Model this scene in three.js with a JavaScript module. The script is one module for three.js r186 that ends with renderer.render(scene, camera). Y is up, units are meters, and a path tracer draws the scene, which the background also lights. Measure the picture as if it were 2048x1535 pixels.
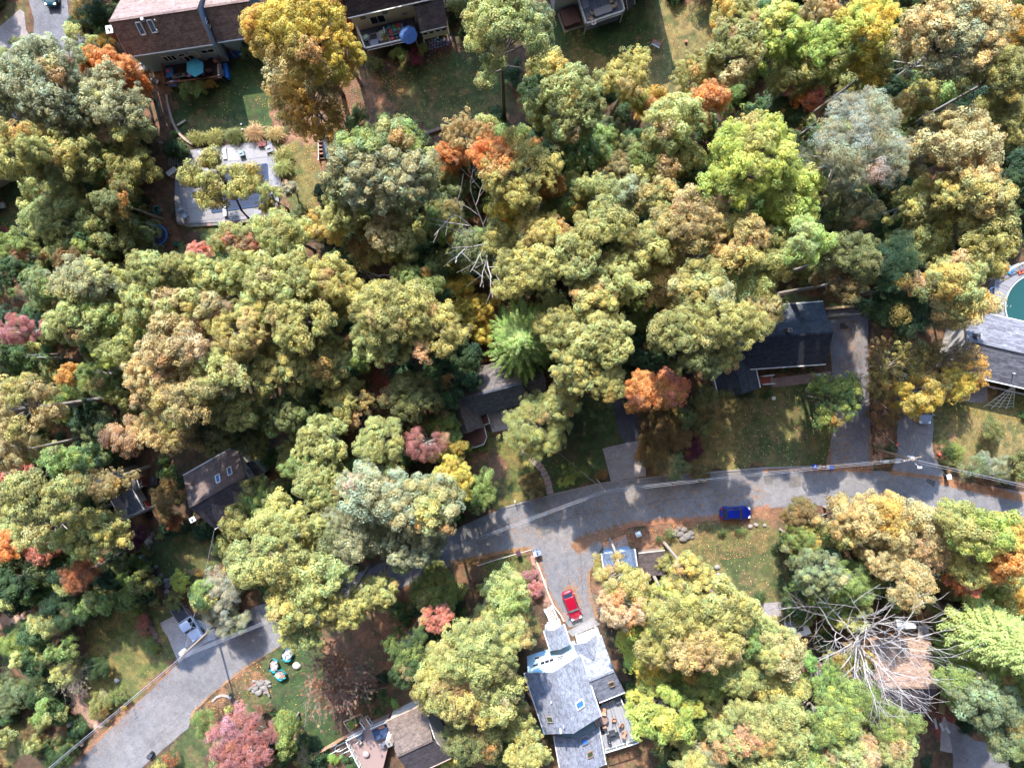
import * as THREE from 'three';
import { Sky } from 'three/addons/objects/Sky.js';
import { mergeGeometries } from 'three/addons/utils/BufferGeometryUtils.js';

// ---------- camera, sky, sun, exposure ----------
const scene = new THREE.Scene();
const CAM_H = 98, FOC = 1369, TILT = Math.atan(67.5 / FOC);      // drone about 98 m up, looking almost straight down
const camera = new THREE.PerspectiveCamera(2 * Math.atan(767.5 / FOC) * 180 / Math.PI, 2048 / 1535, 1, 900);
camera.position.set(0, CAM_H, 0);
camera.up.set(0, 0, -1);
camera.lookAt(0, 0, CAM_H * Math.tan(TILT));
scene.add(camera);

const SUN_EL = 38.5 * Math.PI / 180, SUN_X = -0.235, SUN_Z = -0.972;
const sunDir = new THREE.Vector3(SUN_X * Math.cos(SUN_EL), Math.sin(SUN_EL), SUN_Z * Math.cos(SUN_EL)).normalize();
const sky = new Sky();
sky.name = 'sky'; sky.userData = { kind: 'structure' };
sky.scale.setScalar(600);
sky.material.uniforms.sunPosition.value.copy(sunDir);
sky.material.uniforms.turbidity.value = 10;
sky.material.uniforms.rayleigh.value = 0.45;
sky.material.uniforms.mieCoefficient.value = 0.004;
scene.add(sky);
scene.environmentIntensity = 0.3;
const sun = new THREE.DirectionalLight(new THREE.Color(1, 0.915, 0.79), 3.7);
sun.position.copy(sunDir).multiplyScalar(220);
sun.castShadow = true;
sun.shadow.mapSize.set(4096, 4096);
Object.assign(sun.shadow.camera, { left: -110, right: 110, top: 110, bottom: -110, near: 1, far: 480 });
scene.add(sun);
const renderer = new THREE.WebGLRenderer({ antialias: true });
renderer.toneMapping = THREE.LinearToneMapping;
renderer.toneMappingExposure = 3.6;
renderer.shadowMap.enabled = true;
renderer.setSize(1024, 767);

// ---------- helpers ----------
function rng(seed) { let a = seed | 0; return () => { a = (a + 0x6d2b79f5) | 0; let t = Math.imul(a ^ (a >>> 15), 1 | a); t = (t + Math.imul(t ^ (t >>> 7), 61 | t)) ^ t; return ((t ^ (t >>> 14)) >>> 0) / 4294967296; }; }
const lerp = (a, b, t) => a + (b - a) * t, clamp = (x, a, b) => Math.min(b, Math.max(a, x)), smooth = (a, b, x) => { const t = clamp((x - a) / (b - a), 0, 1); return t * t * (3 - 2 * t); };
function hash2(i, j, s) { let h = (i * 374761393 + j * 668265263 + s * 1274126177) | 0; h = Math.imul(h ^ (h >>> 13), 1274126177); return ((h ^ (h >>> 16)) >>> 0) / 4294967296; }
function vnoise(x, y, s = 0) { const i = Math.floor(x), j = Math.floor(y), u = x - i, v = y - j, a = u * u * (3 - 2 * u), b = v * v * (3 - 2 * v); return lerp(lerp(hash2(i, j, s), hash2(i + 1, j, s), a), lerp(hash2(i, j + 1, s), hash2(i + 1, j + 1, s), a), b); }
function fbm(x, y, s = 0, o = 4) { let v = 0, a = 0.5, n = 0; for (let k = 0; k < o; k++) { v += a * vnoise(x, y, s + k * 17); n += a; a *= 0.5; x *= 2.03; y *= 2.03; } return v / n; }
const lin = (r, g, b) => new THREE.Color().setRGB(r / 255, g / 255, b / 255, THREE.SRGBColorSpace);
// a pixel of the photograph and a height above the ground give a place
const cT = Math.cos(TILT), sT = Math.sin(TILT);
function V(px, py, h = 0) {
  const a = (px - 1024) / FOC, b = (767.5 - py) / FOC, dy = -cT - b * sT, dz = sT - b * cT, t = (h - CAM_H) / dy;
  return new THREE.Vector3(a * t, h, dz * t);
}
const mpp = (h = 0) => (CAM_H - h) / FOC;                            // metres per pixel at a height
const used = new Map();
function numbered(n) { const k = used.get(n) ?? 0; used.set(n, k + 1); return k ? n + '_' + String(k).padStart(3, '0') : n; }
const labels = new Map();
function thing(name, label, category, pos, turn = 0, group) {
  const o = new THREE.Group(); o.name = numbered(name);
  if (pos) o.position.copy(pos);
  o.rotation.y = turn; o.userData = { label, category };
  if (group) o.userData.group = group;
  scene.add(o);
  if (labels.has(label)) { const l = labels.get(label); l.push(o); const g = group || l[0].userData.group || label; for (const x of l) x.userData.group = g; } else labels.set(label, [o]);
  return o;
}
function part(parent, name, geo, mat, label) { const m = new THREE.Mesh(geo, mat); m.name = name; m.castShadow = m.receiveShadow = true; if (label) m.userData.label = label; parent.add(m); return m; }
function struct(name, geo, mat) { const m = new THREE.Mesh(geo, mat); m.name = numbered(name); m.userData = { kind: 'structure' }; m.castShadow = m.receiveShadow = true; scene.add(m); return m; }
const mats = new Map();
function M(r, g, b, rough = 0.8, o = {}) { const k = [r, g, b, rough, JSON.stringify(o)].join(); if (!mats.has(k)) mats.set(k, new THREE.MeshStandardMaterial({ color: lin(r, g, b), roughness: rough, ...o })); return mats.get(k); }
function merged(list) { return list.length === 1 ? list[0] : mergeGeometries(list.map((g) => { const n = g.index ? g.toNonIndexed() : g; for (const k of Object.keys(n.attributes)) if (!['position', 'normal', 'uv'].includes(k)) n.deleteAttribute(k); return n; })); }
// flat polygon with thickness t along its normal (downwards); uv in metres, u along the first edge
function slab(pts, t = 0.12, dir) {
  const n = new THREE.Vector3();
  for (let i = 0; i < pts.length; i++) { const a = pts[i], b = pts[(i + 1) % pts.length]; n.x += (a.y - b.y) * (a.z + b.z); n.y += (a.z - b.z) * (a.x + b.x); n.z += (a.x - b.x) * (a.y + b.y); }
  n.normalize();
  let P = pts; if (n.y < -1e-6 || (Math.abs(n.y) <= 1e-6 && dir && n.dot(dir) < 0)) { P = [...pts].reverse(); n.negate(); }
  const u = P[1].clone().sub(P[0]).normalize(), v = n.clone().cross(u);
  const flat = P.map((p) => new THREE.Vector2(p.clone().sub(P[0]).dot(u), p.clone().sub(P[0]).dot(v)));
  const tri = THREE.ShapeUtils.triangulateShape(flat, []), pos = [], nor = [], uv = [], off = n.clone().multiplyScalar(-t);
  const push = (p, q, nn, uu, vv) => { pos.push(p.x + q.x, p.y + q.y, p.z + q.z); nor.push(nn.x, nn.y, nn.z); uv.push(uu, vv); }, zero = new THREE.Vector3(), m = n.clone().negate();
  for (const [a, b, c] of tri) {
    for (const i of [a, b, c]) push(P[i], zero, n, flat[i].x, flat[i].y);
    for (const i of [a, c, b]) push(P[i], off, m, flat[i].x, flat[i].y);
  }
  for (let i = 0; i < P.length; i++) {
    const a = P[i], b = P[(i + 1) % P.length], e = b.clone().sub(a), L = e.length(); if (L < 1e-6) continue;
    const s = e.normalize().cross(n);
    push(a, off, s, 0, 0); push(b, off, s, L, 0); push(b, zero, s, L, t);
    push(a, off, s, 0, 0); push(b, zero, s, L, t); push(a, zero, s, 0, t);
  }
  const g = new THREE.BufferGeometry();
  g.setAttribute('position', new THREE.Float32BufferAttribute(pos, 3)); g.setAttribute('normal', new THREE.Float32BufferAttribute(nor, 3)); g.setAttribute('uv', new THREE.Float32BufferAttribute(uv, 2));
  return g;
}
const atY = (pts, y) => pts.map((p) => new THREE.Vector3(p.x, y, p.z));
const prism = (pts, y0, y1) => slab(atY(pts, y1), y1 - y0);
function box(x, y, z, w, h, d, turn = 0) { const g = new THREE.BoxGeometry(w, h, d); if (turn) g.rotateY(turn); g.translate(x, y, z); return g; }
// a square bar between two points
function bar(a, b, w = 0.08, h = w) {
  const d = b.clone().sub(a), L = d.length(), g = new THREE.BoxGeometry(w, h, L);
  const q = new THREE.Matrix4().lookAt(b, a, Math.abs(d.y) > 0.98 * L ? new THREE.Vector3(1, 0, 0) : new THREE.Vector3(0, 1, 0));
  g.applyMatrix4(q); g.translate((a.x + b.x) / 2, (a.y + b.y) / 2, (a.z + b.z) / 2); return g;
}
const tube = (pts, r, seg = 12, sides = 6) => new THREE.TubeGeometry(new THREE.CatmullRomCurve3(pts), seg, r, sides);
function cyl(x, y, z, r0, r1, h, n = 12) { const g = new THREE.CylinderGeometry(r1, r0, h, n); g.translate(x, y + h / 2, z); return g; }
const mid = (a, b, t = 0.5) => a.clone().lerp(b, t);
function texture(w, h, fn, srgb = true, rep) {
  const d = new Uint8Array(w * h * 4);
  for (let y = 0; y < h; y++) for (let x = 0; x < w; x++) { const c = fn(x, y), i = (y * w + x) * 4; d[i] = clamp(c[0], 0, 255); d[i + 1] = clamp(c[1] ?? c[0], 0, 255); d[i + 2] = clamp(c[2] ?? c[0], 0, 255); d[i + 3] = 255; }
  const t = new THREE.DataTexture(d, w, h); t.magFilter = t.minFilter = THREE.LinearFilter; t.wrapS = t.wrapT = THREE.RepeatWrapping; if (srgb) t.colorSpace = THREE.SRGBColorSpace;
  if (rep) t.repeat.set(rep, rep); t.needsUpdate = true; return t;
}
// ---------- ground, road, drives ----------
const TW = 2048, TH = 1638, GX0 = -90, GZ0 = -68, GW = 180, GH = 144;
const poly = (l) => { const o = []; for (let i = 0; i < l.length; i += 2) o.push(V(l[i], l[i + 1])); return o; };   // pixel pairs on the ground -> places
function inside(P, x, z) { let c = false; for (let i = 0, j = P.length - 1; i < P.length; j = i++) { const a = P[i], b = P[j]; if ((a.z > z) !== (b.z > z) && x < (b.x - a.x) * (z - a.z) / (b.z - a.z) + a.x) c = !c; } return c; }
function bounds(P) { const b = [1e9, 1e9, -1e9, -1e9]; for (const p of P) { b[0] = Math.min(b[0], p.x); b[1] = Math.min(b[1], p.z); b[2] = Math.max(b[2], p.x); b[3] = Math.max(b[3], p.z); } return b; }
// kinds of ground: three colours that mix in patches
const KIND = {
  wood: [[74, 56, 40], [96, 68, 46], [58, 54, 34]],
  rich: [[46, 64, 28], [56, 70, 32], [62, 64, 36]],
  lawn: [[62, 70, 34], [82, 80, 44], [94, 80, 50]],
  dry: [[98, 88, 50], [114, 98, 58], [78, 80, 40]],
  olive: [[84, 84, 42], [104, 92, 50], [70, 80, 36]],
  litter: [[104, 76, 56], [122, 88, 64], [84, 74, 48]],
  mulch: [[124, 62, 48], [108, 56, 44], [96, 58, 46]],
  dirt: [[146, 112, 92], [128, 98, 80], [160, 130, 110]],
  dark: [[52, 66, 32], [62, 72, 38], [72, 64, 40]],
  needle: [[190, 132, 84], [172, 116, 72], [150, 110, 76]],
};
const REG = [
  ['lawn', 0, 0, 50, 0, 45, 35, 0, 75],
  ['litter', 285, 150, 360, 150, 345, 260, 350, 330, 350, 460, 380, 540, 290, 520, 300, 330],
  ['rich', 340, 140, 440, 110, 575, 80, 600, 280, 560, 290, 380, 285, 350, 240],
  ['lawn', 352, 225, 480, 240, 560, 262, 560, 285, 380, 285],
  ['litter', 540, 230, 690, 150, 700, 300, 650, 420, 560, 430, 575, 330],
  ['olive', 560, 300, 630, 280, 640, 420, 580, 430],
  ['litter', 680, 130, 800, 150, 790, 255, 700, 270],
  ['dark', 700, 95, 770, 130, 800, 140, 1010, 60, 1020, 230, 920, 250, 850, 262, 780, 200, 750, 150],
  ['lawn', 780, 165, 930, 140, 1000, 200, 990, 235, 870, 255, 800, 240],
  ['rich', 1085, 40, 1200, 60, 1240, 90, 1200, 150, 1100, 140],
  ['lawn', 1230, 0, 1440, 0, 1440, 200, 1300, 220, 1180, 180, 1090, 170, 1100, 120],
  ['dry', 1130, 110, 1250, 90, 1330, 110, 1345, 160, 1280, 200, 1160, 190],
  ['rich', 1180, 20, 1290, 0, 1300, 60, 1240, 110, 1160, 100],
  ['dry', 1325, 0, 1445, 0, 1445, 200, 1350, 215, 1345, 130],
  ['dark', 0, 340, 70, 350, 100, 420, 70, 500, 0, 470],
  ['mulch', 0, 440, 25, 470, 65, 490, 75, 540, 40, 540, 0, 500],
  ['olive', 360, 430, 520, 425, 530, 450, 370, 470],
  ['litter', 900, 560, 1010, 560, 1010, 720, 940, 740, 930, 660],
  ['mulch', 735, 735, 790, 740, 780, 800, 745, 805],
  ['olive', 930, 860, 1020, 870, 1070, 920, 1110, 985, 1000, 1020, 950, 990],
  ['litter', 945, 890, 1000, 900, 1010, 960, 960, 970],
  ['dark', 1100, 820, 1230, 800, 1250, 880, 1215, 960, 1110, 985, 1060, 910],
  ['lawn', 1400, 770, 1560, 765, 1660, 745, 1680, 800, 1660, 930, 1500, 940, 1340, 952],
  ['dry', 1400, 800, 1500, 800, 1470, 940, 1340, 952],
  ['dark', 1660, 600, 1560, 590, 1560, 612, 1740, 612, 1740, 590],
  ['litter', 1738, 640, 1800, 640, 1797, 880, 1785, 940, 1746, 936],
  ['dirt', 1737, 880, 1770, 885, 1780, 910, 1745, 935],
  ['dry', 1868, 790, 2060, 780, 2060, 960, 1900, 940, 1868, 890],
  ['olive', 1920, 800, 2060, 780, 2060, 830, 1990, 850],
  ['litter', 1868, 890, 1905, 880, 1905, 960, 1885, 940],
  ['litter', 1200, 1060, 1340, 1040, 1530, 1005, 1590, 1010, 1590, 1070, 1400, 1060, 1250, 1110, 1190, 1240, 1180, 1190],
  ['dry', 1320, 1070, 1400, 1050, 1560, 1055, 1585, 1160, 1580, 1250, 1480, 1230, 1330, 1110],
  ['lawn', 1420, 1100, 1570, 1090, 1580, 1180, 1470, 1170],
  ['dirt', 1050, 1100, 1072, 1090, 1092, 1157, 1108, 1215, 1092, 1215, 1070, 1160],
  ['litter', 900, 1128, 1060, 1095, 1060, 1150, 960, 1160, 890, 1160],
  ['olive', 960, 1125, 1050, 1105, 1060, 1200, 1090, 1260, 1040, 1290, 980, 1200],
  ['litter', 640, 1220, 800, 1170, 790, 1340, 640, 1420, 610, 1340],
  ['rich', 560, 1300, 640, 1270, 660, 1400, 690, 1480, 600, 1520, 560, 1480, 520, 1400],
  ['lawn', 470, 1370, 570, 1290, 560, 1340, 530, 1430, 480, 1420],
  ['litter', 385, 1450, 420, 1395, 500, 1335, 530, 1350, 460, 1395, 400, 1460],
  ['lawn', 300, 1535, 380, 1450, 430, 1470, 400, 1560, 300, 1560],
  ['dark', 295, 1085, 370, 1050, 440, 1060, 440, 1130, 400, 1140, 340, 1155, 300, 1130],
  ['lawn', 330, 1070, 410, 1055, 425, 1120, 350, 1145],
  ['olive', 170, 1195, 260, 1190, 300, 1200, 340, 1240, 355, 1315, 240, 1430, 180, 1480, 165, 1300],
  ['olive', 220, 1230, 270, 1240, 290, 1340, 250, 1360, 225, 1300],
  ['lawn', 290, 1215, 345, 1195, 350, 1240, 322, 1250],
  ['rich', 0, 1250, 70, 1245, 90, 1310, 40, 1340, 0, 1330],
  ['dirt', 0, 1200, 60, 1195, 100, 1230, 125, 1260, 105, 1275, 60, 1245, 0, 1245],
  ['dirt', 112, 1290, 135, 1285, 150, 1350, 175, 1395, 205, 1452, 188, 1470, 150, 1420, 125, 1350],
  ['dry', 0, 1440, 50, 1430, 60, 1490, 30, 1535, 0, 1540],
  ['litter', 150, 1500, 240, 1420, 350, 1318, 362, 1326, 300, 1390, 190, 1485, 140, 1540],
  ['litter', 1850, 1190, 1900, 1250, 1910, 1340, 1890, 1420, 1870, 1450, 1840, 1420, 1860, 1300],
  ['mulch', 1870, 1420, 1910, 1440, 1900, 1490, 1870, 1480],
  ['mulch', 1500, 1330, 1650, 1340, 1640, 1420, 1500, 1420],
  ['litter', 1140, 1480, 1240, 1490, 1300, 1500, 1290, 1560, 1130, 1560],
].map(([k, ...l]) => { const P = poly(l); return { k, P, b: bounds(P) }; });
{
  const data = new Uint8Array(TW * TH * 4), cols = Object.fromEntries(Object.entries(KIND).map(([k, v]) => [k, v]));
  for (let j = 0; j < TH; j++) for (let i = 0; i < TW; i++) {
    const x = GX0 + (i + 0.5) / TW * GW, z = GZ0 + (j + 0.5) / TH * GH;
    const wx = x + (fbm(x * 0.55, z * 0.55, 3, 3) - 0.5) * 3.2 + (vnoise(x * 3, z * 3, 5) - 0.5) * 0.7, wz = z + (fbm(x * 0.55, z * 0.55, 9, 3) - 0.5) * 3.2 + (vnoise(x * 3, z * 3, 6) - 0.5) * 0.7;
    let k = 'wood';
    for (const r of REG) if (wx > r.b[0] && wx < r.b[2] && wz > r.b[1] && wz < r.b[3] && inside(r.P, wx, wz)) k = r.k;
    const c = cols[k], p = fbm(x * 0.28, z * 0.28, 21, 4), q = smooth(0.4, 0.62, p), q2 = smooth(0.52, 0.7, fbm(x * 0.8 + 50, z * 0.8, 33, 3)), g = 0.72 + 0.56 * hash2(i, j, 1) * 0.6 + 0.3 * (vnoise(x * 2.2, z * 2.2, 8) - 0.2);
    const o = (j * TW + i) * 4;
    for (let n = 0; n < 3; n++) data[o + n] = clamp(lerp(lerp(c[0][n], c[1][n], q), c[2][n], q2 * 0.8) * g, 0, 255);
    data[o + 3] = 255;
  }
  const t = new THREE.DataTexture(data, TW, TH); t.magFilter = t.minFilter = THREE.LinearFilter; t.wrapS = t.wrapT = THREE.MirroredRepeatWrapping; t.colorSpace = THREE.SRGBColorSpace; t.needsUpdate = true;
  const g = new THREE.PlaneGeometry(1000, 1000, 1, 1); g.rotateX(-Math.PI / 2);
  worldUV(g);
  struct('ground', g, new THREE.MeshStandardMaterial({ map: t, roughness: 1 }));
}
function worldUV(g) { const p = g.attributes.position, u = g.attributes.uv; for (let i = 0; i < p.count; i++) u.setXY(i, (p.getX(i) - GX0) / GW, (p.getZ(i) - GZ0) / GH); return g; }
// paved surfaces: one map in place for aggregate, repairs, cracks and the leaves ground into the edges
const cv = document.createElement('canvas'); cv.width = TW; cv.height = TH;
const cx = cv.getContext('2d');
cx.fillStyle = 'rgb(128,126,128)'; cx.fillRect(0, 0, TW, TH);
const cpt = (px, py) => { const p = V(px, py); return [(p.x - GX0) / GW * TW, (p.z - GZ0) / GH * TH]; };
function stroke(l, w, style) { cx.strokeStyle = style; cx.lineWidth = w; cx.lineJoin = 'round'; cx.beginPath(); for (let i = 0; i < l.length; i += 2) { const [a, b] = cpt(l[i], l[i + 1]); i ? cx.lineTo(a, b) : cx.moveTo(a, b); } cx.stroke(); }
function fill(l, style) { cx.fillStyle = style; cx.beginPath(); for (let i = 0; i < l.length; i += 2) { const [a, b] = cpt(l[i], l[i + 1]); i ? cx.lineTo(a, b) : cx.moveTo(a, b); } cx.closePath(); cx.fill(); }
const cr = rng(77);
function crack(x0, y0, x1, y1, w = 0.7, amp = 5) { const l = [], n = Math.max(4, Math.hypot(x1 - x0, y1 - y0) / 8 | 0); for (let i = 0; i <= n; i++) l.push(lerp(x0, x1, i / n) + (cr() - 0.5) * amp, lerp(y0, y1, i / n) + (cr() - 0.5) * amp); stroke(l, w, 'rgba(78,74,72,0.6)'); }
fill([165, 1492, 185, 1480, 196, 1500, 176, 1515], 'rgb(100,99,104)');
fill([1575, 955, 1600, 950, 1603, 972, 1578, 976], 'rgb(112,108,106)');
fill([1855, 955, 1872, 962, 1868, 974, 1852, 962], 'rgb(84,80,80)');
fill([1528, 950, 1545, 948, 1546, 968, 1530, 970], 'rgb(110,107,107)');
fill([1060, 1000, 1080, 995, 1092, 1060, 1070, 1075], 'rgb(138,134,130)');
for (const c of [[250, 1535, 388, 1425], [388, 1425, 450, 1362], [300, 1490, 380, 1410], [1030, 1060, 1180, 1028], [1180, 1028, 1330, 1000], [1330, 1000, 1520, 985], [1110, 1040, 1200, 1020], [1700, 960, 1760, 985], [1800, 950, 1900, 975], [1480, 975, 1530, 985], [1315, 975, 1335, 1010], [930, 1085, 1010, 1060], [1600, 990, 1700, 985],
  [85, 25, 125, 20], [95, 8, 110, 40], [1825, 840, 1835, 930], [1810, 860, 1865, 870], [1720, 985, 1740, 1000], [1790, 945, 1885, 952], [1130, 1090, 1140, 1180], [1160, 1100, 1165, 1190]]) crack(...c);
for (let i = 0; i < 60; i++) { const x = 900 + cr() * 1150, y = 940 + cr() * 120; crack(x, y, x + (cr() - 0.5) * 60, y + (cr() - 0.5) * 24, 0.45, 4); }
for (let i = 0; i < 26; i++) { const t = cr(), x = lerp(200, 560, t), y = lerp(1500, 1270, t) + (cr() - 0.5) * 70; crack(x, y, x + (cr() - 0.5) * 50, y + (cr() - 0.5) * 40, 0.45, 4); }
// drifts of leaves along the edges: thousands of small blots
function drift(l, width, n, c0, c1) {
  for (let k = 0; k < n; k++) {
    const s = cr() * (l.length / 2 - 1), i = Math.min(l.length / 2 - 2, s | 0), f = s - i, d = (cr() + cr() + cr() - 1.5) / 1.5 * width;
    const x = lerp(l[2 * i], l[2 * i + 2], f), y = lerp(l[2 * i + 1], l[2 * i + 3], f), tx = l[2 * i + 2] - l[2 * i], ty = l[2 * i + 3] - l[2 * i + 1], L = Math.hypot(tx, ty) || 1;
    const [a, b] = cpt(x - ty / L * d, y + tx / L * d), m = cr();
    cx.fillStyle = `rgba(${lerp(c0[0], c1[0], m) | 0},${lerp(c0[1], c1[1], m) | 0},${lerp(c0[2], c1[2], m) | 0},0.8)`; cx.beginPath(); cx.ellipse(a, b, 0.7 + cr() * 1.6, 0.5 + cr(), cr() * 3, 0, 7); cx.fill();
  }
}
const OC = [132, 98, 72], OD = [172, 128, 92];
drift([1528, 938, 1640, 932, 1745, 938], 9, 2600, OC, OD);
drift([1880, 960, 1960, 978, 2048, 996], 10, 3200, OC, OD);
drift([1780, 944, 1900, 958], 5, 500, OC, OD);
drift([1203, 1085, 1260, 1055, 1340, 1046, 1440, 1040, 1540, 1018], 16, 3600, [140, 96, 70], [178, 124, 92]);
drift([900, 1128, 1000, 1108, 1060, 1098], 9, 1100, [120, 92, 62], OD);
drift([140, 1530, 240, 1432, 352, 1322], 8, 1500, [140, 100, 74], [170, 124, 92]);
drift([385, 1452, 388, 1425, 425, 1390, 500, 1330, 600, 1275], 7, 1300, OC, [200, 150, 100]);
drift([1150, 1100, 1170, 1080, 1240, 1060], 20, 1500, [130, 96, 74], OC);
drift([1180, 1140, 1183, 1190, 1195, 1235], 7, 700, OC, OD);
drift([1075, 1110, 1100, 1190, 1130, 1240], 5, 320, OC, OD);
drift([1140, 1170, 1150, 1220], 22, 300, OC, OD);
drift([1000, 1060, 1300, 1010, 1530, 990], 40, 420, OC, OD);
drift([1690, 940, 1692, 760, 1700, 640], 36, 420, OC, OD);
drift([1662, 800, 1658, 930], 4, 300, OC, OD);
drift([1742, 720, 1742, 930], 5, 500, OC, OD);
{
  const src = cx.getImageData(0, 0, TW, TH).data, d = new Uint8Array(src.length);
  for (let j = 0; j < TH; j++) for (let i = 0; i < TW; i++) {
    const x = i * GW / TW, z = j * GH / TH, o = (j * TW + i) * 4, g = 0.9 + 0.2 * hash2(i, j, 4) + 0.22 * (fbm(x * 0.35, z * 0.35, 41, 4) - 0.5) + 0.16 * (fbm(x * 1.7, z * 1.7, 44, 2) - 0.5), w = (fbm(x * 0.2 + 9, z * 0.2, 47, 3) - 0.5) * 10;
    d[o] = clamp(src[o] * g + w, 0, 255); d[o + 1] = clamp(src[o + 1] * g + w * 0.5, 0, 255); d[o + 2] = clamp(src[o + 2] * g - w * 0.2, 0, 255); d[o + 3] = 255;
  }
  var paveMap = new THREE.DataTexture(d, TW, TH); paveMap.magFilter = paveMap.minFilter = THREE.LinearFilter; paveMap.wrapS = paveMap.wrapT = THREE.ClampToEdgeWrapping; paveMap.colorSpace = THREE.SRGBColorSpace; paveMap.needsUpdate = true;
}
const grit = texture(256, 256, (x, y) => { const v = 128 + 90 * (hash2(x, y, 3) - 0.5) + 50 * (vnoise(x / 5, y / 5, 2) - 0.5); return [v, v, v]; }, false);
const pave = (r, g, b) => new THREE.MeshStandardMaterial({ map: paveMap, color: new THREE.Color(r, g, b), roughness: 0.93 });
const asphalt = pave(0.68, 0.65, 0.61), asphaltOld = pave(0.6, 0.58, 0.57), asphaltDark = pave(0.22, 0.22, 0.25), concrete = pave(0.95, 0.88, 0.82), gravel = pave(1.25, 1.15, 1.05), brickPave = pave(0.85, 0.62, 0.56), paleConcrete = pave(1.1, 1.0, 0.9);
function wiggle(P, amp, seed) {                                           // uneven broken edges
  const r = rng(seed), o = [];
  for (let i = 0; i < P.length; i++) { const a = P[i], b = P[(i + 1) % P.length], n = Math.max(1, a.distanceTo(b) / 0.9 | 0); for (let k = 0; k < n; k++) { const p = mid(a, b, k / n); if (k) { p.x += (r() - 0.5) * amp; p.z += (r() - 0.5) * amp; } o.push(p); } }
  return o;
}
const keepOut = [];                                                  // where nothing grows: paving and footprints
function sheet(name, l, mat, y, amp = 0.14, t = 0.06) { const P = wiggle(poly(l), amp, l[0] * 7 + l[1]); keepOut.push(poly(l)); return struct(name, worldUV(prism(P, y - t, y)), mat); }
const ROAD_N = [100, 1575, 135, 1535, 190, 1479, 237, 1435, 298, 1384, 325, 1354, 359, 1322, 406, 1280, 480, 1225, 600, 1180, 730, 1140, 850, 1085, 960, 1035, 1000, 1018, 1112, 988, 1203, 967, 1305, 955, 1379, 949, 1520, 937, 1600, 934, 1700, 936, 1790, 944, 1900, 958, 2048, 984, 2200, 1025];
const ROAD_S = [2200, 1110, 2048, 1062, 1850, 1025, 1700, 1012, 1600, 1010, 1530, 1018, 1440, 1039, 1340, 1046, 1257, 1054, 1203, 1085, 1068, 1100, 1000, 1108, 906, 1130, 788, 1181, 680, 1230, 568, 1286, 500, 1330, 467, 1354, 420, 1391, 390, 1420, 376, 1456, 288, 1530, 250, 1575];
sheet('road', [...ROAD_N, ...ROAD_S], asphalt, 0.03, 0.16);
sheet('driveway', [1060, 1101, 1150, 1085, 1210, 1080, 1203, 1096, 1180, 1144, 1183, 1191, 1197, 1236, 1139, 1254, 1128, 1240, 1105, 1208, 1091, 1157, 1072, 1110], asphalt, 0.034, 0.14);
sheet('driveway', [1655, 612, 1737, 610, 1736, 700, 1739, 820, 1748, 938, 1652, 934, 1660, 890, 1672, 820, 1664, 740], asphaltOld, 0.034);
sheet('driveway', [1795, 770, 1868, 770, 1866, 900, 1893, 957, 1783, 944, 1795, 900], pave(0.68, 0.67, 0.66), 0.034);
sheet('driveway', [1222, 790, 1262, 790, 1276, 840, 1283, 880, 1252, 894, 1240, 870], asphaltDark, 0.034);
sheet('concrete_apron', [1205, 897, 1250, 886, 1285, 880, 1292, 952, 1222, 962], concrete, 0.036);
sheet('driveway', [48, -30, 132, -30, 137, 30, 166, 84, 150, 110, 90, 130, 66, 90, 68, 40], asphaltOld, 0.034);
sheet('gravel_drive', [320, 1245, 352, 1228, 400, 1240, 425, 1250, 440, 1270, 405, 1288, 358, 1326, 346, 1300], gravel, 0.034, 0.3);
sheet('driveway', [1893, 1440, 1915, 1450, 1950, 1480, 2010, 1490, 2030, 1560, 1910, 1570, 1905, 1500], asphaltOld, 0.034);
sheet('concrete_apron', [1205, 1085, 1252, 1068, 1257, 1098, 1210, 1108], paleConcrete, 0.04);
sheet('concrete_apron', [1134, 1262, 1186, 1234, 1200, 1248, 1145, 1272], pave(0.9, 0.84, 0.74), 0.038, 0.03);
sheet('walkway', [1535, 757, 1662, 742, 1666, 762, 1545, 774], brickPave, 0.032, 0.06);
sheet('walkway', [1872, 792, 1885, 770, 1975, 775, 1976, 800, 1962, 806, 1900, 800], concrete, 0.032, 0.03);
sheet('patio', [985, 828, 1060, 808, 1062, 850, 985, 864, 978, 845], pave(1.15, 1.12, 1.12), 0.03, 0.03);
sheet('walkway', [-20, 70, 40, 18, 48, 25, 52, 60, 66, 84, 30, 100, -20, 140], pave(1.1, 0.96, 0.88), 0.032, 0.05);
sheet('dirt_path', [1888, 1430, 1900, 1450, 1905, 1505, 1880, 1500, 1882, 1460], paleConcrete, 0.032, 0.3);
// low asphalt kerb along the north edge of the road
{
  const l = [1000, 1017, 1112, 987, 1203, 966, 1305, 954, 1379, 948, 1520, 936, 1650, 932]; const P = []; for (let i = 0; i < l.length; i += 2) P.push(V(l[i], l[i + 1], 0.05));
  const g = []; for (let i = 0; i < P.length - 1; i++) g.push(bar(P[i], P[i + 1], 0.22, 0.16));
  struct('road_kerb', merged(g), M(122, 116, 112, 0.95));
}
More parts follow.
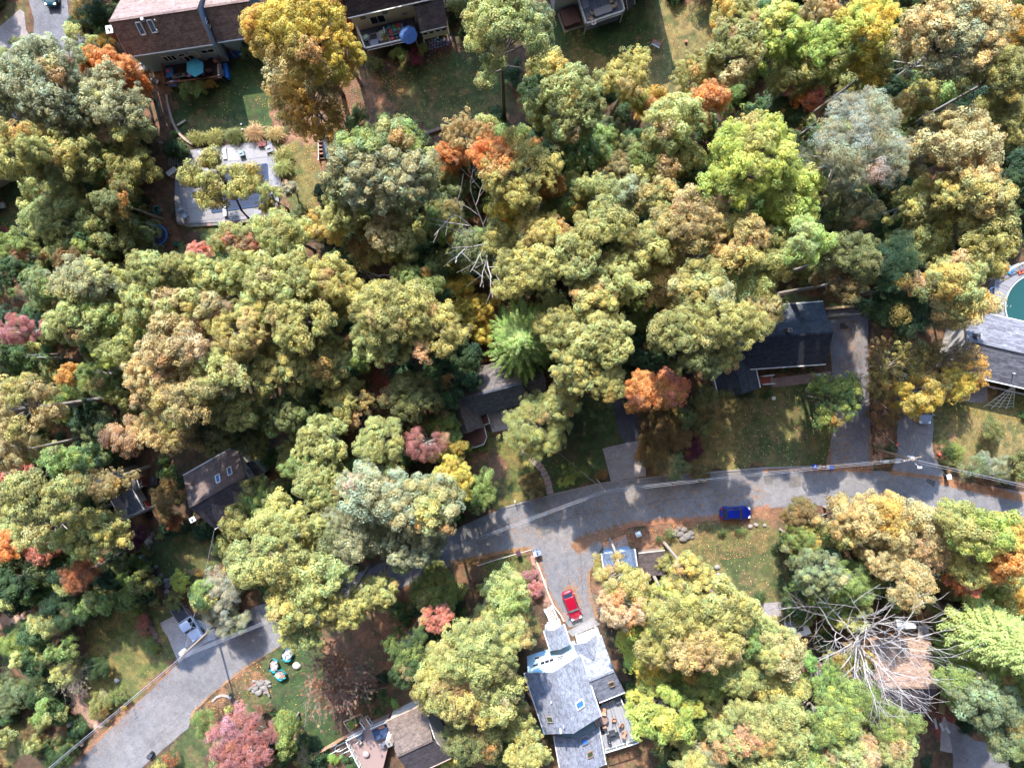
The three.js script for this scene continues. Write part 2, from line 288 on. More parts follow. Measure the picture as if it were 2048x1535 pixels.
// fallen leaves lying on grass and road
const leafGeo = (() => { const g = new THREE.BufferGeometry(); g.setAttribute('position', new THREE.Float32BufferAttribute([-0.5, 0, 0, 0, 0.12, 0.36, 0.5, 0.05, 0, -0.5, 0, 0, 0.5, 0.05, 0, 0.05, 0.1, -0.36], 3)); g.computeVertexNormals(); return g; })();
function fallen(label, list) {
  const r = rng(label.length * 31 + list.length), I = [], C = [], e = new THREE.Object3D(), col = new THREE.Color();
  for (const [l, N, pal, y = 0.05, s = 1] of list) {
    const P = poly(l), b = bounds(P), n = N * 0.62; let k = 0, guard = 0;
    while (k < n && guard++ < n * 40) {
      const x = lerp(b[0], b[2], r()), z = lerp(b[1], b[3], r());
      if (!inside(P, x, z) || fbm(x * 0.5, z * 0.5, 61, 3) < 0.25 + 0.4 * r()) continue;
      e.position.set(x, y, z); e.rotation.set((r() - 0.5) * 0.7, r() * 6.3, (r() - 0.5) * 0.7); e.scale.setScalar((0.11 + 0.09 * r()) * s); e.updateMatrix(); I.push(e.matrix.clone());
      const c = pal[r() * pal.length | 0]; C.push(lin(...c).multiplyScalar(0.42 + 0.36 * r())); k++;
    }
  }
  const m = new THREE.InstancedMesh(leafGeo, new THREE.MeshStandardMaterial({ roughness: 0.9, side: THREE.DoubleSide }), I.length);
  I.forEach((x, i) => { m.setMatrixAt(i, x); m.setColorAt(i, C[i]); });
  m.name = numbered('fallen_leaves'); m.userData = { kind: 'stuff', label, category: 'leaves' }; m.castShadow = m.receiveShadow = true; scene.add(m);
}
const GOLD = [[214, 164, 60], [226, 178, 92], [196, 132, 60], [180, 120, 64]], RUST = [[176, 104, 64], [196, 126, 84], [156, 92, 60], [212, 150, 92]], PALE = [[222, 180, 120], [206, 150, 110], [230, 196, 130]];
fallen('yellow and rust leaves strewn over the lawns', [
  [[350, 150, 580, 100, 580, 290, 380, 290], 420, GOLD], [[290, 160, 350, 160, 360, 520, 290, 520], 900, RUST], [[560, 240, 700, 160, 700, 300, 640, 430, 560, 430], 1500, GOLD],
  [[680, 130, 820, 150, 790, 260, 690, 270], 1500, RUST], [[720, 110, 1010, 80, 1020, 240, 800, 260], 900, GOLD], [[1090, 60, 1440, 0, 1440, 200, 1100, 190], 900, GOLD],
  [[0, 340, 100, 350, 90, 500, 0, 480], 220, GOLD], [[1340, 800, 1660, 770, 1660, 930, 1340, 950], 950, PALE], [[1870, 790, 2060, 790, 2060, 960, 1900, 940], 800, GOLD], [[930, 870, 1120, 900, 1110, 985, 950, 1010], 320, GOLD],
  [[1190, 1060, 1600, 1005, 1600, 1100, 1220, 1150], 1900, RUST], [[1320, 1060, 1580, 1060, 1580, 1240, 1400, 1200], 500, PALE], [[1740, 640, 1800, 640, 1795, 940, 1745, 936], 800, GOLD],
  [[640, 1220, 800, 1170, 790, 1340, 640, 1420], 1300, RUST], [[470, 1370, 650, 1280, 690, 1480, 560, 1500], 260, GOLD], [[400, 1440, 420, 1395, 520, 1320, 540, 1370, 440, 1440], 500, GOLD], [[180, 1200, 355, 1240, 350, 1320, 240, 1420, 170, 1420], 260, GOLD],
  [[300, 1060, 440, 1060, 430, 1140, 320, 1150], 90, GOLD], [[360, 280, 570, 285, 570, 440, 360, 450], 300, RUST, 0.26], [[1850, 1190, 1910, 1250, 1900, 1450, 1840, 1420], 900, RUST], [[960, 1110, 1100, 1110, 1090, 1270, 1000, 1280], 420, GOLD], [[1130, 1480, 1300, 1490, 1290, 1560, 1130, 1560], 220, GOLD],
  [[900, 560, 1010, 560, 1010, 740, 930, 720], 600, GOLD], [[720, 720, 800, 720, 790, 830, 730, 830], 500, RUST],
]);
fallen('brown leaves drifted along the road edges', [
  [[1000, 1020, 1520, 940, 1520, 1030, 1060, 1095], 420, RUST], [[1528, 934, 1745, 934, 1745, 944, 1528, 946], 520, RUST], [[1880, 956, 2060, 985, 2060, 1004, 1900, 972], 560, RUST], [[1070, 1105, 1200, 1085, 1190, 1235, 1140, 1250], 420, RUST],
  [[150, 1520, 352, 1315, 365, 1330, 180, 1530], 420, RUST], [[1660, 620, 1740, 620, 1745, 935, 1655, 930], 420, RUST], [[1203, 1085, 1340, 1040, 1540, 1010, 1540, 1030, 1350, 1060, 1210, 1100], 700, RUST], [[900, 1120, 1060, 1090, 1060, 1100, 900, 1140], 260, GOLD], [[1205, 895, 1285, 880, 1290, 955, 1222, 960], 70, PALE],
]);
// ---------- trees ----------
// leaf colours by eye under the sun, turned into base colours below
const LEAF = 0.76;
const HUE = {
  olive: [184, 176, 86], oliveDk: [140, 142, 70], yolive: [204, 192, 92], pale: [194, 194, 100], lime: [196, 208, 76], green: [150, 166, 70], greenDk: [86, 112, 50], forest: [58, 88, 46], grey: [182, 178, 122], silver: [190, 184, 150], tan: [214, 184, 108], tanpink: [224, 180, 120],
  gold: [234, 180, 54], yellow: [232, 202, 58], amber: [222, 150, 48], orange: [250, 156, 62], coral: [238, 146, 110], pink: [224, 138, 122], brick: [196, 122, 104], rose: [216, 146, 138], rust: [190, 116, 62], brown: [156, 116, 80], umber: [112, 84, 52], plum: [112, 44, 64], wine: [140, 48, 62], sage: [152, 162, 100], bronze: [150, 120, 60], spring: [150, 190, 70], fir: [196, 214, 112],
};
const hue = {}; for (const k in HUE) { const c = lin(...HUE[k]), l = 0.3 * c.r + 0.6 * c.g + 0.1 * c.b, d = 0.1; hue[k] = c.setRGB(lerp(c.r, l, d), lerp(c.g, l, d), lerp(c.b, l, d)).multiplyScalar(LEAF); }
const leafMat = (tr) => new THREE.MeshPhysicalMaterial({ vertexColors: true, roughness: 1, specularIntensity: 0.4, clearcoat: 0.16, clearcoatRoughness: 0.5, transmission: tr, thickness: 0, side: THREE.DoubleSide });
const LM = leafMat(0.4), LMthin = leafMat(0.46);
const barkMat = { grey: M(134, 124, 112, 0.95), brown: M(104, 88, 74, 0.95), pale: M(150, 140, 126, 0.9), dead: M(150, 141, 133, 0.9), dark: M(78, 66, 58, 0.95) };
// a spray of leaves on the outside of a twig: open dome of small folded blades
function spray(n, len, wid, seed, shape) {
  const r = rng(seed), pos = [], col = [], d = new THREE.Vector3(), nn = new THREE.Vector3(), u = new THREE.Vector3(), w = new THREE.Vector3(), p = new THREE.Vector3();
  for (let i = 0; i < n; i++) {
    const y = 1 - 1.25 * (i + r()) / n, a = i * 2.39996 + r() * 0.9, q = Math.sqrt(Math.max(0, 1 - y * y));
    d.set(q * Math.cos(a), y, q * Math.sin(a));
    p.copy(d).multiplyScalar(0.66 + 0.42 * r());
    if (shape === 'flat') { p.set((r() - 0.5) * 2.2, (r() - 0.5) * 0.34 - 0.12, (r() - 0.5) * 0.9); p.z *= 1 - 0.55 * Math.abs(p.x) / 1.1; p.y -= p.x * p.x * 0.14; d.set(p.x * 0.35, 1, p.z * 0.6).normalize(); }
    if (shape === 'blade') { const t = r(); p.set(d.x * t * 1.15, 1.25 * Math.sin(t * 2.3) + 0.02, d.z * t * 1.15); d.set(d.x, 0.9, d.z).normalize(); }
    nn.copy(d).multiplyScalar(0.85); nn.x += (r() - 0.5) * 1.1; nn.y += 0.35 + (r() - 0.5) * 0.9; nn.z += (r() - 0.5) * 1.1; nn.normalize();
    u.set(r() - 0.5, r() - 0.5, r() - 0.5); if (shape === 'blade') u.copy(d).setY(0.2 - 0.8 * p.length() + 0.6); u.addScaledVector(nn, -u.dot(nn)).normalize(); w.crossVectors(nn, u);
    const L = len * (0.75 + 0.5 * r()), W = wid * (0.75 + 0.5 * r()), f = 0.12 * W;
    const A = p.clone().addScaledVector(u, -L / 2), B = p.clone().addScaledVector(u, L / 2).addScaledVector(nn, -f), C = p.clone().addScaledVector(w, W / 2).addScaledVector(nn, f), D = p.clone().addScaledVector(w, -W / 2).addScaledVector(nn, f);
    for (const t of [A, C, B, A, B, D]) pos.push(t.x, t.y, t.z);
    const b = 0.72 + 0.5 * r(), tint = (r() - 0.5) * 0.16;
    for (let k = 0; k < 6; k++) col.push(b * (1 + tint), b, b * (1 - tint));
  }
  const g = new THREE.BufferGeometry(); g.setAttribute('position', new THREE.Float32BufferAttribute(pos, 3)); g.setAttribute('color', new THREE.Float32BufferAttribute(col, 3)); g.computeVertexNormals(); return g;
}
const SPRAY = { broad: spray(40, 0.5, 0.34, 1), broadB: spray(44, 0.46, 0.3, 2), fine: spray(52, 0.34, 0.2, 3), fir: spray(46, 0.5, 0.13, 4, 'flat'), loose: spray(24, 0.5, 0.32, 5), blade: spray(60, 0.85, 0.08, 6, 'blade') };
// a bough: a rounded cluster of such sprays, the unit that crowns are put together from (radius 1)
function bough(nP, size, base, seed, ragged = 0.4) {
  const r = rng(seed), src = base.attributes.position, sc = base.attributes.color, pos = new Float32Array(nP * src.count * 3), col = new Float32Array(nP * src.count * 3), m = new THREE.Matrix4(), q = new THREE.Quaternion(), q2 = new THREE.Quaternion(), d = new THREE.Vector3(), up = new THREE.Vector3(0, 1, 0), v = new THREE.Vector3(); let o = 0;
  const subs = []; for (let k = 0; k < 5; k++) { const a = k * 1.2566 + r() * 1.1, q = 0.28 + 0.42 * r(); subs.push([Math.cos(a) * q, (r() - 0.45) * 0.75, Math.sin(a) * q, 0.34 + 0.3 * r()]); }
  subs.push([0, 0.25, 0, 0.55]);
  for (let k = 0; k < nP; k++) {
    const S = subs[k % subs.length], y0 = 1 - 1.35 * r(), a = r() * 6.283, s = Math.sqrt(Math.max(0, 1 - y0 * y0)); d.set(s * Math.cos(a), y0, s * Math.sin(a));
    const p = d.clone().multiplyScalar(S[3] * (1.12 - ragged * r())).add(v.set(S[0], S[1], S[2])), z = size * (0.5 + 0.8 * r() * r() + 0.2 * r()), b = 0.62 + 0.66 * r(), w = (r() - 0.5) * 0.36; d.y += 0.45 * r(); d.x += (r() - 0.5) * 0.5; d.z += (r() - 0.5) * 0.5; d.normalize(); q.setFromUnitVectors(up, d); q2.setFromAxisAngle(up, r() * 6.28); q.multiply(q2); m.compose(p, q, v.set(z, z * 0.75, z));
    for (let i = 0; i < src.count; i++) { v.fromBufferAttribute(src, i).applyMatrix4(m); pos.set([v.x, v.y, v.z], o); col.set([sc.getX(i) * b * (1 + w), sc.getY(i) * b, sc.getZ(i) * b * (1 - w)], o); o += 3; }
  }
  const g = new THREE.BufferGeometry(); g.setAttribute('position', new THREE.BufferAttribute(pos, 3)); g.setAttribute('color', new THREE.BufferAttribute(col, 3)); g.computeVertexNormals(); return g;
}
const boughs = new Map();
function boughFor(leaf, L, dens, no) {                                    // a few shapes for each leaf kind and size class
  const c = L > 1.35 ? 0 : L > 0.95 ? 1 : L > 0.6 ? 2 : 3, dd = dens < 0.5 ? 0.45 : dens < 0.8 ? 0.7 : 1, k = leaf + c + dd + (no % 3);
  if (!boughs.has(k)) boughs.set(k, bough(Math.round([44, 36, 24, 15][c] * dd), [0.3, 0.36, 0.44, 0.52][c], SPRAY[leaf], 900 + boughs.size * 7, dd < 0.6 ? 0.9 : 0.62));
  return boughs.get(k);
}
// a tapering limb through points
function limb(pts, r0, r1, sides = 5) {
  const n = pts.length, pos = [], nor = [], idx = [], t = new THREE.Vector3(), a = new THREE.Vector3(), b = new THREE.Vector3();
  for (let i = 0; i < n; i++) {
    t.copy(pts[Math.min(n - 1, i + 1)]).sub(pts[Math.max(0, i - 1)]).normalize();
    a.set(Math.abs(t.y) > 0.9 ? 1 : 0, Math.abs(t.y) > 0.9 ? 0 : 1, 0).cross(t).normalize(); b.crossVectors(t, a);
    const r = lerp(r0, r1, i / (n - 1));
    for (let k = 0; k < sides; k++) { const c = Math.cos(k / sides * 6.2832), s = Math.sin(k / sides * 6.2832), x = a.x * c + b.x * s, y = a.y * c + b.y * s, z = a.z * c + b.z * s; nor.push(x, y, z); pos.push(pts[i].x + x * r, pts[i].y + y * r, pts[i].z + z * r); }
  }
  for (let i = 0; i < n - 1; i++) for (let k = 0; k < sides; k++) { const p = i * sides + k, q = i * sides + (k + 1) % sides; idx.push(p, q, p + sides, q, q + sides, p + sides); }
  const g = new THREE.BufferGeometry(); g.setAttribute('position', new THREE.Float32BufferAttribute(pos, 3)); g.setAttribute('normal', new THREE.Float32BufferAttribute(nor, 3)); g.setIndex(idx); return g;
}
function gather(list) { const m = mergeGeometries(list.map((g) => { const n = g.index ? g.toNonIndexed() : g; n.deleteAttribute('uv'); return n; })); return m; }
function copies(parent, name, geo, mat, I, C) {
  const m = new THREE.InstancedMesh(geo, mat, I.length); I.forEach((x, i) => m.setMatrixAt(i, x)); C.forEach((c, i) => m.setColorAt(i, c));
  m.name = name; m.userData = { kind: 'stuff' }; m.castShadow = m.receiveShadow = true; parent.add(m); return m;
}
const UP = new THREE.Vector3(0, 1, 0);
let treeNo = 0, puffCount = 0;
// where the trunk can stand: beside, not on, a road or a house (the trunk then leans)
function footing(c) {
  const free = (x, z) => !keepOut.some((P) => inside(P, x, z));
  if (free(c.x, c.z)) return new THREE.Vector3();
  for (let d = 0.8; d < 5; d += 0.6) for (let k = 0; k < 12; k++) { const a = k / 12 * 6.283 + 0.4, x = Math.cos(a) * d, z = Math.sin(a) * d; if (free(c.x + x * 1.06, c.z + z * 1.06)) return new THREE.Vector3(x * 1.06, 0, z * 1.06); }
  return new THREE.Vector3();
}
// (x, y, rx, ry) outline in the picture, hc = height of the crown's middle; cols = [main, second, share of second]
function tree(x, y, rx, ry, hc, cols, label, o = {}) {
  hc *= hc >= 9 ? 1.3 : hc >= 6 ? 1.15 : 1; if (!o.bush) { rx *= 1.1; ry *= 1.1; }
  const r = rng(1000 + treeNo++ * 97), ctr = V(x, y, hc), R = rx * mpp(hc), RZ = ry * mpp(hc), small = o.bush, Rm = Math.sqrt(R * RZ);
  const foot = small ? new THREE.Vector3() : footing(ctr), root = thing(o.name || (small ? 'shrub' : 'tree'), label, small ? 'shrub' : 'tree', new THREE.Vector3(ctr.x, 0, ctr.z));
  const Rv = o.v ?? (small ? Math.min(hc, Rm * 0.8) : clamp(Rm * 0.72, 1.2, hc * 0.8)), dens = o.d ?? 1;
  const lr = clamp(Rm * 0.31, 0.42, o.lobe ?? 1.3), ps = (o.puff ?? (small ? 0.42 : 0.56)) * (lr < 0.8 ? 0.75 : 1), lobes = [], ang = r() * 6.28, wood = [];
  const edge = (a) => 0.93 + 0.16 * Math.sin(a * 3 + ang) * (vnoise(Math.cos(a) * 2 + treeNo, Math.sin(a) * 2, 7)) + 0.22 * (vnoise(Math.cos(a) * 3 + treeNo * 3, Math.sin(a) * 3 + 5, 9) - 0.5);
  const st = lr * 1.08, nR = Math.ceil(1.1 / (st / Math.max(R, RZ))) + 1;
  for (let i = -nR; i <= nR; i++) for (let j = -nR; j <= nR; j++) {
    const jx = (i + (j & 1) * 0.5 + (r() - 0.5) * 0.6) * st, jz = (j * 0.87 + (r() - 0.5) * 0.6) * st, a = Math.atan2(jz, jx), e = edge(a), q = Math.hypot(jx / Math.max(0.1, R - lr * 0.55), jz / Math.max(0.1, RZ - lr * 0.55)) / e;
    if (q > 1 || r() < (o.gap ?? 0.07)) continue;
    const dome = Math.sqrt(1 - q * q * q * 0.96), yy = Rv * (dome - 0.45) + (r() - 0.5) * lr * 0.8;
    lobes.push([jx, yy, jz, lr * (0.62 + 0.66 * r()), q]);
    if (q > 0.6 && r() < 0.8 && !small) lobes.push([jx * 0.94, yy - Rv * (0.4 + 0.35 * r()), jz * 0.94, lr * (0.65 + 0.4 * r()), q]);
    if (q > 0.5 && hc > 8 && r() < 0.34) lobes.push([jx * 0.8, -Math.min(hc * 0.62, Rv * (0.9 + 1.3 * r())), jz * 0.8, lr * (0.6 + 0.5 * r()), q]);
  }
  if (!lobes.length) lobes.push([0, 0, 0, lr, 0]);
  const I = [], C = [], e = new THREE.Object3D(), d = new THREE.Vector3(), c0 = hue[cols[0]], c1 = hue[cols[1] ?? cols[0]], share = cols[2] ?? 0.25, m4 = new THREE.Matrix4(), qt = new THREE.Quaternion(), sc = new THREE.Vector3(), pp = new THREE.Vector3(), q2 = new THREE.Quaternion();
  for (const [lx, ly, lz, L, q] of lobes) {
    const lt = vnoise(lx * 0.33 + treeNo * 5.1, lz * 0.33 + 2, 3) * 0.75 + r() * 0.25, sway = o.side ? (lx * o.side[0] + lz * o.side[1]) / Rm : 0, b0 = 0.84 + 0.32 * r();
    const mixed = smooth(1 - share - 0.16, 1 - share + 0.16, lt + sway * 0.5);
    pp.set(lx, Math.max(L * 0.3, hc + ly), lz); e.rotation.set((r() - 0.5) * 0.5, r() * 6.28, (r() - 0.5) * 0.5); m4.compose(pp, e.quaternion, sc.set(L, L * (0.8 + 0.25 * r()), L)); I.push(m4.clone());
    const t = clamp(mixed + (r() < 0.1 ? (r() - 0.5) * 1.2 : 0), 0, 1), w = (r() - 0.5) * 0.1, c = c0.clone().lerp(c1, t).multiplyScalar(b0); if (!small && r() < 0.035) c.lerp(hue[['coral', 'gold', 'tanpink', 'orange'][r() * 4 | 0]], 0.4); c.r *= 1 + w; c.b *= 1 - w; C.push(c);
    if (!small && r() < 0.8) { const y1 = Math.max(hc * 0.35, hc + ly * 0.4 - Rv * 0.7 - r() * 1.5), A = new THREE.Vector3(0, y1, 0), B = new THREE.Vector3(lx, hc + ly + L * 0.25, lz), Mx = mid(A, B, 0.55); Mx.y += (r() - 0.2) * 0.7; Mx.x += (r() - 0.5) * 0.8; Mx.z += (r() - 0.5) * 0.8; wood.push(limb([A, Mx, B], 0.055 + Rm * 0.016, 0.03, 4)); }
  }
  const tr = o.tr ?? (small ? 0.06 : clamp(0.09 + hc * 0.013, 0.1, 0.45)), top = hc + (small ? 0 : Rv * 0.25), bend = (r() - 0.5) * 0.5;
  wood.push(limb([new THREE.Vector3(foot.x, -0.1, foot.z), new THREE.Vector3(bend * 0.3 + foot.x * 0.8, top * 0.3, foot.z * 0.8), new THREE.Vector3(bend, top * 0.65, bend * 0.4), new THREE.Vector3(0, top, 0)], tr, tr * 0.3, 7));
  part(root, 'trunk', gather(wood), barkMat[o.bark || 'grey']);
  copies(root, 'crown', boughFor(o.leaf || (small ? 'fine' : treeNo % 2 ? 'broad' : 'broadB'), lr, dens, treeNo), dens < 0.7 ? LMthin : LM, I, C);
  puffCount += I.length;
  return root;
}
// a conifer: tiers of drooping boughs round a straight trunk
function conifer(x, y, rx, ry, ht, cols, label, o = {}) {
  const r = rng(5000 + treeNo++ * 91), ctr = V(x, y, ht * 0.55), R = rx * mpp(ht * 0.55), RZ = ry * mpp(ht * 0.55), root = thing(o.name || 'conifer', label, 'tree', new THREE.Vector3(ctr.x, 0, ctr.z));
  const I = [], C = [], wood = [limb([new THREE.Vector3(0, -0.1, 0), new THREE.Vector3(0, ht, 0)], o.tr ?? 0.26, 0.03, 8)], m4 = new THREE.Matrix4(), qt = new THREE.Quaternion(), c0 = hue[cols[0]], c1 = hue[cols[1] ?? cols[0]];
  const tiers = Math.round(ht / 0.62);
  for (let t = 0; t < tiers; t++) {
    const f = t / tiers, h = lerp(ht * (o.low ?? 0.22), ht * 0.99, f), rad = Math.pow(1 - f, 0.75) * (0.85 + 0.3 * r()) + 0.05, n = Math.max(5, Math.round(20 * rad + 4));
    for (let k = 0; k < n; k++) {
      const a = k / n * 6.283 + t * 0.7 + r() * 0.5, L = rad * (0.7 + 0.45 * r()), ex = Math.cos(a) * R * L, ez = Math.sin(a) * RZ * L, len = Math.hypot(ex, ez), B = new THREE.Vector3(ex, h - len * 0.1 + 0.3, ez);
      wood.push(limb([new THREE.Vector3(0, h, 0), B], 0.035, 0.012, 3));
      const m = Math.max(1, Math.round(len / 0.5)), br = 0.85 + 0.3 * r(), mx = r() < (cols[2] ?? 0.3) ? 0.8 : 0.1;
      for (let i = 0; i < m; i++) {
        const s = (i + 0.6) / m, p = new THREE.Vector3(ex * s, lerp(h, B.y, s) - 0.25 * s * s, ez * s), z = 0.62 * (1.1 - 0.4 * s) * (o.puff ?? 1) * (0.8 + 0.4 * r());
        qt.setFromEuler(new THREE.Euler((r() - 0.5) * 0.4, -a + (r() - 0.5) * 0.7, -0.2 + (r() - 0.5) * 0.4)); m4.compose(p, qt, new THREE.Vector3(z * 1.2, z, z)); I.push(m4.clone());
        C.push(c0.clone().lerp(c1, mx).multiplyScalar(br * (0.85 + 0.3 * r())));
      }
    }
  }
  part(root, 'trunk', gather(wood), barkMat.brown);
  copies(root, 'crown', SPRAY.fir, LM, I, C); puffCount += I.length;
  return root;
}
// bare branches
function bare(x, y, ht, label, o = {}) {
  const r = rng(o.seed ?? 300 + treeNo++), base = V(x, y), root = thing('bare_tree', label, 'tree', base), wood = [];
  const lean = new THREE.Vector3(...(o.lean ?? [0, 1, 0])).normalize();
  function grow(p, d, L, rad, lev) {
    const n = lev > 2 ? 3 : 4, pts = [p.clone()], q = p.clone(), dd = d.clone();
    for (let i = 0; i < n; i++) { dd.x += (r() - 0.5) * 0.42; dd.y += (r() - 0.5) * 0.26 + (o.rise ?? 0.05); dd.z += (r() - 0.5) * 0.42; dd.normalize(); q.addScaledVector(dd, L / n); pts.push(q.clone()); }
    wood.push(limb(pts, rad, rad * 0.5, lev > 2 ? 3 : 5));
    if (lev >= (o.lev ?? 4)) return;
    const kids = o.kids?.[lev] ?? 4;
    for (let k = 0; k < kids; k++) {
      const s = lev === 0 ? 0.72 + 0.28 * (k + r()) / kids : 0.28 + 0.7 * (k + r() * 0.6) / kids, at = pts[Math.min(n, Math.floor(s * n))].clone().lerp(pts[Math.min(n, Math.floor(s * n) + 1)], (s * n) % 1);
      const a = k * 2.4 + r() * 1.3, side = new THREE.Vector3(Math.cos(a), 0, Math.sin(a)); side.addScaledVector(dd, -side.dot(dd)).normalize();
      const w = (o.spread ?? 0.9) * (0.7 + 0.6 * r()) * (lev === 0 ? 1.5 : 0.8), nd = dd.clone().addScaledVector(side, w); if (o.drift) nd.add(new THREE.Vector3(...o.drift)); nd.normalize();
      grow(at, nd, L * (o.ratio ?? 0.62) * (0.7 + 0.5 * r()), rad * (lev ? 0.58 : 0.42), lev + 1);
    }
  }
  grow(new THREE.Vector3(0, -0.1, 0), lean, ht, o.rad ?? 0.2, 0);
  part(root, 'branches', gather(wood), barkMat[o.bark || 'dead']);
  if (o.leaves) {                                                   // the last dry leaves
    const I = [], C = [], m4 = new THREE.Matrix4(), qt = new THREE.Quaternion();
    for (let k = 0; k < o.leaves; k++) { const g = wood[wood.length - 1 - (r() * wood.length * 0.8 | 0)], p = g.attributes.position, i = r() * p.count | 0; qt.setFromEuler(new THREE.Euler(r() * 6, r() * 6, r() * 6)); const z = 0.13 + 0.1 * r(); m4.compose(new THREE.Vector3(p.getX(i), p.getY(i), p.getZ(i)), qt, new THREE.Vector3(z, z, z)); I.push(m4.clone()); C.push(hue[o.cols[k % o.cols.length]].clone().multiplyScalar(0.8 + 0.4 * r())); }
    copies(root, 'leaves', SPRAY.loose, LMthin, I, C);
  }
  return root;
}
// ---------- small furniture builders (function declarations, so that houses above may use them) ----------
function rbox(w, h, d, r, y) { const s = new THREE.Shape(), x = w / 2 - r, z = d / 2 - r; s.absarc(x, z, r, 0, Math.PI / 2); s.absarc(-x, z, r, Math.PI / 2, Math.PI); s.absarc(-x, -z, r, Math.PI, 1.5 * Math.PI); s.absarc(x, -z, r, 1.5 * Math.PI, 2 * Math.PI); const g = new THREE.ExtrudeGeometry(s, { depth: h - 0.04, bevelSize: 0.02, bevelThickness: 0.02, bevelSegments: 1, curveSegments: 3 }); g.rotateX(-Math.PI / 2); g.translate(0, y - h / 2 + 0.02, 0); return g; }
function umbrella(label, a, y0, h, r, n, mat) {
  const t = thing('umbrella', label, 'umbrella', X(a, y0 + h).setY(y0)), g = new THREE.ConeGeometry(r, r * 0.34, n, 2, true); g.translate(0, h, 0); part(t, 'canopy', g.toNonIndexed(), new THREE.MeshStandardMaterial({ color: mat.color, roughness: 0.8, side: THREE.DoubleSide, flatShading: true }));
  part(t, 'pole', cyl(0, 0, 0, 0.03, 0.03, h + r * 0.2, 8), dimWhite); part(t, 'base', cyl(0, 0, 0, 0.26, 0.22, 0.1, 14), black);
  const gs = []; for (let i = 0; i < n; i++) { const q = i / n * 6.2832; gs.push(bar(new THREE.Vector3(0, h + r * 0.15, 0), new THREE.Vector3(Math.sin(q) * r * 0.98, h - r * 0.18, Math.cos(q) * r * 0.98), 0.025)); } for (const x of gs) part(t, 'rib', x, dimWhite);
  return t;
}
function tableSet(label, a, y0, w, d, turn, mat, mats2 = [], h = 0.74) {
  const t = thing('table', label, 'table', X(a, y0 + h).setY(y0), turn); part(t, 'table_top', rbox(w, 0.06, d, 0.05, h - 0.03), mat);
  for (const s of [-1, 1]) for (const q of [-1, 1]) part(t, 'leg', box(s * (w / 2 - 0.1), (h - 0.06) / 2, q * (d / 2 - 0.1), 0.06, h - 0.06, 0.06), mat);
  mats2.forEach((c, i) => part(t, 'placemat', box(((i % 3) - 1) * w * 0.3, h + 0.008, (i < 3 ? -1 : 1) * d * 0.24, w * 0.22, 0.012, d * 0.36), M(...c)));
  return t;
}
function chair(label, a, y0, turn, mat, group, s = 1) {
  const t = thing('chair', label, 'chair', X(a, y0 + 0.5).setY(y0), turn, group); t.scale.setScalar(s);
  part(t, 'seat', rbox(0.5, 0.09, 0.5, 0.06, 0.43), mat); const b = rbox(0.5, 0.07, 0.55, 0.08, 0); b.rotateX(Math.PI / 2 - 0.25); b.translate(0, 0.74, -0.3); part(t, 'backrest', b, mat);
  for (const x of [-0.22, 0.22]) { for (const z of [-0.22, 0.22]) part(t, 'leg', box(x, 0.2, z, 0.04, 0.4, 0.04), black); part(t, 'arm', box(x * 1.16, 0.62, 0, 0.05, 0.04, 0.44), black); }
  return t;
}
function boxThing(name, label, cat, a, y0, w, h, d, turn, mat, extra = [], group) {
  const t = thing(name, label, cat, X(a, y0 + h).setY(y0), turn, group); part(t, 'body', rbox(w, h * 0.86, d, Math.min(0.06, w * 0.3, d * 0.3), h * 0.43), mat); part(t, 'lid', rbox(w + 0.05, h * 0.14, d + 0.05, Math.min(0.06, w * 0.3, d * 0.3), h * 0.93), mat);
  extra.forEach((m, i) => part(t, 'item', rbox(w * 0.4, 0.12, d * 0.35, 0.05, h + 0.06).translate(w * 0.1 * (i - 0.5), 0, -d * 0.2), m)); return t;
}
function grill(label, a, y0, turn, mat) {
  const t = thing('grill', label, 'grill', X(a, y0 + 1).setY(y0), turn); part(t, 'cabinet', rbox(0.9, 0.8, 0.55, 0.05, 0.4), mat); const g = new THREE.CylinderGeometry(0.27, 0.27, 0.85, 14, 1, false, 0, Math.PI); g.rotateZ(Math.PI / 2); g.rotateX(-Math.PI / 2); g.translate(0, 0.8, 0); part(t, 'hood', g, mat);
  part(t, 'side_shelf', box(0.7, 0.78, 0, 0.45, 0.04, 0.5), mat); part(t, 'side_shelf', box(-0.7, 0.78, 0, 0.45, 0.04, 0.5), mat); part(t, 'handle', bar(new THREE.Vector3(-0.3, 0.92, 0.3), new THREE.Vector3(0.3, 0.92, 0.3), 0.04), black); return t;
}
function ball(label, a, y0, r, mat) { const t = thing('ball', label, 'ball', X(a, y0).setY(y0)); part(t, 'shell', new THREE.SphereGeometry(r, 14, 10).translate(0, r, 0), mat); part(t, 'valve_ring', new THREE.TorusGeometry(r * 0.7, r * 0.07, 6, 16).rotateX(Math.PI / 2).translate(0, r * 1.72, 0), dimWhite); return t; }
function planter(label, a, y0, c) { const t = thing('planter', label, 'planter', X(a, y0).setY(y0)); part(t, 'pot', new THREE.CylinderGeometry(0.24, 0.17, 0.38, 12).translate(0, 0.19, 0), M(160, 92, 66)); const r = rng(a[0] * 3 | 0), I = [], C = []; for (let k = 0; k < 3; k++) { I.push(new THREE.Matrix4().compose(new THREE.Vector3(0, 0.36, 0), new THREE.Quaternion().setFromAxisAngle(UP, k * 2), new THREE.Vector3(0.45, 0.5, 0.45))); C.push(hue[c]); } copies(t, 'foliage', SPRAY.blade, LM, I, C); return t; }
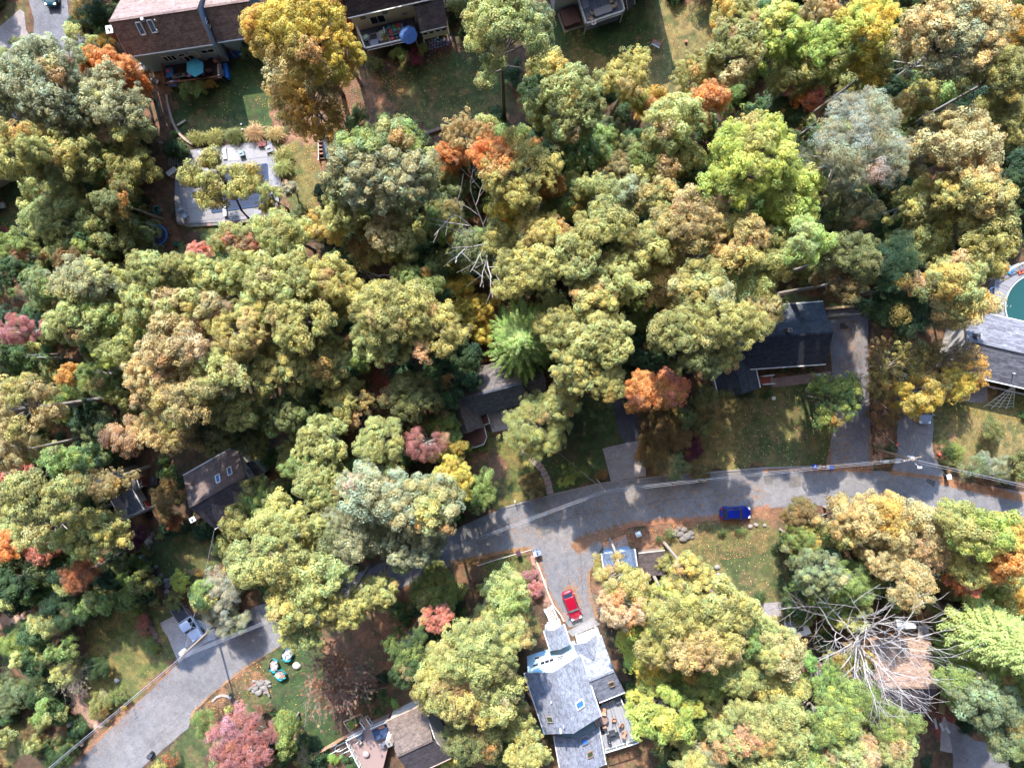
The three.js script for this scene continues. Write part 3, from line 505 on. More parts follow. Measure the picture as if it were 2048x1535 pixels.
function rock(label, a, r, mat, group, flat = 0.6) { const t = thing('boulder', label, 'rock', V(...a), 0, group), g = new THREE.IcosahedronGeometry(r, 2), p = g.attributes.position, s = a[0] | 0; for (let i = 0; i < p.count; i++) { const x = p.getX(i), y = p.getY(i), z = p.getZ(i), k = 0.78 + 0.42 * vnoise(x / r * 1.3 + s, z / r * 1.3 + y, 4) ; p.setXYZ(i, x * k * 1.2, y * k * flat + r * flat * 0.5, z * k); } g.computeVertexNormals(); part(t, 'stone', g, mat); return t; }
// ---------- houses ----------
const shingleMap = (() => {
  const t = texture(512, 512, (x, y) => { const row = y >> 3, off = (row * 37) % 64, tab = Math.floor((x + off) / 16), v = 196 + 52 * (hash2(tab % 64, row, 5) - 0.5) + 34 * (hash2(x, y, 6) - 0.5) + 46 * (vnoise(x / 40, y / 22, 8) - 0.5) - ((y & 7) === 0 ? 26 : 0); return [v, v, v]; });
  t.repeat.set(1 / 8, 1 / 8); return t;
})();
const shingleOld = (() => {
  const t = texture(512, 512, (x, y) => { const row = y >> 3, v = 180 + 40 * (hash2(x >> 4, row, 15) - 0.5) + 30 * (hash2(x, y, 16) - 0.5) + 110 * (fbm(x / 60, y / 14, 18, 4) - 0.5) - ((y & 7) === 0 ? 20 : 0); return [v, v, v]; });
  t.repeat.set(1 / 9, 1 / 9); return t;
})();
const sidingMap = (() => { const t = texture(64, 256, (x, y) => { const v = 236 - ((y % 16) < 2 ? 46 : 0) + 12 * (hash2(x, y, 9) - 0.5); return [v, v, v]; }); t.repeat.set(1 / 2, 1 / 2.4); return t; })();
const plankMap = (() => { const t = texture(256, 256, (x, y) => { const p = x >> 4, v = 214 + 60 * (hash2(p, 0, 3) - 0.5) + 26 * (hash2(x, y >> 2, 4) - 0.5) - ((x & 15) < 2 ? 84 : 0); return [v, v, v]; }); t.repeat.set(1 / 2.4, 1 / 2.4); return t; })();
const roofM = (r, g, b, old) => new THREE.MeshStandardMaterial({ map: old ? shingleOld : shingleMap, color: lin(r, g, b), roughness: 0.92 });
const sideM = (r, g, b) => new THREE.MeshStandardMaterial({ map: sidingMap, color: lin(r, g, b), roughness: 0.75 });
const plankM = (r, g, b) => new THREE.MeshStandardMaterial({ map: plankMap, color: lin(r, g, b), roughness: 0.85 });
const white = M(192, 192, 188, 0.6), dimWhite = M(164, 164, 160, 0.7), glass = new THREE.MeshStandardMaterial({ color: lin(34, 42, 52), roughness: 0.08, metalness: 0.1 }), skyGlass = new THREE.MeshStandardMaterial({ color: lin(70, 90, 120), roughness: 0.06, metalness: 0.3 }), black = M(28, 28, 30, 0.6), brickM = M(140, 70, 56, 0.9), stoneM = M(150, 144, 134, 0.95), woodM = plankM(150, 112, 78);
const wp = (root, name, geo, mat, label) => { geo.translate(-root.position.x, -root.position.y, -root.position.z); return part(root, name, geo, mat, label); };
const X = (a, h) => V(a[0], a[1], h);
const flatV = (a, b) => { const d = b.clone().sub(a); d.y = 0; return d; };
// a gabled volume: eave ends a, b and ridge ends c, d in the picture with their heights
function gable(root, o) {
  const A = X(o.a, o.he), B = X(o.b, o.he), C = X(o.c, o.hr), D = X(o.d, o.hr), base = o.base ?? 0;
  const u = flatV(A, B).normalize(), v = new THREE.Vector3(-u.z, 0, u.x); if (v.dot(flatV(A, C)) < 0) v.negate();
  const w = (flatV(A, C).dot(v) + flatV(B, D).dot(v)) / 2, w2 = o.w2 ?? w, s0 = Math.min(0, flatV(A, C).dot(u)), L = A.distanceTo(B);
  const pt = (s, t, y) => A.clone().addScaledVector(u, s).addScaledVector(v, t).setY(y);
  const e0 = o.c0 ?? flatV(A, C).dot(u), e1 = o.c1 ?? L + flatV(B, D).dot(u), he2 = o.he2 ?? o.he;
  const A1 = pt(0, 0, o.he), B1 = pt(L, 0, o.he), C1 = pt(e0, w, o.hr), D1 = pt(e1, w, o.hr), E1 = pt(o.hip ? 0 : e0 * 0 + (o.sq ? 0 : 0), w + w2, he2), F1 = pt(L, w + w2, he2);
  wp(root, 'roof', slab([A1, B1, D1, C1], 0.14), o.roof); wp(root, 'roof', slab([E1, F1, D1, C1].reverse(), 0.14), o.roof2 ?? o.roof);
  const cap = bar(C1.clone().setY(o.hr + 0.02), D1.clone().setY(o.hr + 0.02), 0.3, 0.07); wp(root, 'ridge_cap', cap, o.cap ?? o.roof);
  if (o.trim !== null) {
    const t = o.trim ?? white, g = (p, q) => bar(p, q, 0.14, 0.15);
    wp(root, 'gutter', g(A1.clone().addScaledVector(v, -0.08).setY(o.he - 0.06), B1.clone().addScaledVector(v, -0.08).setY(o.he - 0.06)), t); wp(root, 'gutter', g(E1.clone().addScaledVector(v, 0.08).setY(he2 - 0.06), F1.clone().addScaledVector(v, 0.08).setY(he2 - 0.06)), t);
    const dn = new THREE.Vector3(0, -0.14, 0), ru = (p, s) => p.clone().addScaledVector(u, s).add(dn);
    wp(root, 'fascia', merged([bar(ru(A1, 0.05), ru(C1, 0.05), 0.06, 0.2), bar(ru(E1, 0.05), ru(C1, 0.05), 0.06, 0.2)]), t); wp(root, 'fascia', merged([bar(ru(B1, -0.05), ru(D1, -0.05), 0.06, 0.2), bar(ru(F1, -0.05), ru(D1, -0.05), 0.06, 0.2)]), t);
  }
  const ov = o.ov ?? 0.4, si = o.si ?? 0.25, a = pt(si, ov, 0), b = pt(L - si, ov, 0), f = pt(L - si, w + w2 - ov, 0), e = pt(si, w + w2 - ov, 0);
  const rise = (o.hr - o.he) / w, rise2 = (o.hr - he2) / w2, y1 = o.he + ov * rise - 0.16, y2 = he2 + ov * rise2 - 0.16;
  wp(root, 'wall', prism([a, b, f, e], base, Math.min(y1, y2)), o.wall);
  for (const s of [si, L - si]) { const P = [pt(s, ov, Math.min(y1, y2)), pt(s, w + w2 - ov, Math.min(y1, y2)), pt(s, w, o.hr - 0.17)]; wp(root, 'gable_wall', slab(s > 1 ? P : P, 0.12, u.clone().multiplyScalar(s > 1 ? 1 : -1)), o.wall); }
  keepOut.push([pt(-0.5, -0.5, 0), pt(L + 0.5, -0.5, 0), pt(L + 0.5, w + w2 + 0.5, 0), pt(-0.5, w + w2 + 0.5, 0)]);
  return { A1, B1, C1, D1, E1, F1, a, b, e, f, u, v, L, w, pt, slope: (s, t) => pt(s, t, o.he + (o.hr - o.he) * t / w), back: (s, t) => pt(s, w + w2 - t, he2 + (o.hr - he2) * t / w2), rise, rise2 };
}
// a framed window on the wall a-b: s metres along, sill at y
function win(root, a, b, s, y, w, h, o = {}) {
  const u = flatV(a, b).normalize(), n = new THREE.Vector3(-u.z, 0, u.x); if (o.out && n.dot(o.out) < 0) n.negate();
  const P = (q, r, k) => a.clone().addScaledVector(u, q).addScaledVector(n, k).setY(r), g = [], t = o.t ?? 0.09;
  g.push(bar(P(s, y, 0.04), P(s + w, y, 0.04), 0.1, t), bar(P(s, y + h, 0.04), P(s + w, y + h, 0.04), 0.1, t), bar(P(s, y - t / 2, 0.042), P(s, y + h + t / 2, 0.042), t, 0.1), bar(P(s + w, y - t / 2, 0.042), P(s + w, y + h + t / 2, 0.042), t, 0.1));
  for (let i = 1; i < (o.n ?? 1); i++) g.push(bar(P(s + w * i / o.n, y, 0.036), P(s + w * i / o.n, y + h, 0.036), 0.07, 0.08));
  if (o.mid) g.push(bar(P(s, y + h / 2, 0.034), P(s + w, y + h / 2, 0.034), 0.07, 0.06));
  const f = wp(root, o.name || 'window', merged(g), o.frame ?? white);
  wp2(f, root, 'pane', slab([P(s, y, 0.02), P(s + w, y, 0.02), P(s + w, y + h, 0.02), P(s, y + h, 0.02)], 0.01, n), o.glass ?? glass);
  return f;
}
function wp2(p, root, name, geo, mat) { geo.translate(-root.position.x, -root.position.y, -root.position.z); return part(p, name, geo, mat); }
// a skylight lying on a roof slope
function skylight(root, G, side, s, t, w, h, o = {}) {
  const f = side === 'b' ? G.back : G.slope, up = 0.09, L = (q, r, k) => f(q, r).add(new THREE.Vector3(0, k, 0)), g = [];
  const c = [[s, t], [s + w, t], [s + w, t + h], [s, t + h]].map(([q, r]) => L(q, r, up));
  for (let i = 0; i < 4; i++) g.push(bar(c[i], c[(i + 1) % 4], 0.12, 0.2));
  const m = wp(root, 'skylight', merged(g), o.frame ?? white); wp2(m, root, 'pane', slab(c.map((p) => p.clone().setY(p.y + 0.03)), 0.05), o.glass ?? skyGlass);
}
function pipe(root, p, h = 0.5, r = 0.06, m = white) { wp(root, 'vent_pipe', cyl(p.x, p.y - 0.1, p.z, r, r, h + 0.1, 8), m); }
function chimney(root, p, w, d, h, turn, mat = brickM, y0 = 0, cap = M(128, 122, 116)) { const c = wp(root, 'chimney', box(p.x, (y0 + h) / 2, p.z, w, h - y0, d, turn), mat); wp2(c, root, 'chimney_cap', box(p.x, h + 0.05, p.z, w + 0.1, 0.1, d + 0.1, turn), cap); wp2(c, root, 'flue', cyl(p.x, h + 0.1, p.z, 0.12, 0.1, 0.2, 10), M(90, 62, 54)); }
const ctr = (l, h = 0) => { const c = new THREE.Vector3(); for (const a of l) c.add(X(a, h)); return c.multiplyScalar(1 / l.length).setY(0); };
// raised timber platform with railings on chosen edges
function deck(name, label, pts, h, o) {
  const P = pts.map((a) => X(a, h)), root = thing(name, label, o.cat || 'deck', P.reduce((s, p) => s.add(p), new THREE.Vector3()).multiplyScalar(1 / P.length).setY(0));
  wp(root, 'decking', slab(P, 0.1), o.floor);
  if (h > 0.5) { const g = []; for (const p of P) { const q = mid(p, root.position, 0.03); g.push(bar(q.clone().setY(-0.02), q.clone().setY(h - 0.1), 0.14)); } for (const x of g) wp(root, 'support_post', x, o.post ?? o.rail ?? white); }
  if (o.skirt) wp(root, 'skirt', prism(P.map((p) => mid(p, root.position, 0.02)), 0, h - 0.11), o.skirt);
  for (const i of o.edges ?? []) railing(root, P[i], P[(i + 1) % P.length], h, o);
  keepOut.push(P); return root;
}
function railing(root, a, b, h, o = {}) {
  const L = a.distanceTo(b), n = Math.max(1, Math.round(L / (o.step ?? 1.7))), H = o.rh ?? 0.95, m = o.rail ?? white, up = (p, y) => p.clone().setY(h + y);
  wp(root, 'rail', merged([bar(up(a, H), up(b, H), o.rw ?? 0.12, 0.06), bar(up(a, 0.12), up(b, 0.12), 0.06, 0.05)]), m);
  const g = []; for (let i = 0; i <= n; i++) { const p = mid(a, b, i / n); g.push(bar(up(p, -0.02), up(p, H + 0.08), 0.11)); } for (const x of g) wp(root, 'rail_post', x, m);
  const k = Math.round(L / 0.16), s = []; for (let i = 1; i < k; i++) { const p = mid(a, b, i / k); s.push(bar(up(p, 0.1), up(p, H - 0.02), 0.035)); } if (s.length && o.bal !== false) wp(root, 'balusters', merged(s), m).userData.kind = 'stuff';
}
function stairs(root, a, b, w, y0, y1, n, mat, side) { const u = flatV(a, b), L = u.length(); u.normalize(); const v = new THREE.Vector3(-u.z, 0, u.x); for (let i = 0; i < n; i++) { const p = a.clone().addScaledVector(u, (i + 0.5) * L / n).setY(lerp(y0, y1, (i + 1) / n)), d = L / n * 0.46, q = [[-d, -w / 2], [d, -w / 2], [d, w / 2], [-d, w / 2]].map(([s, t]) => p.clone().addScaledVector(u, s).addScaledVector(v, t)); wp(root, 'step', slab(q, 0.12), mat); } return { u, v }; }

// H1: blue-grey house, dark brown shingles, lower wing to the east
{
  const root = thing('house', 'blue-grey sided house with dark brown shingle roof and teal umbrella deck', 'house', ctr([[340, 60]], 5)), wall = sideM(150, 168, 182), roof = roofM(150, 122, 110);
  const G = gable(root, { a: [254, 113], b: [424, 88], he: 6.1, c: [231, 40], d: [402, 15], hr: 9.3, w2: 4.6, he2: 5.4, wall, roof, trim: dimWhite, c0: 0, c1: 11.3 });
  const F = G.v.clone().negate();
  skylight(root, G, 'f', 3.1, 1.55, 0.62, 1.05); skylight(root, G, 'f', 4.6, 1.6, 0.62, 1.05);
  { const p = G.slope(4.2, 2.75); wp(root, 'roof_vent', cyl(p.x, p.y, p.z, 0.26, 0.2, 0.45, 14), dimWhite); }
  pipe(root, G.slope(5.7, 2.5)); pipe(root, G.slope(5.4, 1.7)); pipe(root, G.slope(5.8, 1.1), 0.25, 0.05, brickM);
  win(root, G.a, G.b, 3.2, 2.5, 1.7, 1.5, { out: F, n: 3 }); win(root, G.a, G.b, 5.4, 3.2, 0.9, 0.8, { out: F }); win(root, G.a, G.b, 7.0, 2.4, 0.9, 1.9, { out: F, glass: dimWhite, name: 'door' }); win(root, G.a, G.b, 8.5, 3.2, 1.8, 1.0, { out: F, n: 2 }); win(root, G.a, G.b, 5.7, 1.3, 1.3, 2.0, { out: F, n: 2, name: 'door' });
  win(root, G.b, G.f, 2.1, 5.2, 0.9, 1.2, { out: G.u, mid: true });
  chimney(root, G.pt(-0.45, 2.4, 0), 0.8, 0.9, 8.6, 0.14, M(120, 70, 60, 0.9), 0, dimWhite);
  gable(root, { a: [434, 84], b: [516, 72], he: 4.2, c: [416, 12], d: [500, 0], hr: 7.0, w2: 4, he2: 4.2, wall, roof, trim: dimWhite, c0: 0, c1: 6 });
  wp(root, 'foundation', prism([X([449, 92], 0), X([510, 82], 0), X([508, 76], 0), X([449, 86], 0)], 0, 1.1), M(196, 192, 184));
  const d = deck('deck', 'brown timber deck with teal umbrella and toys', [[334, 172], [446, 157], [441, 108], [330, 127]], 1.2, { floor: plankM(92, 66, 52), rail: M(120, 84, 60, 0.9), edges: [0, 1, 3], rw: 0.16, bal: true });
  umbrella('teal hexagonal umbrella on the brown timber deck', [388, 133], 1.2, 2.4, 1.3, 6, M(58, 140, 158, 0.8));
  tableSet('dark dining table under the teal umbrella', [392, 143], 1.2, 1.3, 0.9, -0.15, M(60, 52, 48));
  for (const [x, y, c, t] of [[405, 130, [120, 96, 160], 0.4], [404, 146, [190, 160, 200], 1.2], [418, 140, [150, 110, 96], 2], [378, 150, [170, 140, 180], 3], [420, 115, [60, 60, 70], 0.2]]) chair('deck chair on the brown timber deck', [x, y], 1.2, t, M(...c), 'chairs of the brown timber deck');
  boxThing('storage_bench', 'blue-topped storage bench by the rail of the brown deck', 'bench', [338, 145], 1.2, 0.95, 0.55, 1.2, 0.14, M(60, 110, 160), [M(220, 90, 110)]);
  boxThing('storage_bench', 'grey storage bench at the corner of the brown deck', 'bench', [344, 166], 1.2, 1.3, 0.5, 0.7, 0.14, M(92, 96, 130), [M(220, 210, 220)]);
  grill('dark steel grill on the brown timber deck', [355, 150], 1.2, 0.2, M(70, 66, 62, 0.5)); grill('silver grill at the east rail of the brown deck', [437, 140], 1.2, 1.6, M(170, 172, 178, 0.35, { metalness: 0.6 }));
  ball('pink ball on the brown timber deck', [360, 162], 1.2, 0.22, M(236, 120, 150)); ball('pink and orange ball by the deck doors', [432, 123], 1.2, 0.3, M(240, 150, 110)); ball('white lantern globe by the deck doors', [364, 118], 1.2, 0.36, M(210, 205, 222));
  boxThing('blue_float', 'blue pool float leaning below the brown deck', 'float', [451, 140], 0, 0.4, 1.0, 1.9, 0.16, M(40, 110, 190), []);
  { const r2 = thing('tarpaulin', 'crumpled blue tarpaulin beside the blue-grey house wing', 'tarpaulin', V(468, 105)); const g = new THREE.IcosahedronGeometry(0.9, 2), p = g.attributes.position; for (let i = 0; i < p.count; i++) p.setXYZ(i, p.getX(i) * (1 + 0.4 * hash2(i, 1, 2)), Math.max(0.02, p.getY(i) * 0.35 * (0.6 + 0.8 * hash2(i, 2, 2))), p.getZ(i) * (0.7 + 0.4 * hash2(i, 3, 3))); g.computeVertexNormals(); part(r2, 'sheet', g, M(40, 100, 170, 0.5)); }
  boxThing('fence_panel', 'brown fence panel beside the blue tarpaulin', 'fence', [456, 97], 0, 0.1, 1.5, 2.0, 0.7, M(126, 88, 64), []);
  boxThing('air_conditioner', 'white air conditioner unit at the blue-grey house corner', 'air conditioner', [283, 132], 0, 0.8, 0.8, 0.8, 0.14, dimWhite, [M(60, 62, 66)]);
  for (const [x, y, t] of [[303, 157, 0.3], [312, 162, 1.1]]) chair('white garden chair on the side yard path', [x, y], 0, t, white, 'white chairs by the side yard');
}
// H2: cream house with deck and sunroom
{
  const root = thing('house', 'cream sided house with mossy dark roof and blue umbrella deck', 'house', ctr([[790, 0]], 4)), wall = sideM(214, 206, 186), roof = roofM(84, 72, 72, true);
  const A = X([695, 35], 6.2), B = X([862, -3], 6.2), u = flatV(A, B).normalize(), v = new THREE.Vector3(u.z, 0, -u.x);
  const toPx = (p) => { const d = p.clone().sub(camera.position), z = -d.y * cT + d.z * sT; return [1024 + FOC * d.x / z, 767.5 + FOC * (d.y * sT + d.z * cT) / z]; };
  const G = gable(root, { a: [695, 35], b: [862, -3], he: 6.2, c: toPx(A.clone().addScaledVector(v, 4.2).setY(9.4)), d: toPx(B.clone().addScaledVector(v, 4.2).setY(9.4)), hr: 9.4, wall, roof });
  const F = G.v.clone().negate();
  for (const [s, y, w, h, n] of [[1.1, 4.7, 0.9, 0.95, 1], [4.1, 4.75, 0.9, 0.95, 1], [8.2, 5.1, 0.8, 0.7, 1], [9.7, 5.1, 0.8, 0.7, 1], [6.6, 3.4, 0.8, 0.7, 1]]) win(root, G.a, G.b, s, y - 0.55, w, h, { out: F, mid: true, n });
  win(root, G.a, G.b, 2.3, 2.3, 2.0, 2.0, { out: F, n: 2, name: 'door' }); win(root, G.a, G.b, 9.2, 3.6, 1.2, 0.8, { out: F, n: 2 });
  chimney(root, G.pt(-0.5, 2.2, 0), 1, 1.4, 9.2, 0.2);
  // sunroom on posts
  const rf = [X([827, 8], 5.9), X([886, -4], 5.9), X([895, 51], 4.7), X([841, 64], 4.7)];
  wp(root, 'roof', slab(rf, 0.14), roof); wp(root, 'gutter', bar(rf[2].clone().setY(4.6), rf[3].clone().setY(4.6), 0.14, 0.14), white);
  const inner = rf.map((p) => mid(p, rf.reduce((s, q) => s.add(q), new THREE.Vector3()).multiplyScalar(0.25), 0.06)); wp(root, 'wall', prism(inner, 2.2, 4.5), wall);
  for (let i = 0; i < 4; i++) { const L = inner[3].distanceTo(inner[2]) / 4; win(root, inner[3], inner[2], L * i + 0.1, 3.5, L - 0.2, 0.75, { out: F }); }
  for (const k of [2, 3]) wp(root, 'support_post', bar(inner[k].clone().setY(0), inner[k].clone().setY(2.2), 0.18), white);
  wp(root, 'wall', prism([X([888, 16], 0), X([925, 10], 0), X([922, -30], 0), X([884, -24], 0)], 0, 2.6), wall); wp(root, 'roof', slab([X([884, 6], 2.75), X([924, -2], 2.75), X([920, -40], 2.75), X([880, -30], 2.75)], 0.14), roof);
  const d = deck('deck', 'dark grey deck with white railing behind the cream house', [[733, 102], [833, 79], [829, 34], [717, 61]], 2.2, { floor: plankM(86, 84, 94), edges: [0, 3], bal: false, step: 1.9, skirt: null, rw: 0.2 });
  const st = thing('deck_stairs', 'dark timber stairs between the grey deck and the sunroom', 'stairs', V(841, 75)); stairs(st, X([848, 97], 0), X([834, 46], 2.2), 1.1, 0, 2.2, 10, plankM(70, 62, 62));
  for (const [pts, l] of [[[[733, 70], [763, 62], [766, 80], [737, 87]], 'pale rug under the lounge chairs on the grey deck'], [[[770, 56], [805, 46], [810, 74], [777, 82]], 'pale striped rug under the dining set on the grey deck']]) { const P = pts.map((a) => X(a, 2.206)), r = thing('rug', l, 'rug', ctr(pts).setY(2.2)); wp(r, 'weave', slab(P, 0.004), M(176, 172, 186, 0.95)); }
  umbrella('navy octagonal umbrella on the grey deck', [816, 68], 2.2, 2.5, 1.25, 8, M(44, 78, 128, 0.8));
  tableSet('dining table set with bright placemats on the grey deck', [790, 62], 2.2, 2.0, 0.95, 0.22, M(70, 74, 84), [[210, 80, 90], [70, 160, 170], [120, 150, 90], [110, 140, 80], [80, 170, 170], [200, 80, 90]]);
  for (let i = 0; i < 6; i++) { const s = i % 2 ? 1 : -1, k = (i >> 1) - 1; chair('metal dining chair with bright cushion on the grey deck', [790 + k * 9 + s * 3, 62 - k * 2.2 + s * 10], 2.2, s > 0 ? 0.2 : 3.3, M(...[[70, 160, 170], [210, 84, 96], [112, 150, 90], [70, 90, 110], [206, 80, 92], [120, 84, 60]][i]), 'dining chairs on the grey deck'); }
  chair('patterned lounge chair on the grey deck', [732, 75], 2.2, 2.2, M(170, 190, 176), 'lounge chairs on the grey deck', 1.35); chair('patterned lounge chair on the grey deck', [764, 66], 2.2, -1.2, M(170, 190, 176), 'lounge chairs on the grey deck', 1.35);
  tableSet('low dark coffee table between the lounge chairs', [746, 73], 2.2, 0.9, 0.7, 0.2, M(44, 48, 52), [], 0.42);
  boxThing('ottoman', 'grey cushioned ottoman at the grey deck rail', 'ottoman', [748, 84], 2.2, 1.1, 0.42, 0.7, 0.2, M(120, 132, 158), []);
  planter('terracotta planter of tall grass at the grey deck rail', [773, 81], 2.2, 'olive');
  // flagstones under the sunroom
  const rr = rng(12), fl = thing('flagstone_patio', 'blue flagstones set in red brick below the sunroom', 'patio', V(878, 90)); wp(fl, 'bed', worldUV(prism(poly([848, 84, 902, 70, 906, 92, 880, 100, 860, 106]), -0.02, 0.03)), M(104, 66, 58, 0.95));
  for (let i = 0; i < 9; i++) for (let j = 0; j < 4; j++) { const p = V(853 + i * 5.8 + (rr() - 0.5) * 2, 101 - i * 1.9 - j * 5.5 + (rr() - 0.5) * 2); if (!inside(poly([848, 84, 902, 70, 906, 92, 880, 100, 860, 106]), p.x, p.z)) continue; const n = 5 + (rr() * 2 | 0), q = []; for (let k = 0; k < n; k++) { const a = -k / n * 6.283 + rr() * 0.5; q.push(new THREE.Vector3(p.x + Math.cos(a) * (0.15 + 0.05 * rr()), 0.05, p.z + Math.sin(a) * (0.13 + 0.05 * rr()))); } wp(fl, 'flagstone', slab(q, 0.04), M([132, 122, 140][i % 3], [142, 130, 146][j % 3], [160, 150, 156][(i + j) % 3], 0.9)); }
}
// H3: tall house mostly beyond the frame; its deck, tub and stairs are in view
{
  const root = thing('house', 'tall grey house whose shadow crosses the goal lawn', 'house', V(1215, -90)), wall = sideM(190, 196, 204), roof = roofM(96, 96, 104);
  const C = V(1293, -99).setY(14.5), dir = flatV(V(1293, -99), V(1172, -58)).normalize(), n = new THREE.Vector3(dir.z, 0, -dir.x); if (n.z < 0) n.negate();
  const D = C.clone().addScaledVector(dir, 15), e = (p, s, y) => p.clone().addScaledVector(n, s).setY(y);
  wp(root, 'roof', slab([e(C, 4.4, 9.6), C, D, e(D, 4.4, 9.6)], 0.14), roof); wp(root, 'roof', slab([e(C, -4.4, 9.6), C, D, e(D, -4.4, 9.6)], 0.14), roof);
  wp(root, 'wall', prism([e(C, 4, 0), e(D, 4, 0), e(D, -4, 0), e(C, -4, 0)].map((p) => mid(p, mid(C, D).setY(0), 0.02)), 0, 9.6), wall);
  for (const p of [mid(C, D, 0.02), mid(C, D, 0.98)]) wp(root, 'gable_wall', slab([e(p, 4, 9.55), e(p, -4, 9.55), p.clone().setY(14.1)], 0.14, dir), wall);
  keepOut.push([e(C, 5, 0), e(D, 5, 0), e(D, -5, 0), e(C, -5, 0)]);
  deck('deck', 'raised pale grey deck with white railing and outdoor table', [[1171, 53], [1247, 27], [1232, -30], [1150, -14]], 2.6, { floor: plankM(150, 152, 166), edges: [0, 1, 3], bal: true, rw: 0.2, step: 2 });
  tableSet('long grey outdoor table on the raised deck', [1206, 20], 2.6, 2.4, 0.95, 0.33, M(150, 150, 152));
  for (const [x, y, t] of [[1186, 26, 1.8], [1226, 13, -1.4], [1182, 38, 2.6], [1222, 1, 0.3]]) chair('tan cushioned chair on the raised deck', [x, y], 2.6, t, M(176, 160, 136), 'chairs on the raised deck', 1.1);
  for (const [x, y] of [[1200, 30], [1214, 26]]) boxThing('bench', 'grey slatted bench beside the long deck table', 'bench', [x, y], 2.6, 0.9, 0.45, 0.35, 0.33, M(140, 138, 136), [], 'benches of the raised deck');
  { const r = thing('slatted_shade', 'slatted grey shade panel on the raised deck', 'shade', X([1171, 8], 2.6)); for (let i = 0; i < 9; i++) wp(r, 'slat', bar(X([1162 + i * 0.6, -2 + i * 2.3], 3.5), X([1174 + i * 0.6, -6 + i * 2.3], 3.5), 0.1, 0.04), M(150, 150, 158)); for (const a of [[1162, -2], [1174, -6], [1167, 17], [1179, 13]]) wp(r, 'post', bar(X(a, 2.6), X(a, 3.5), 0.08), M(140, 140, 146)); }
  boxThing('planter_box', 'white flower box with red trim on the deck rail', 'planter', [1188, 46], 3.6, 0.55, 0.2, 0.3, 0.33, white, [M(170, 60, 60)]);
  const tub = thing('hot_tub', 'brown covered hot tub on a paver pad', 'hot tub', V(1140, 38), 0.33); part(tub, 'tub', rbox(2.25, 0.85, 2.25, 0.12, 0.425), M(84, 60, 52, 0.7)); part(tub, 'cover', merged([rbox(1.14, 0.12, 2.3, 0.05, 0.91).translate(-0.59, 0, 0), rbox(1.14, 0.12, 2.3, 0.05, 0.91).translate(0.59, 0, 0)]), M(104, 70, 62, 0.55));
  struct('paver_pad', worldUV(prism(poly([1112, 24, 1162, 8, 1172, 52, 1128, 66]), -0.02, 0.03)), M(128, 120, 110, 0.95));
  const st = thing('garden_stairs', 'grey stairs with white rails beside the raised deck', 'stairs', V(1260, 8)); const S = stairs(st, X([1263, 14], 0), X([1258, -16], 2), 1.2, 0, 2, 9, plankM(150, 150, 158)); for (const s of [-0.62, 0.62]) wp(st, 'rail', bar(X([1263, 14], 0.9).addScaledVector(S.v, s), X([1258, -16], 2.9).addScaledVector(S.v, s), 0.1), white);
  boxThing('storage_box', 'brown storage box between the raised deck and stairs', 'box', [1246, 2], 0, 0.8, 0.6, 0.8, 0.3, M(104, 72, 62), []);
  struct('patio', worldUV(prism(poly([1170, 62, 1236, 40, 1240, 30, 1230, 20, 1168, 40]), -0.02, 0.028)), M(112, 112, 116, 0.95));
}
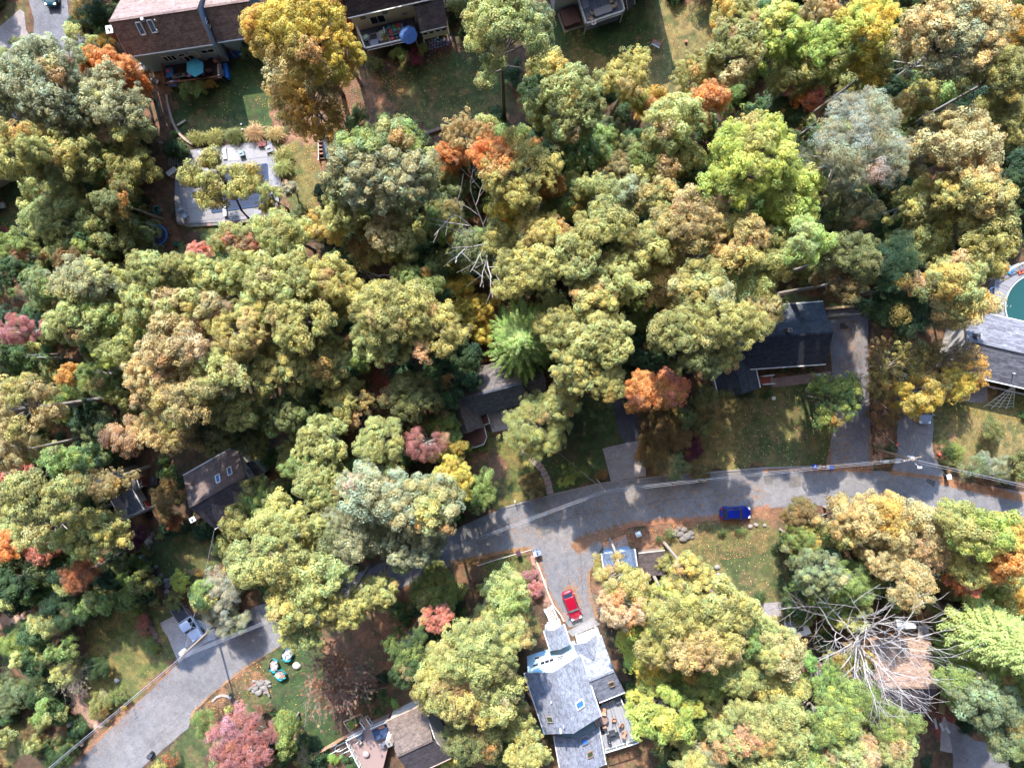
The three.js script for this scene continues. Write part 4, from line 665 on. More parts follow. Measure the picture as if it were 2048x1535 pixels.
// H4: dark hipped house among the trees, railed porch and flagstone patio
{
  const root = thing('house', 'dark-roofed house with a projecting front gable and railed brick porch', 'house', ctr([[960, 800]], 3)), wall = sideM(150, 140, 130), roof = roofM(98, 92, 94), rb = roofM(112, 102, 96);
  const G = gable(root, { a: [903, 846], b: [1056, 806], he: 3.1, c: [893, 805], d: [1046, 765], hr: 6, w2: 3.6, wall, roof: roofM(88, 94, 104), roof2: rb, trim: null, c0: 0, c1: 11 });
  gable(root, { a: [1050, 795], b: [1092, 783], he: 2.7, c: [1042, 769], d: [1091, 755], hr: 4.4, wall, roof, trim: null });
  gable(root, { a: [957, 822], b: [969, 853], he: 3.1, c: [918, 799], d: [934, 863], hr: 5.9, w2: 2.7, wall, roof: rb, trim: null });
  const P = [[957, 826], [974, 824], [980, 845], [968, 849], [974, 873], [968, 887], [946, 894], [922, 868]].map((a) => X(a, 0.7));
  const d = thing('porch', 'brick-red porch floor with thin white railing', 'porch', ctr([[955, 860]])); wp(d, 'floor', slab(P, 0.7), M(112, 80, 74, 0.95)); for (let i = 1; i < 6; i++) railing(d, P[i], P[i + 1], 0.7, { step: 1.1, bal: true, rw: 0.09, rh: 0.85 });
  railing(d, X([974, 824], 0.7), X([1003, 818], 0.7), 0.7, { step: 1, rw: 0.09, rh: 0.85 }); railing(d, X([1003, 818], 0.7), X([1005, 828], 0.7), 0.7, { step: 1, rw: 0.09, rh: 0.85 });
  wp(d, 'floor', slab([[974, 826], [1003, 819], [1005, 829], [978, 840]].map((a) => X(a, 0.6)), 0.5), M(126, 126, 130, 0.95)); keepOut.push(P);
  const rr = rng(5), fl = thing('flagstone_patio', 'irregular grey flagstones in front of the dark-roofed house', 'patio', V(1000, 840)), R = poly([980, 838, 1040, 820, 1042, 848, 984, 862]);
  for (let i = 0; i < 6; i++) for (let j = 0; j < 3; j++) { const p = V(984 + i * 10 + (rr() - 0.5) * 4, 852 - i * 2.6 - j * 9 + (rr() - 0.5) * 3); if (!inside(R, p.x, p.z)) continue; const q = [], n = 6; for (let k = 0; k < n; k++) { const a = -k / n * 6.283 + rr() * 0.5; q.push(new THREE.Vector3(p.x + Math.cos(a) * (0.28 + 0.07 * rr()), 0.055, p.z + Math.sin(a) * (0.25 + 0.07 * rr()))); } wp(fl, 'flagstone', slab(q, 0.04), M(122 + 14 * ((i + j) % 3), 122 + 12 * (i % 2), 126, 0.95)); }
  // brick retaining wall and steps behind
  const b = thing('brick_terrace', 'low brick terrace wall with timber step behind the dark-roofed house', 'wall', V(975, 725)); wp(b, 'wall', prism(poly([949, 722, 996, 711, 998, 718, 951, 729]), 0, 0.9), brickM); wp(b, 'wall', prism(poly([949, 722, 957, 720, 963, 740, 955, 742]), 0, 0.7), M(156, 104, 84)); wp(b, 'step', prism(poly([966, 731, 998, 724, 1000, 731, 968, 739]), 0, 0.4), M(196, 156, 110));
  // stepping stones to the road
  const path = [[1047, 906], [1055, 911], [1063, 917], [1071, 924], [1078, 931], [1084, 939], [1089, 947], [1093, 956], [1096, 965], [1098, 974], [1100, 983]]; const st = thing('stepping_stone_walk', 'curved walk of square concrete slabs from the dark-roofed house to the road', 'walk', V(1080, 945));
  path.forEach(([x, y], i) => { const p = V(x, y), q = path[Math.min(10, i + 1)], o = path[Math.max(0, i - 1)], t = Math.atan2(V(...q).x - V(...o).x, V(...q).z - V(...o).z); wp(st, 'slab', box(p.x, 0.03, p.z, 0.95, 0.06, 0.62, t), M(150 + (i % 3) * 8, 132 + (i % 2) * 6, 122, 0.95)); });
}
// H5: black-roofed house with porch wing
{
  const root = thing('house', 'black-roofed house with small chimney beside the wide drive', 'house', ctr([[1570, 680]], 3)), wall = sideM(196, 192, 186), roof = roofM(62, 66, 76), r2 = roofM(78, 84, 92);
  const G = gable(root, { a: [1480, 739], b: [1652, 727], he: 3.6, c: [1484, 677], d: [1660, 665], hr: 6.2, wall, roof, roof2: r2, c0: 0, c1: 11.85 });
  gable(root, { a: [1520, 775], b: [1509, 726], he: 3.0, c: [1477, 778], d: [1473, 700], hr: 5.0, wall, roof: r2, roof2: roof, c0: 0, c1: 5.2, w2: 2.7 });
  chimney(root, X([1576, 660], 6.2).setY(0), 0.55, 0.55, 6.9, 0.06, M(120, 92, 84), 4.5);
  const p = thing('porch', 'red porch floor with white stair rails at the black-roofed house', 'porch', V(1535, 760)); wp(p, 'floor', slab([[1519, 752], [1540, 750], [1540, 766], [1520, 767]].map((a) => X(a, 0.5)), 0.5), M(130, 66, 56, 0.9)); railing(p, X([1521, 752], 0.5), X([1544, 749], 0.5), 0.5, { step: 0.8, rw: 0.14 }); railing(p, X([1522, 768], 0.5), X([1545, 766], 0.5), 0.5, { step: 0.8, rw: 0.14 }); wp(p, 'step', prism(poly([1540, 751, 1545, 751, 1545, 765, 1540, 765]), 0, 0.25), M(126, 110, 104));
  for (const [x, y] of [[1563, 738], [1588, 737], [1605, 735]]) ball('small red pumpkin-like ornament under the black-roofed house eave', [x, y], 0, 0.2, M(210, 70, 40));
  boxThing('stone_pillar', 'small pale stone post on the lawn edge', 'post', [1548, 796], 0, 0.4, 0.7, 0.4, 0, M(190, 180, 168), []);
  boxThing('bench', 'pale narrow bench on the brick walk', 'bench', [1635, 749], 0, 1.0, 0.4, 0.25, 0.06, dimWhite, []);
  const g = thing('drain_grate', 'iron drain grate across the wide drive', 'grate', V(1690, 652)); for (let i = 0; i < 11; i++) wp(g, 'bar', bar(V(1681 + i * 1.5, 646, 0.05), V(1681 + i * 1.5, 658, 0.05), 0.06, 0.03), M(40, 38, 38));
  const w = thing('retaining_wall', 'low timber retaining wall behind the wide drive', 'wall', V(1700, 614)); wp(w, 'wall', bar(V(1650, 617, 0.3), V(1720, 611, 0.3), 0.3, 0.6), M(166, 140, 104));
}
// H6: grey-roofed house at the east edge
{
  const root = thing('house', 'weathered grey-roofed house next to the round pool', 'house', ctr([[2000, 700]], 3)), wall = sideM(190, 186, 180);
  const G = gable(root, { a: [1898, 741], b: [2200, 810], he: 3.4, c: [1893, 673], d: [2200, 735], hr: 5.6, w2: 4.4, wall, roof: roofM(138, 136, 142, true), cap: roofM(150, 150, 156), c0: 0, c1: 21 });
  pipe(root, G.back(1.6, 3.4), 0.7, 0.12, white); wp(root, 'chimney', box(G.back(1.0, 3.6).x, 5.6, G.back(1.0, 3.6).z, 0.5, 1.2, 0.4, -0.2), M(110, 96, 88)); pipe(root, G.slope(8.2, 1.5), 0.4, 0.08); pipe(root, G.slope(9.6, 2.2), 0.3, 0.08, black);
  for (const s of [5.6, 8.4, 11.2]) wp(root, 'porch_post', bar(G.pt(s, 0.15, 0), G.pt(s, 0.15, 3.2), 0.14), white);
  const r = thing('porch_rail', 'white porch rail below the weathered grey roof', 'railing', V(2010, 772)); railing(r, V(1968, 771), V(2062, 792), 0.1, { step: 1.6, rw: 0.2, rh: 0.5 });
  for (const [x, y, c] of [[1985, 775, [190, 120, 150]], [1999, 778, [150, 60, 70]], [1966, 770, [220, 160, 40]]]) ball('seasonal ornament on the porch of the grey-roofed house', [x, y], 0.1, 0.24, M(...c));
  // spider web ropes stretched from the eave to the lawn
  const web = thing('spider_web_decoration', 'white rope spider web stretched from the eave to the lawn', 'decoration', V(2000, 800)), top = X([2031, 769], 3.2), feet = [[1967, 814], [1983, 817], [1996, 818], [2012, 819], [2027, 817]].map((a) => V(...a, 0.05)), rope = M(206, 200, 186, 0.9);
  for (const f of feet) wp(web, 'anchor_rope', bar(top, f, 0.05), rope);
  for (let k = 1; k < 7; k++) { const t = 0.16 + k * 0.125; for (let i = 0; i < feet.length - 1; i++) { const a = mid(top, feet[i], t), b = mid(top, feet[i + 1], t), m = mid(a, b); m.lerp(top, 0.05); wp(web, 'cross_rope', merged([bar(a, m, 0.04), bar(m, b, 0.04)]), rope); } }
  // pool
  const c = V(2060, 612), pool = thing('round_pool', 'round above-ground pool under a dark green cover', 'pool', c); part(pool, 'wall', new THREE.CylinderGeometry(4.4, 4.4, 1.3, 40, 1, true).translate(0, 0.65, 0), M(170, 176, 184)); part(pool, 'rim', new THREE.TorusGeometry(4.4, 0.1, 6, 40).rotateX(Math.PI / 2).translate(0, 1.3, 0), dimWhite); const cg = new THREE.CircleGeometry(4.36, 40).rotateX(-Math.PI / 2).translate(0, 1.27, 0); part(pool, 'cover', cg, new THREE.MeshStandardMaterial({ color: lin(12, 62, 60), roughness: 0.6, side: THREE.DoubleSide }));
  const pts = [[1990, 556], [2002, 545], [2038, 526], [2100, 540]].map((a) => X(a, 1.2)), dk = thing('pool_deck', 'pale deck curving round the green covered pool', 'deck', V(2020, 560)); const ring = [...pts.map((p) => p.clone())]; for (let i = 0; i <= 12; i++) { const a = -0.9 - i / 12 * 2.55; ring.push(new THREE.Vector3(c.x + Math.cos(a) * 4.55, 1.2, c.z + Math.sin(a) * 4.55)); } ring.push(X([1976, 632], 1.2), X([1990, 600], 1.2));
  wp(dk, 'decking', slab(ring, 0.12), plankM(140, 136, 138)); wp(dk, 'skirt', prism(ring.map((p) => mid(p, V(2030, 575).setY(1.2), 0.03)), 0, 1.07), M(140, 138, 136)); for (let i = 0; i < 3; i++) railing(dk, pts[i], pts[i + 1], 1.2, { step: 1.2, rw: 0.16 });
  keepOut.push([V(1960, 520), V(2200, 500), V(2200, 680), V(1960, 680)]);
  for (const [x, y, a, col, l] of [[2017, 537, 0.5, [40, 120, 190], 'blue pool float hung on the deck rail'], [2023, 541, 0.9, [70, 140, 200], 'second blue pool float beside the first']]) boxThing('pool_float', l, 'float', [x, y], 1.2, 0.9, 0.2, 0.45, a, M(...col), []);
  ball('purple striped ball on the pool deck', [2005, 553], 1.2, 0.26, M(140, 90, 180)); boxThing('pool_float', 'orange and navy float on the pool deck', 'float', [2044, 543], 1.2, 0.7, 0.2, 0.4, 0.4, M(220, 90, 50), [M(30, 40, 80)]);
  boxThing('equipment_box', 'dark pool equipment box behind the grey-roofed house', 'box', [1992, 622], 0, 1.1, 1.2, 1.4, 0.2, M(66, 62, 64), []);
  const l = thing('pool_ladder', 'white pool ladder leaning against the round pool', 'ladder', V(2004, 625)); for (const s of [0, 0.5]) wp(l, 'rail', bar(V(2000, 612).add(new THREE.Vector3(s, 1.5, 0)), V(2006, 634).add(new THREE.Vector3(s, 0.02, 0)), 0.08), white); for (let i = 1; i < 5; i++) wp(l, 'rung', bar(mid(V(2000, 612, 1.5), V(2006, 634, 0), i / 5), mid(V(2000, 612, 1.5), V(2006, 634, 0), i / 5).add(new THREE.Vector3(0.5, 0, 0)), 0.06), white);
  const q = thing('pool_gate', 'white gate frame at the pool deck corner', 'gate', V(1995, 605)); wp(q, 'top_bar', bar(V(1990, 604, 2.0), V(2008, 607, 2.0), 0.3, 0.1), white); for (const a of [[1990, 604], [2008, 607]]) wp(q, 'post', bar(V(...a), V(...a, 2), 0.12), white);
  for (const [x, y] of [[1932, 577], [1984, 580]]) chair('pale blue pool chair under the oak by the pool deck', [x, y], 0.1, 0.6, M(150, 190, 220), 'pool chairs under the oak');
}
// H7: brown-roofed house with two dormers
{
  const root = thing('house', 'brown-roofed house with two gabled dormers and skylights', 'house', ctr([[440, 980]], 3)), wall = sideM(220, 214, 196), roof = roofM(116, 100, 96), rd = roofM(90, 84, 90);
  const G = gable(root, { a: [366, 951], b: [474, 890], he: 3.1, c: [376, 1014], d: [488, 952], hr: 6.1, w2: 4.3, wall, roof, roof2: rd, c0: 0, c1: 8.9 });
  skylight(root, G, 'f', 4.7, 2.3, 0.62, 1.0); skylight(root, G, 'f', 6.6, 2.2, 0.62, 1.0); pipe(root, G.slope(3.0, 1.2), 0.3);
  for (const [s, i] of [[2.6, 0], [6.0, 1]]) {                       // dormers
    const y = 4.5, P = (a, t, h) => G.pt(a, G.w + t, h), r0 = P(s, 0.9, 5.45), r1 = P(s, 3.6, 5.45), l1 = P(s - 1.05, 3.7, 4.35), q1 = P(s + 1.05, 3.7, 4.35), l0 = P(s - 1.05, 2.2, 4.5), q0 = P(s + 1.05, 2.2, 4.5);
    const dm = wp(root, 'dormer', prism([P(s - 0.85, 1.6, 0), P(s + 0.85, 1.6, 0), P(s + 0.85, 3.4, 0), P(s - 0.85, 3.4, 0)], 3.2, 4.4), wall); wp2(dm, root, 'dormer_roof', slab([l1, r1, r0, l0], 0.1), roof); wp2(dm, root, 'dormer_roof', slab([q1, r1, r0, q0], 0.1), roof); wp2(dm, root, 'dormer_gable', slab([P(s - 0.85, 3.42, 4.4), P(s + 0.85, 3.42, 4.4), P(s, 3.42, 5.3)], 0.08, G.v), wall);
    win(root, P(s - 0.85, 3.42, 0), P(s + 0.85, 3.42, 0), 0.45, 3.5, 0.8, 0.9, { out: G.v, mid: true });
  }
  win(root, G.b, G.f, 3.2, 3.0, 0.9, 1.2, { out: G.u, mid: true });
  const rf = [X([486, 929], 3), X([504, 920], 3), X([528, 946], 2.5), X([510, 956], 2.5)]; wp(root, 'roof', slab(rf, 0.12), rd); wp(root, 'gutter', bar(rf[2].clone().setY(2.44), rf[3].clone().setY(2.44), 0.12), white); wp(root, 'wall', prism(rf.map((p) => mid(p, ctr([[507, 938]], 2.5), 0.08)), 0, 2.4), wall);
  chimney(root, G.pt(-0.35, 6.0, 0), 0.7, 0.6, 6.2, 0.5, M(120, 92, 80), 0, white);
}
// H8: garage with two red and white doors
{
  const root = thing('garage', 'grey garage with two red carriage doors', 'garage', ctr([[265, 1005]], 2)), wall = sideM(206, 208, 206), roof = roofM(92, 88, 92);
  const G = gable(root, { a: [263, 978], b: [288, 1022], he: 2.7, c: [238, 991], d: [259, 1036], hr: 3.9, w2: 1.9, wall, roof, c0: 0, c1: 3.6, trim: dimWhite });
  const out = G.v.clone().negate();
  function door(a, b, s) { const u = flatV(a, b).normalize(), P = (q, y, k) => a.clone().addScaledVector(u, q).addScaledVector(out, k).setY(y), m = wp(root, 'garage_door', slab([P(s, 0, 0.05), P(s + 1.3, 0, 0.05), P(s + 1.3, 2.1, 0.05), P(s, 2.1, 0.05)], 0.06, out), M(150, 56, 44, 0.7)); const g = []; for (let i = 0; i <= 3; i++) g.push(bar(P(s + i * 0.43, 1.15, 0.07), P(s + i * 0.43, 2.1, 0.07), 0.06)); for (const y of [1.15, 1.6, 2.08]) g.push(bar(P(s, y, 0.068), P(s + 1.3, y, 0.068), 0.05, 0.06)); wp2(m, root, 'window_grid', merged(g), white); wp2(m, root, 'pane', slab([P(s, 1.15, 0.06), P(s + 1.3, 1.15, 0.06), P(s + 1.3, 2.1, 0.06), P(s, 2.1, 0.06)], 0.01, out), glass); }
  door(G.a, G.b, 1.9);
  const B = [X([254, 972], 2.6), X([268, 956], 2.6), X([275, 978], 2.6), X([262, 984], 2.6)]; wp(root, 'roof', slab(B, 0.12), roof); const bi = B.map((p) => mid(p, ctr([[265, 972]], 2.6), 0.08)); wp(root, 'wall', prism(bi, 0, 2.5), wall); door(bi[1].clone(), bi[2].clone(), 0.1); keepOut.push(B);
  boxThing('fire_pit', 'round dark fire pit behind the grey garage', 'fire pit', [306, 962], 0, 1.1, 0.4, 1.1, 0, M(50, 44, 44), [M(70, 62, 60)]);
}
// H9: light blue house, grey roofs, entry stairs and deck
{
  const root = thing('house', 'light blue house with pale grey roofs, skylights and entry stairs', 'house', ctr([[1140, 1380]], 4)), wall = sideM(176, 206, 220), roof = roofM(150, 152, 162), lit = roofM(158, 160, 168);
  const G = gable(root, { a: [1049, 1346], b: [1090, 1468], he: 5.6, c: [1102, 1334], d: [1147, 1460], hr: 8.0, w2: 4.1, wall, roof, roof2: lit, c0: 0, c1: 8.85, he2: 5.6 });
  const N = G.u.clone().negate(), nw = [G.a, G.e];
  win(root, G.a, G.e, 1.9, 3.3, 2.0, 1.1, { out: N, n: 3 }); win(root, G.a, G.e, 0.8, 3.5, 0.8, 0.7, { out: N }); win(root, G.a, G.e, 1.1, 1.4, 0.8, 0.8, { out: N }); win(root, G.a, G.e, 4.4, 3.4, 0.9, 1.1, { out: N, mid: true });
  skylight(root, G, 'b', 5.4, 1.6, 0.95, 1.05, { glass: M(70, 120, 190, 0.1, { metalness: 0.3 }) }); skylight(root, G, 'f', 6.4, 1.0, 0.8, 0.8, { frame: M(120, 112, 100), glass: M(60, 70, 50, 0.2) });
  pipe(root, G.slope(4.2, 2.4), 0.4, 0.07); pipe(root, G.slope(8.3, 2.4), 0.9, 0.12, M(220, 220, 226, 0.4)); pipe(root, G.slope(7.7, 3.0), 0.6, 0.06); pipe(root, G.slope(3.0, 1.8), 0.2, 0.07, black);
  // garage wing
  const W2 = gable(root, { a: [1152, 1293], b: [1204, 1272], he: 4.2, c: [1176, 1361], d: [1230, 1341], hr: 6.0, w2: 4.3, wall, roof: lit, roof2: roof, c0: 0, c1: 3.7 });
  const n2 = W2.v.clone().negate();
  for (let i = 0; i < 4; i++) win(root, W2.a, W2.b, 0.35 + i * 0.8, 2.9, 0.6, 0.7, { out: n2 });
  { const P = (q, y, k) => W2.a.clone().addScaledVector(W2.u, q).addScaledVector(n2, k).setY(y), d = wp(root, 'garage_door', slab([P(0.35, 0.02, 0.06), P(2.9, 0.02, 0.06), P(2.9, 2.2, 0.06), P(0.35, 2.2, 0.06)], 0.06, n2), M(224, 224, 220, 0.6)); for (const y of [0.75, 1.45]) wp2(d, root, 'panel_line', bar(P(0.4, y, 0.065), P(2.85, y, 0.065), 0.02, 0.03), M(150, 150, 150)); wp(root, 'corner_post', bar(P(0.1, 0, 0.3), P(0.1, 3.4, 0.3), 0.2), white); wp(root, 'corner_post', bar(P(3.15, 0, 0.3), P(3.15, 3.4, 0.3), 0.2), white); }
  skylight(root, W2, 'b', 2.3, 1.9, 0.7, 0.8, { frame: M(120, 96, 80), glass: M(60, 66, 44, 0.2) });
  gable(root, { a: [1146, 1290], b: [1163, 1328], he: 4.3, c: [1173, 1284], d: [1188, 1322], hr: 5.3, w2: 1.6, wall, roof: roof, roof2: lit, trim: white, c0: 0, c1: 2.5, base: 4.0 });
  // entry porch
  gable(root, { a: [1088, 1261], b: [1101, 1301], he: 3.3, c: [1108, 1263], d: [1122, 1300], hr: 4.3, wall: white, roof: lit, c0: 0, c1: 2.8, ov: 0.5, si: 0.3, w2: 1.5 });
  // south wing
  const S = gable(root, { a: [1108, 1471], b: [1122, 1545], he: 3.2, c: [1142, 1462], d: [1171, 1530], hr: 4.9, w2: 3.4, wall, roof: roof, roof2: roof, c0: 0, c1: 5.2, he2: 3.2 });
  skylight(root, S, 'b', 0.5, 1.9, 0.8, 0.8, { frame: M(90, 80, 74), glass: M(60, 110, 180, 0.1) }); skylight(root, S, 'b', 2.6, 1.5, 0.8, 0.8, { frame: M(120, 96, 80), glass: M(60, 66, 44, 0.2) });
  // entry stairs
  const st = thing('entry_stairs', 'white-railed stairs up to the light blue house entry', 'stairs', V(1102, 1230)), ss = stairs(st, X([1096, 1214], 0), X([1113, 1250], 1.3), 1.0, 0, 1.3, 8, M(150, 142, 132, 0.9)); for (const s of [-0.6, 0.6]) { wp(st, 'rail', bar(X([1096, 1214], 0.9).addScaledVector(ss.v, s), X([1113, 1250], 2.2).addScaledVector(ss.v, s), 0.14), white); for (const [a, h] of [[[1096, 1214], 0], [[1104, 1231], 0.65], [[1113, 1250], 1.3]]) wp(st, 'newel_post', bar(X(a, h).addScaledVector(ss.v, s).setY(0), X(a, h).addScaledVector(ss.v, s).setY(h + 1), 0.12), white); }
  const wr = thing('bench', 'white slatted bench beside the entry stairs', 'bench', V(1094, 1252)); for (let i = 0; i < 5; i++) wp(wr, 'slat', bar(V(1090, 1250 + i * 2, 0.45), V(1101, 1245 + i * 2, 0.45), 0.1, 0.04), white); for (const a of [[1091, 1250], [1100, 1253]]) wp(wr, 'leg', bar(V(...a), V(...a, 0.43), 0.1), white);
  // stone edge of the front walk
  const ed = thing('stone_edging', 'thin pale stone edging of the curved front walk', 'edging', V(1090, 1170)), el = [[1072, 1120], [1080, 1140], [1089, 1165], [1098, 1190], [1108, 1212], [1122, 1230], [1128, 1242]]; for (let i = 0; i < 6; i++) wp(ed, 'edge_stone', bar(V(...el[i], 0.08), V(...el[i + 1], 0.08), 0.14, 0.16), M(200, 192, 180));
  // deck
  const d = deck('deck', 'pale grey deck with white rail, wicker chairs and grill', [[1188, 1440], [1204, 1408], [1241, 1393], [1275, 1477], [1210, 1497]], 2.4, { floor: plankM(150, 147, 146), edges: [2, 3], bal: true, rw: 0.16, step: 1.6 });
  const rt = thing('round_table', 'round brown mosaic table on the pale grey deck', 'table', X([1207, 1439], 3.1).setY(2.4)); part(rt, 'table_top', cyl(0, 0.68, 0, 0.66, 0.66, 0.06, 24), M(124, 100, 88)); part(rt, 'rim', new THREE.TorusGeometry(0.66, 0.05, 6, 24).rotateX(Math.PI / 2).translate(0, 0.73, 0), M(84, 66, 58)); part(rt, 'pedestal', cyl(0, 0, 0, 0.28, 0.12, 0.68, 10), M(84, 66, 58));
  for (const [x, y, t] of [[1228, 1439, 1.5], [1243, 1450, 0.9], [1249, 1466, 2.6], [1209, 1456, 0.1], [1208, 1420, 3]]) chair('tan wicker chair on the pale grey deck', [x, y], 2.4, t, M(156, 116, 92), 'wicker chairs on the pale grey deck', 1.15);
  grill('black covered grill at the pale grey deck rail', [1226, 1471], 2.4, 0.3, M(34, 34, 38)); { const k = thing('kettle_grill', 'black kettle grill beside the covered grill', 'grill', X([1219, 1484], 3.2).setY(2.4)); part(k, 'kettle', new THREE.SphereGeometry(0.3, 16, 12).translate(0, 0.75, 0), black); for (let i = 0; i < 3; i++) part(k, 'leg', bar(new THREE.Vector3(Math.cos(i * 2.1) * 0.28, 0, Math.sin(i * 2.1) * 0.28), new THREE.Vector3(Math.cos(i * 2.1) * 0.12, 0.6, Math.sin(i * 2.1) * 0.12), 0.03), dimWhite); part(k, 'handle', bar(new THREE.Vector3(-0.1, 1.06, 0), new THREE.Vector3(0.1, 1.06, 0), 0.03), dimWhite); }
  boxThing('deck_box', 'dark storage box in the corner of the pale grey deck', 'box', [1236, 1400], 2.4, 0.8, 0.6, 0.9, 0.4, M(70, 76, 80), []); boxThing('doormat', 'black mat by the pale grey deck doors', 'mat', [1203, 1461], 2.4, 0.6, 0.04, 1.1, 0.4, black, []);
  boxThing('stone_pile', 'pile of pale stones beside the deck', 'rocks', [1256, 1398], 0, 1.0, 0.4, 1.5, 0.4, M(190, 176, 164), [M(204, 190, 176)]);
}
// H10: brown-roofed house with railed terrace
{
  const root = thing('house', 'brown-roofed house with pale chimney and railed concrete terrace', 'house', ctr([[820, 1480]], 3)), wall = sideM(200, 190, 176), roof = roofM(122, 106, 96);
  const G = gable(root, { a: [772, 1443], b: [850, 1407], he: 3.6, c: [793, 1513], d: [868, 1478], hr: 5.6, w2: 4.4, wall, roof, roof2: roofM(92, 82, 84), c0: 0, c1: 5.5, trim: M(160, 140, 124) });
  chimney(root, X([779, 1482], 5.2).setY(0), 0.7, 0.9, 5.6, 0.45, M(206, 186, 166), 1);
  const P = [[694, 1474], [743, 1450], [776, 1436], [782, 1470], [766, 1535], [740, 1570], [728, 1540]].map((a) => X(a, 1.4)), t = thing('terrace', 'pinkish concrete terrace with white railing', 'terrace', ctr([[740, 1490]])); wp(t, 'floor', slab(P, 1.4), M(132, 110, 102, 0.95)); railing(t, P[0], P[1].clone().lerp(P[0], 0.35), 1.4, { step: 1.1, rw: 0.16, bal: true }); railing(t, P[1], P[2], 1.4, { step: 1.2, rw: 0.16 }); railing(t, P[6], P[0], 1.4, { step: 1.2, rw: 0.16 });
  for (const a of [[743, 1450], [730, 1456]]) railing(t, X(a, 1.4), X([a[0] - 8, a[1] - 20], 0.7), 0.7, { rw: 0.14, step: 0.8, bal: false }); stairs(t, X([728, 1434], 0), X([737, 1453], 1.4), 0.9, 0, 1.4, 6, M(150, 120, 96)); keepOut.push(P);
  { const c = thing('covered_furniture', 'dark blue tarp draped over terrace furniture', 'tarpaulin', X([762, 1469], 2.1).setY(1.4), 0.35); const g = new THREE.BoxGeometry(2.2, 0.8, 1.3, 12, 5, 8), p = g.attributes.position; for (let i = 0; i < p.count; i++) { const x = p.getX(i), y = p.getY(i), z = p.getZ(i), k = 1 + 0.22 * (0.4 - y) + 0.12 * (vnoise(x * 3, z * 3, 3) - 0.5); p.setXYZ(i, x * k, y + 0.4 + (y > 0.3 ? -0.2 * vnoise(x * 2 + 5, z * 2, 4) : 0), z * k); } g.computeVertexNormals(); part(c, 'tarp', g, M(44, 58, 84, 0.55)); part(c, 'tarp_fold', new THREE.TorusGeometry(0.5, 0.06, 5, 10, 3).rotateX(Math.PI / 2).translate(-0.5, 0.72, 0), M(36, 48, 72, 0.6)); }
  { const f = thing('fire_pit', 'round dark covered fire pit on the terrace', 'fire pit', X([718, 1474], 1.9).setY(1.4)); part(f, 'bowl', cyl(0, 0, 0, 0.4, 0.5, 0.4, 16), M(70, 74, 84)); part(f, 'lid', new THREE.ConeGeometry(0.52, 0.16, 16).translate(0, 0.48, 0), M(88, 94, 104)); }
  chair('beige canvas chair on the terrace', [719, 1485], 1.4, 0.8, M(206, 192, 172)); { const f = thing('wicker_pod', 'round grey wicker ottoman on the terrace', 'ottoman', X([731, 1510], 1.9).setY(1.4)); part(f, 'cushion', new THREE.SphereGeometry(0.5, 14, 8).scale(1, 0.5, 1).translate(0, 0.25, 0), M(150, 132, 128)); part(f, 'piping', new THREE.TorusGeometry(0.46, 0.03, 5, 18).rotateX(Math.PI / 2).translate(0, 0.3, 0), M(120, 104, 100)); }
  tableSet('small slatted table beside the draped tarp', [762, 1453], 1.4, 0.9, 0.6, 0.4, M(130, 92, 76)); grill('dark grill against the pale chimney', [771, 1489], 1.4, 0.5, M(80, 84, 96));
  // picket fence
  const f = thing('picket_fence', 'brown picket fence running down from the terrace corner', 'fence', V(665, 1487)), a = V(697, 1466), b = V(628, 1506), L = a.distanceTo(b), n = Math.round(L / 0.2); for (const y of [0.3, 0.85]) wp(f, 'rail', bar(a.clone().setY(y), b.clone().setY(y), 0.05, 0.08), M(150, 116, 90)); for (let i = 0; i <= n; i++) { const p = mid(a, b, i / n); wp(f, 'picket', bar(p.clone().setY(0.02), p.clone().setY(1.1), 0.05, 0.11), M(158 + (i % 3) * 8, 122, 92)); }
  // vegetable beds with white edging hoops, and the framed kitchen bed
  for (const [x, y, l] of [[684, 1492, 'pale edged vegetable bed nearest the terrace corner'], [694, 1508, 'pale edged vegetable bed with the rounded end'], [664, 1498, 'pale edged vegetable bed below the picket fence']]) { const t = thing('vegetable_bed', l, 'garden bed', V(x, y), 0.5); const pts = [[1.1, -0.4], [-0.7, -0.4], [-1.05, -0.2], [-1.05, 0.2], [-0.7, 0.4], [1.1, 0.4]].map(([p, q]) => new THREE.Vector3(p, 0.16, q)); part(t, 'edging', tube(pts, 0.06, 24, 5), M(190, 196, 200)); part(t, 'soil', prism(pts.map((p) => p.clone().multiplyScalar(0.94)), 0.01, 0.1), M(84, 66, 52)); }
  const k = thing('raised_bed', 'timber framed kitchen bed beside the terrace stairs', 'garden bed', V(704, 1445)), kp = [[687, 1443], [722, 1427], [728, 1436], [699, 1462]].map((q) => V(...q, 0.15)); for (let i = 0; i < 4; i++) wp(k, 'board', bar(kp[i], kp[(i + 1) % 4], 0.1, 0.3), M(160, 136, 116)); wp(k, 'soil', slab(kp.map((p) => p.clone().setY(0.2)), 0.18), M(86, 70, 50));
}
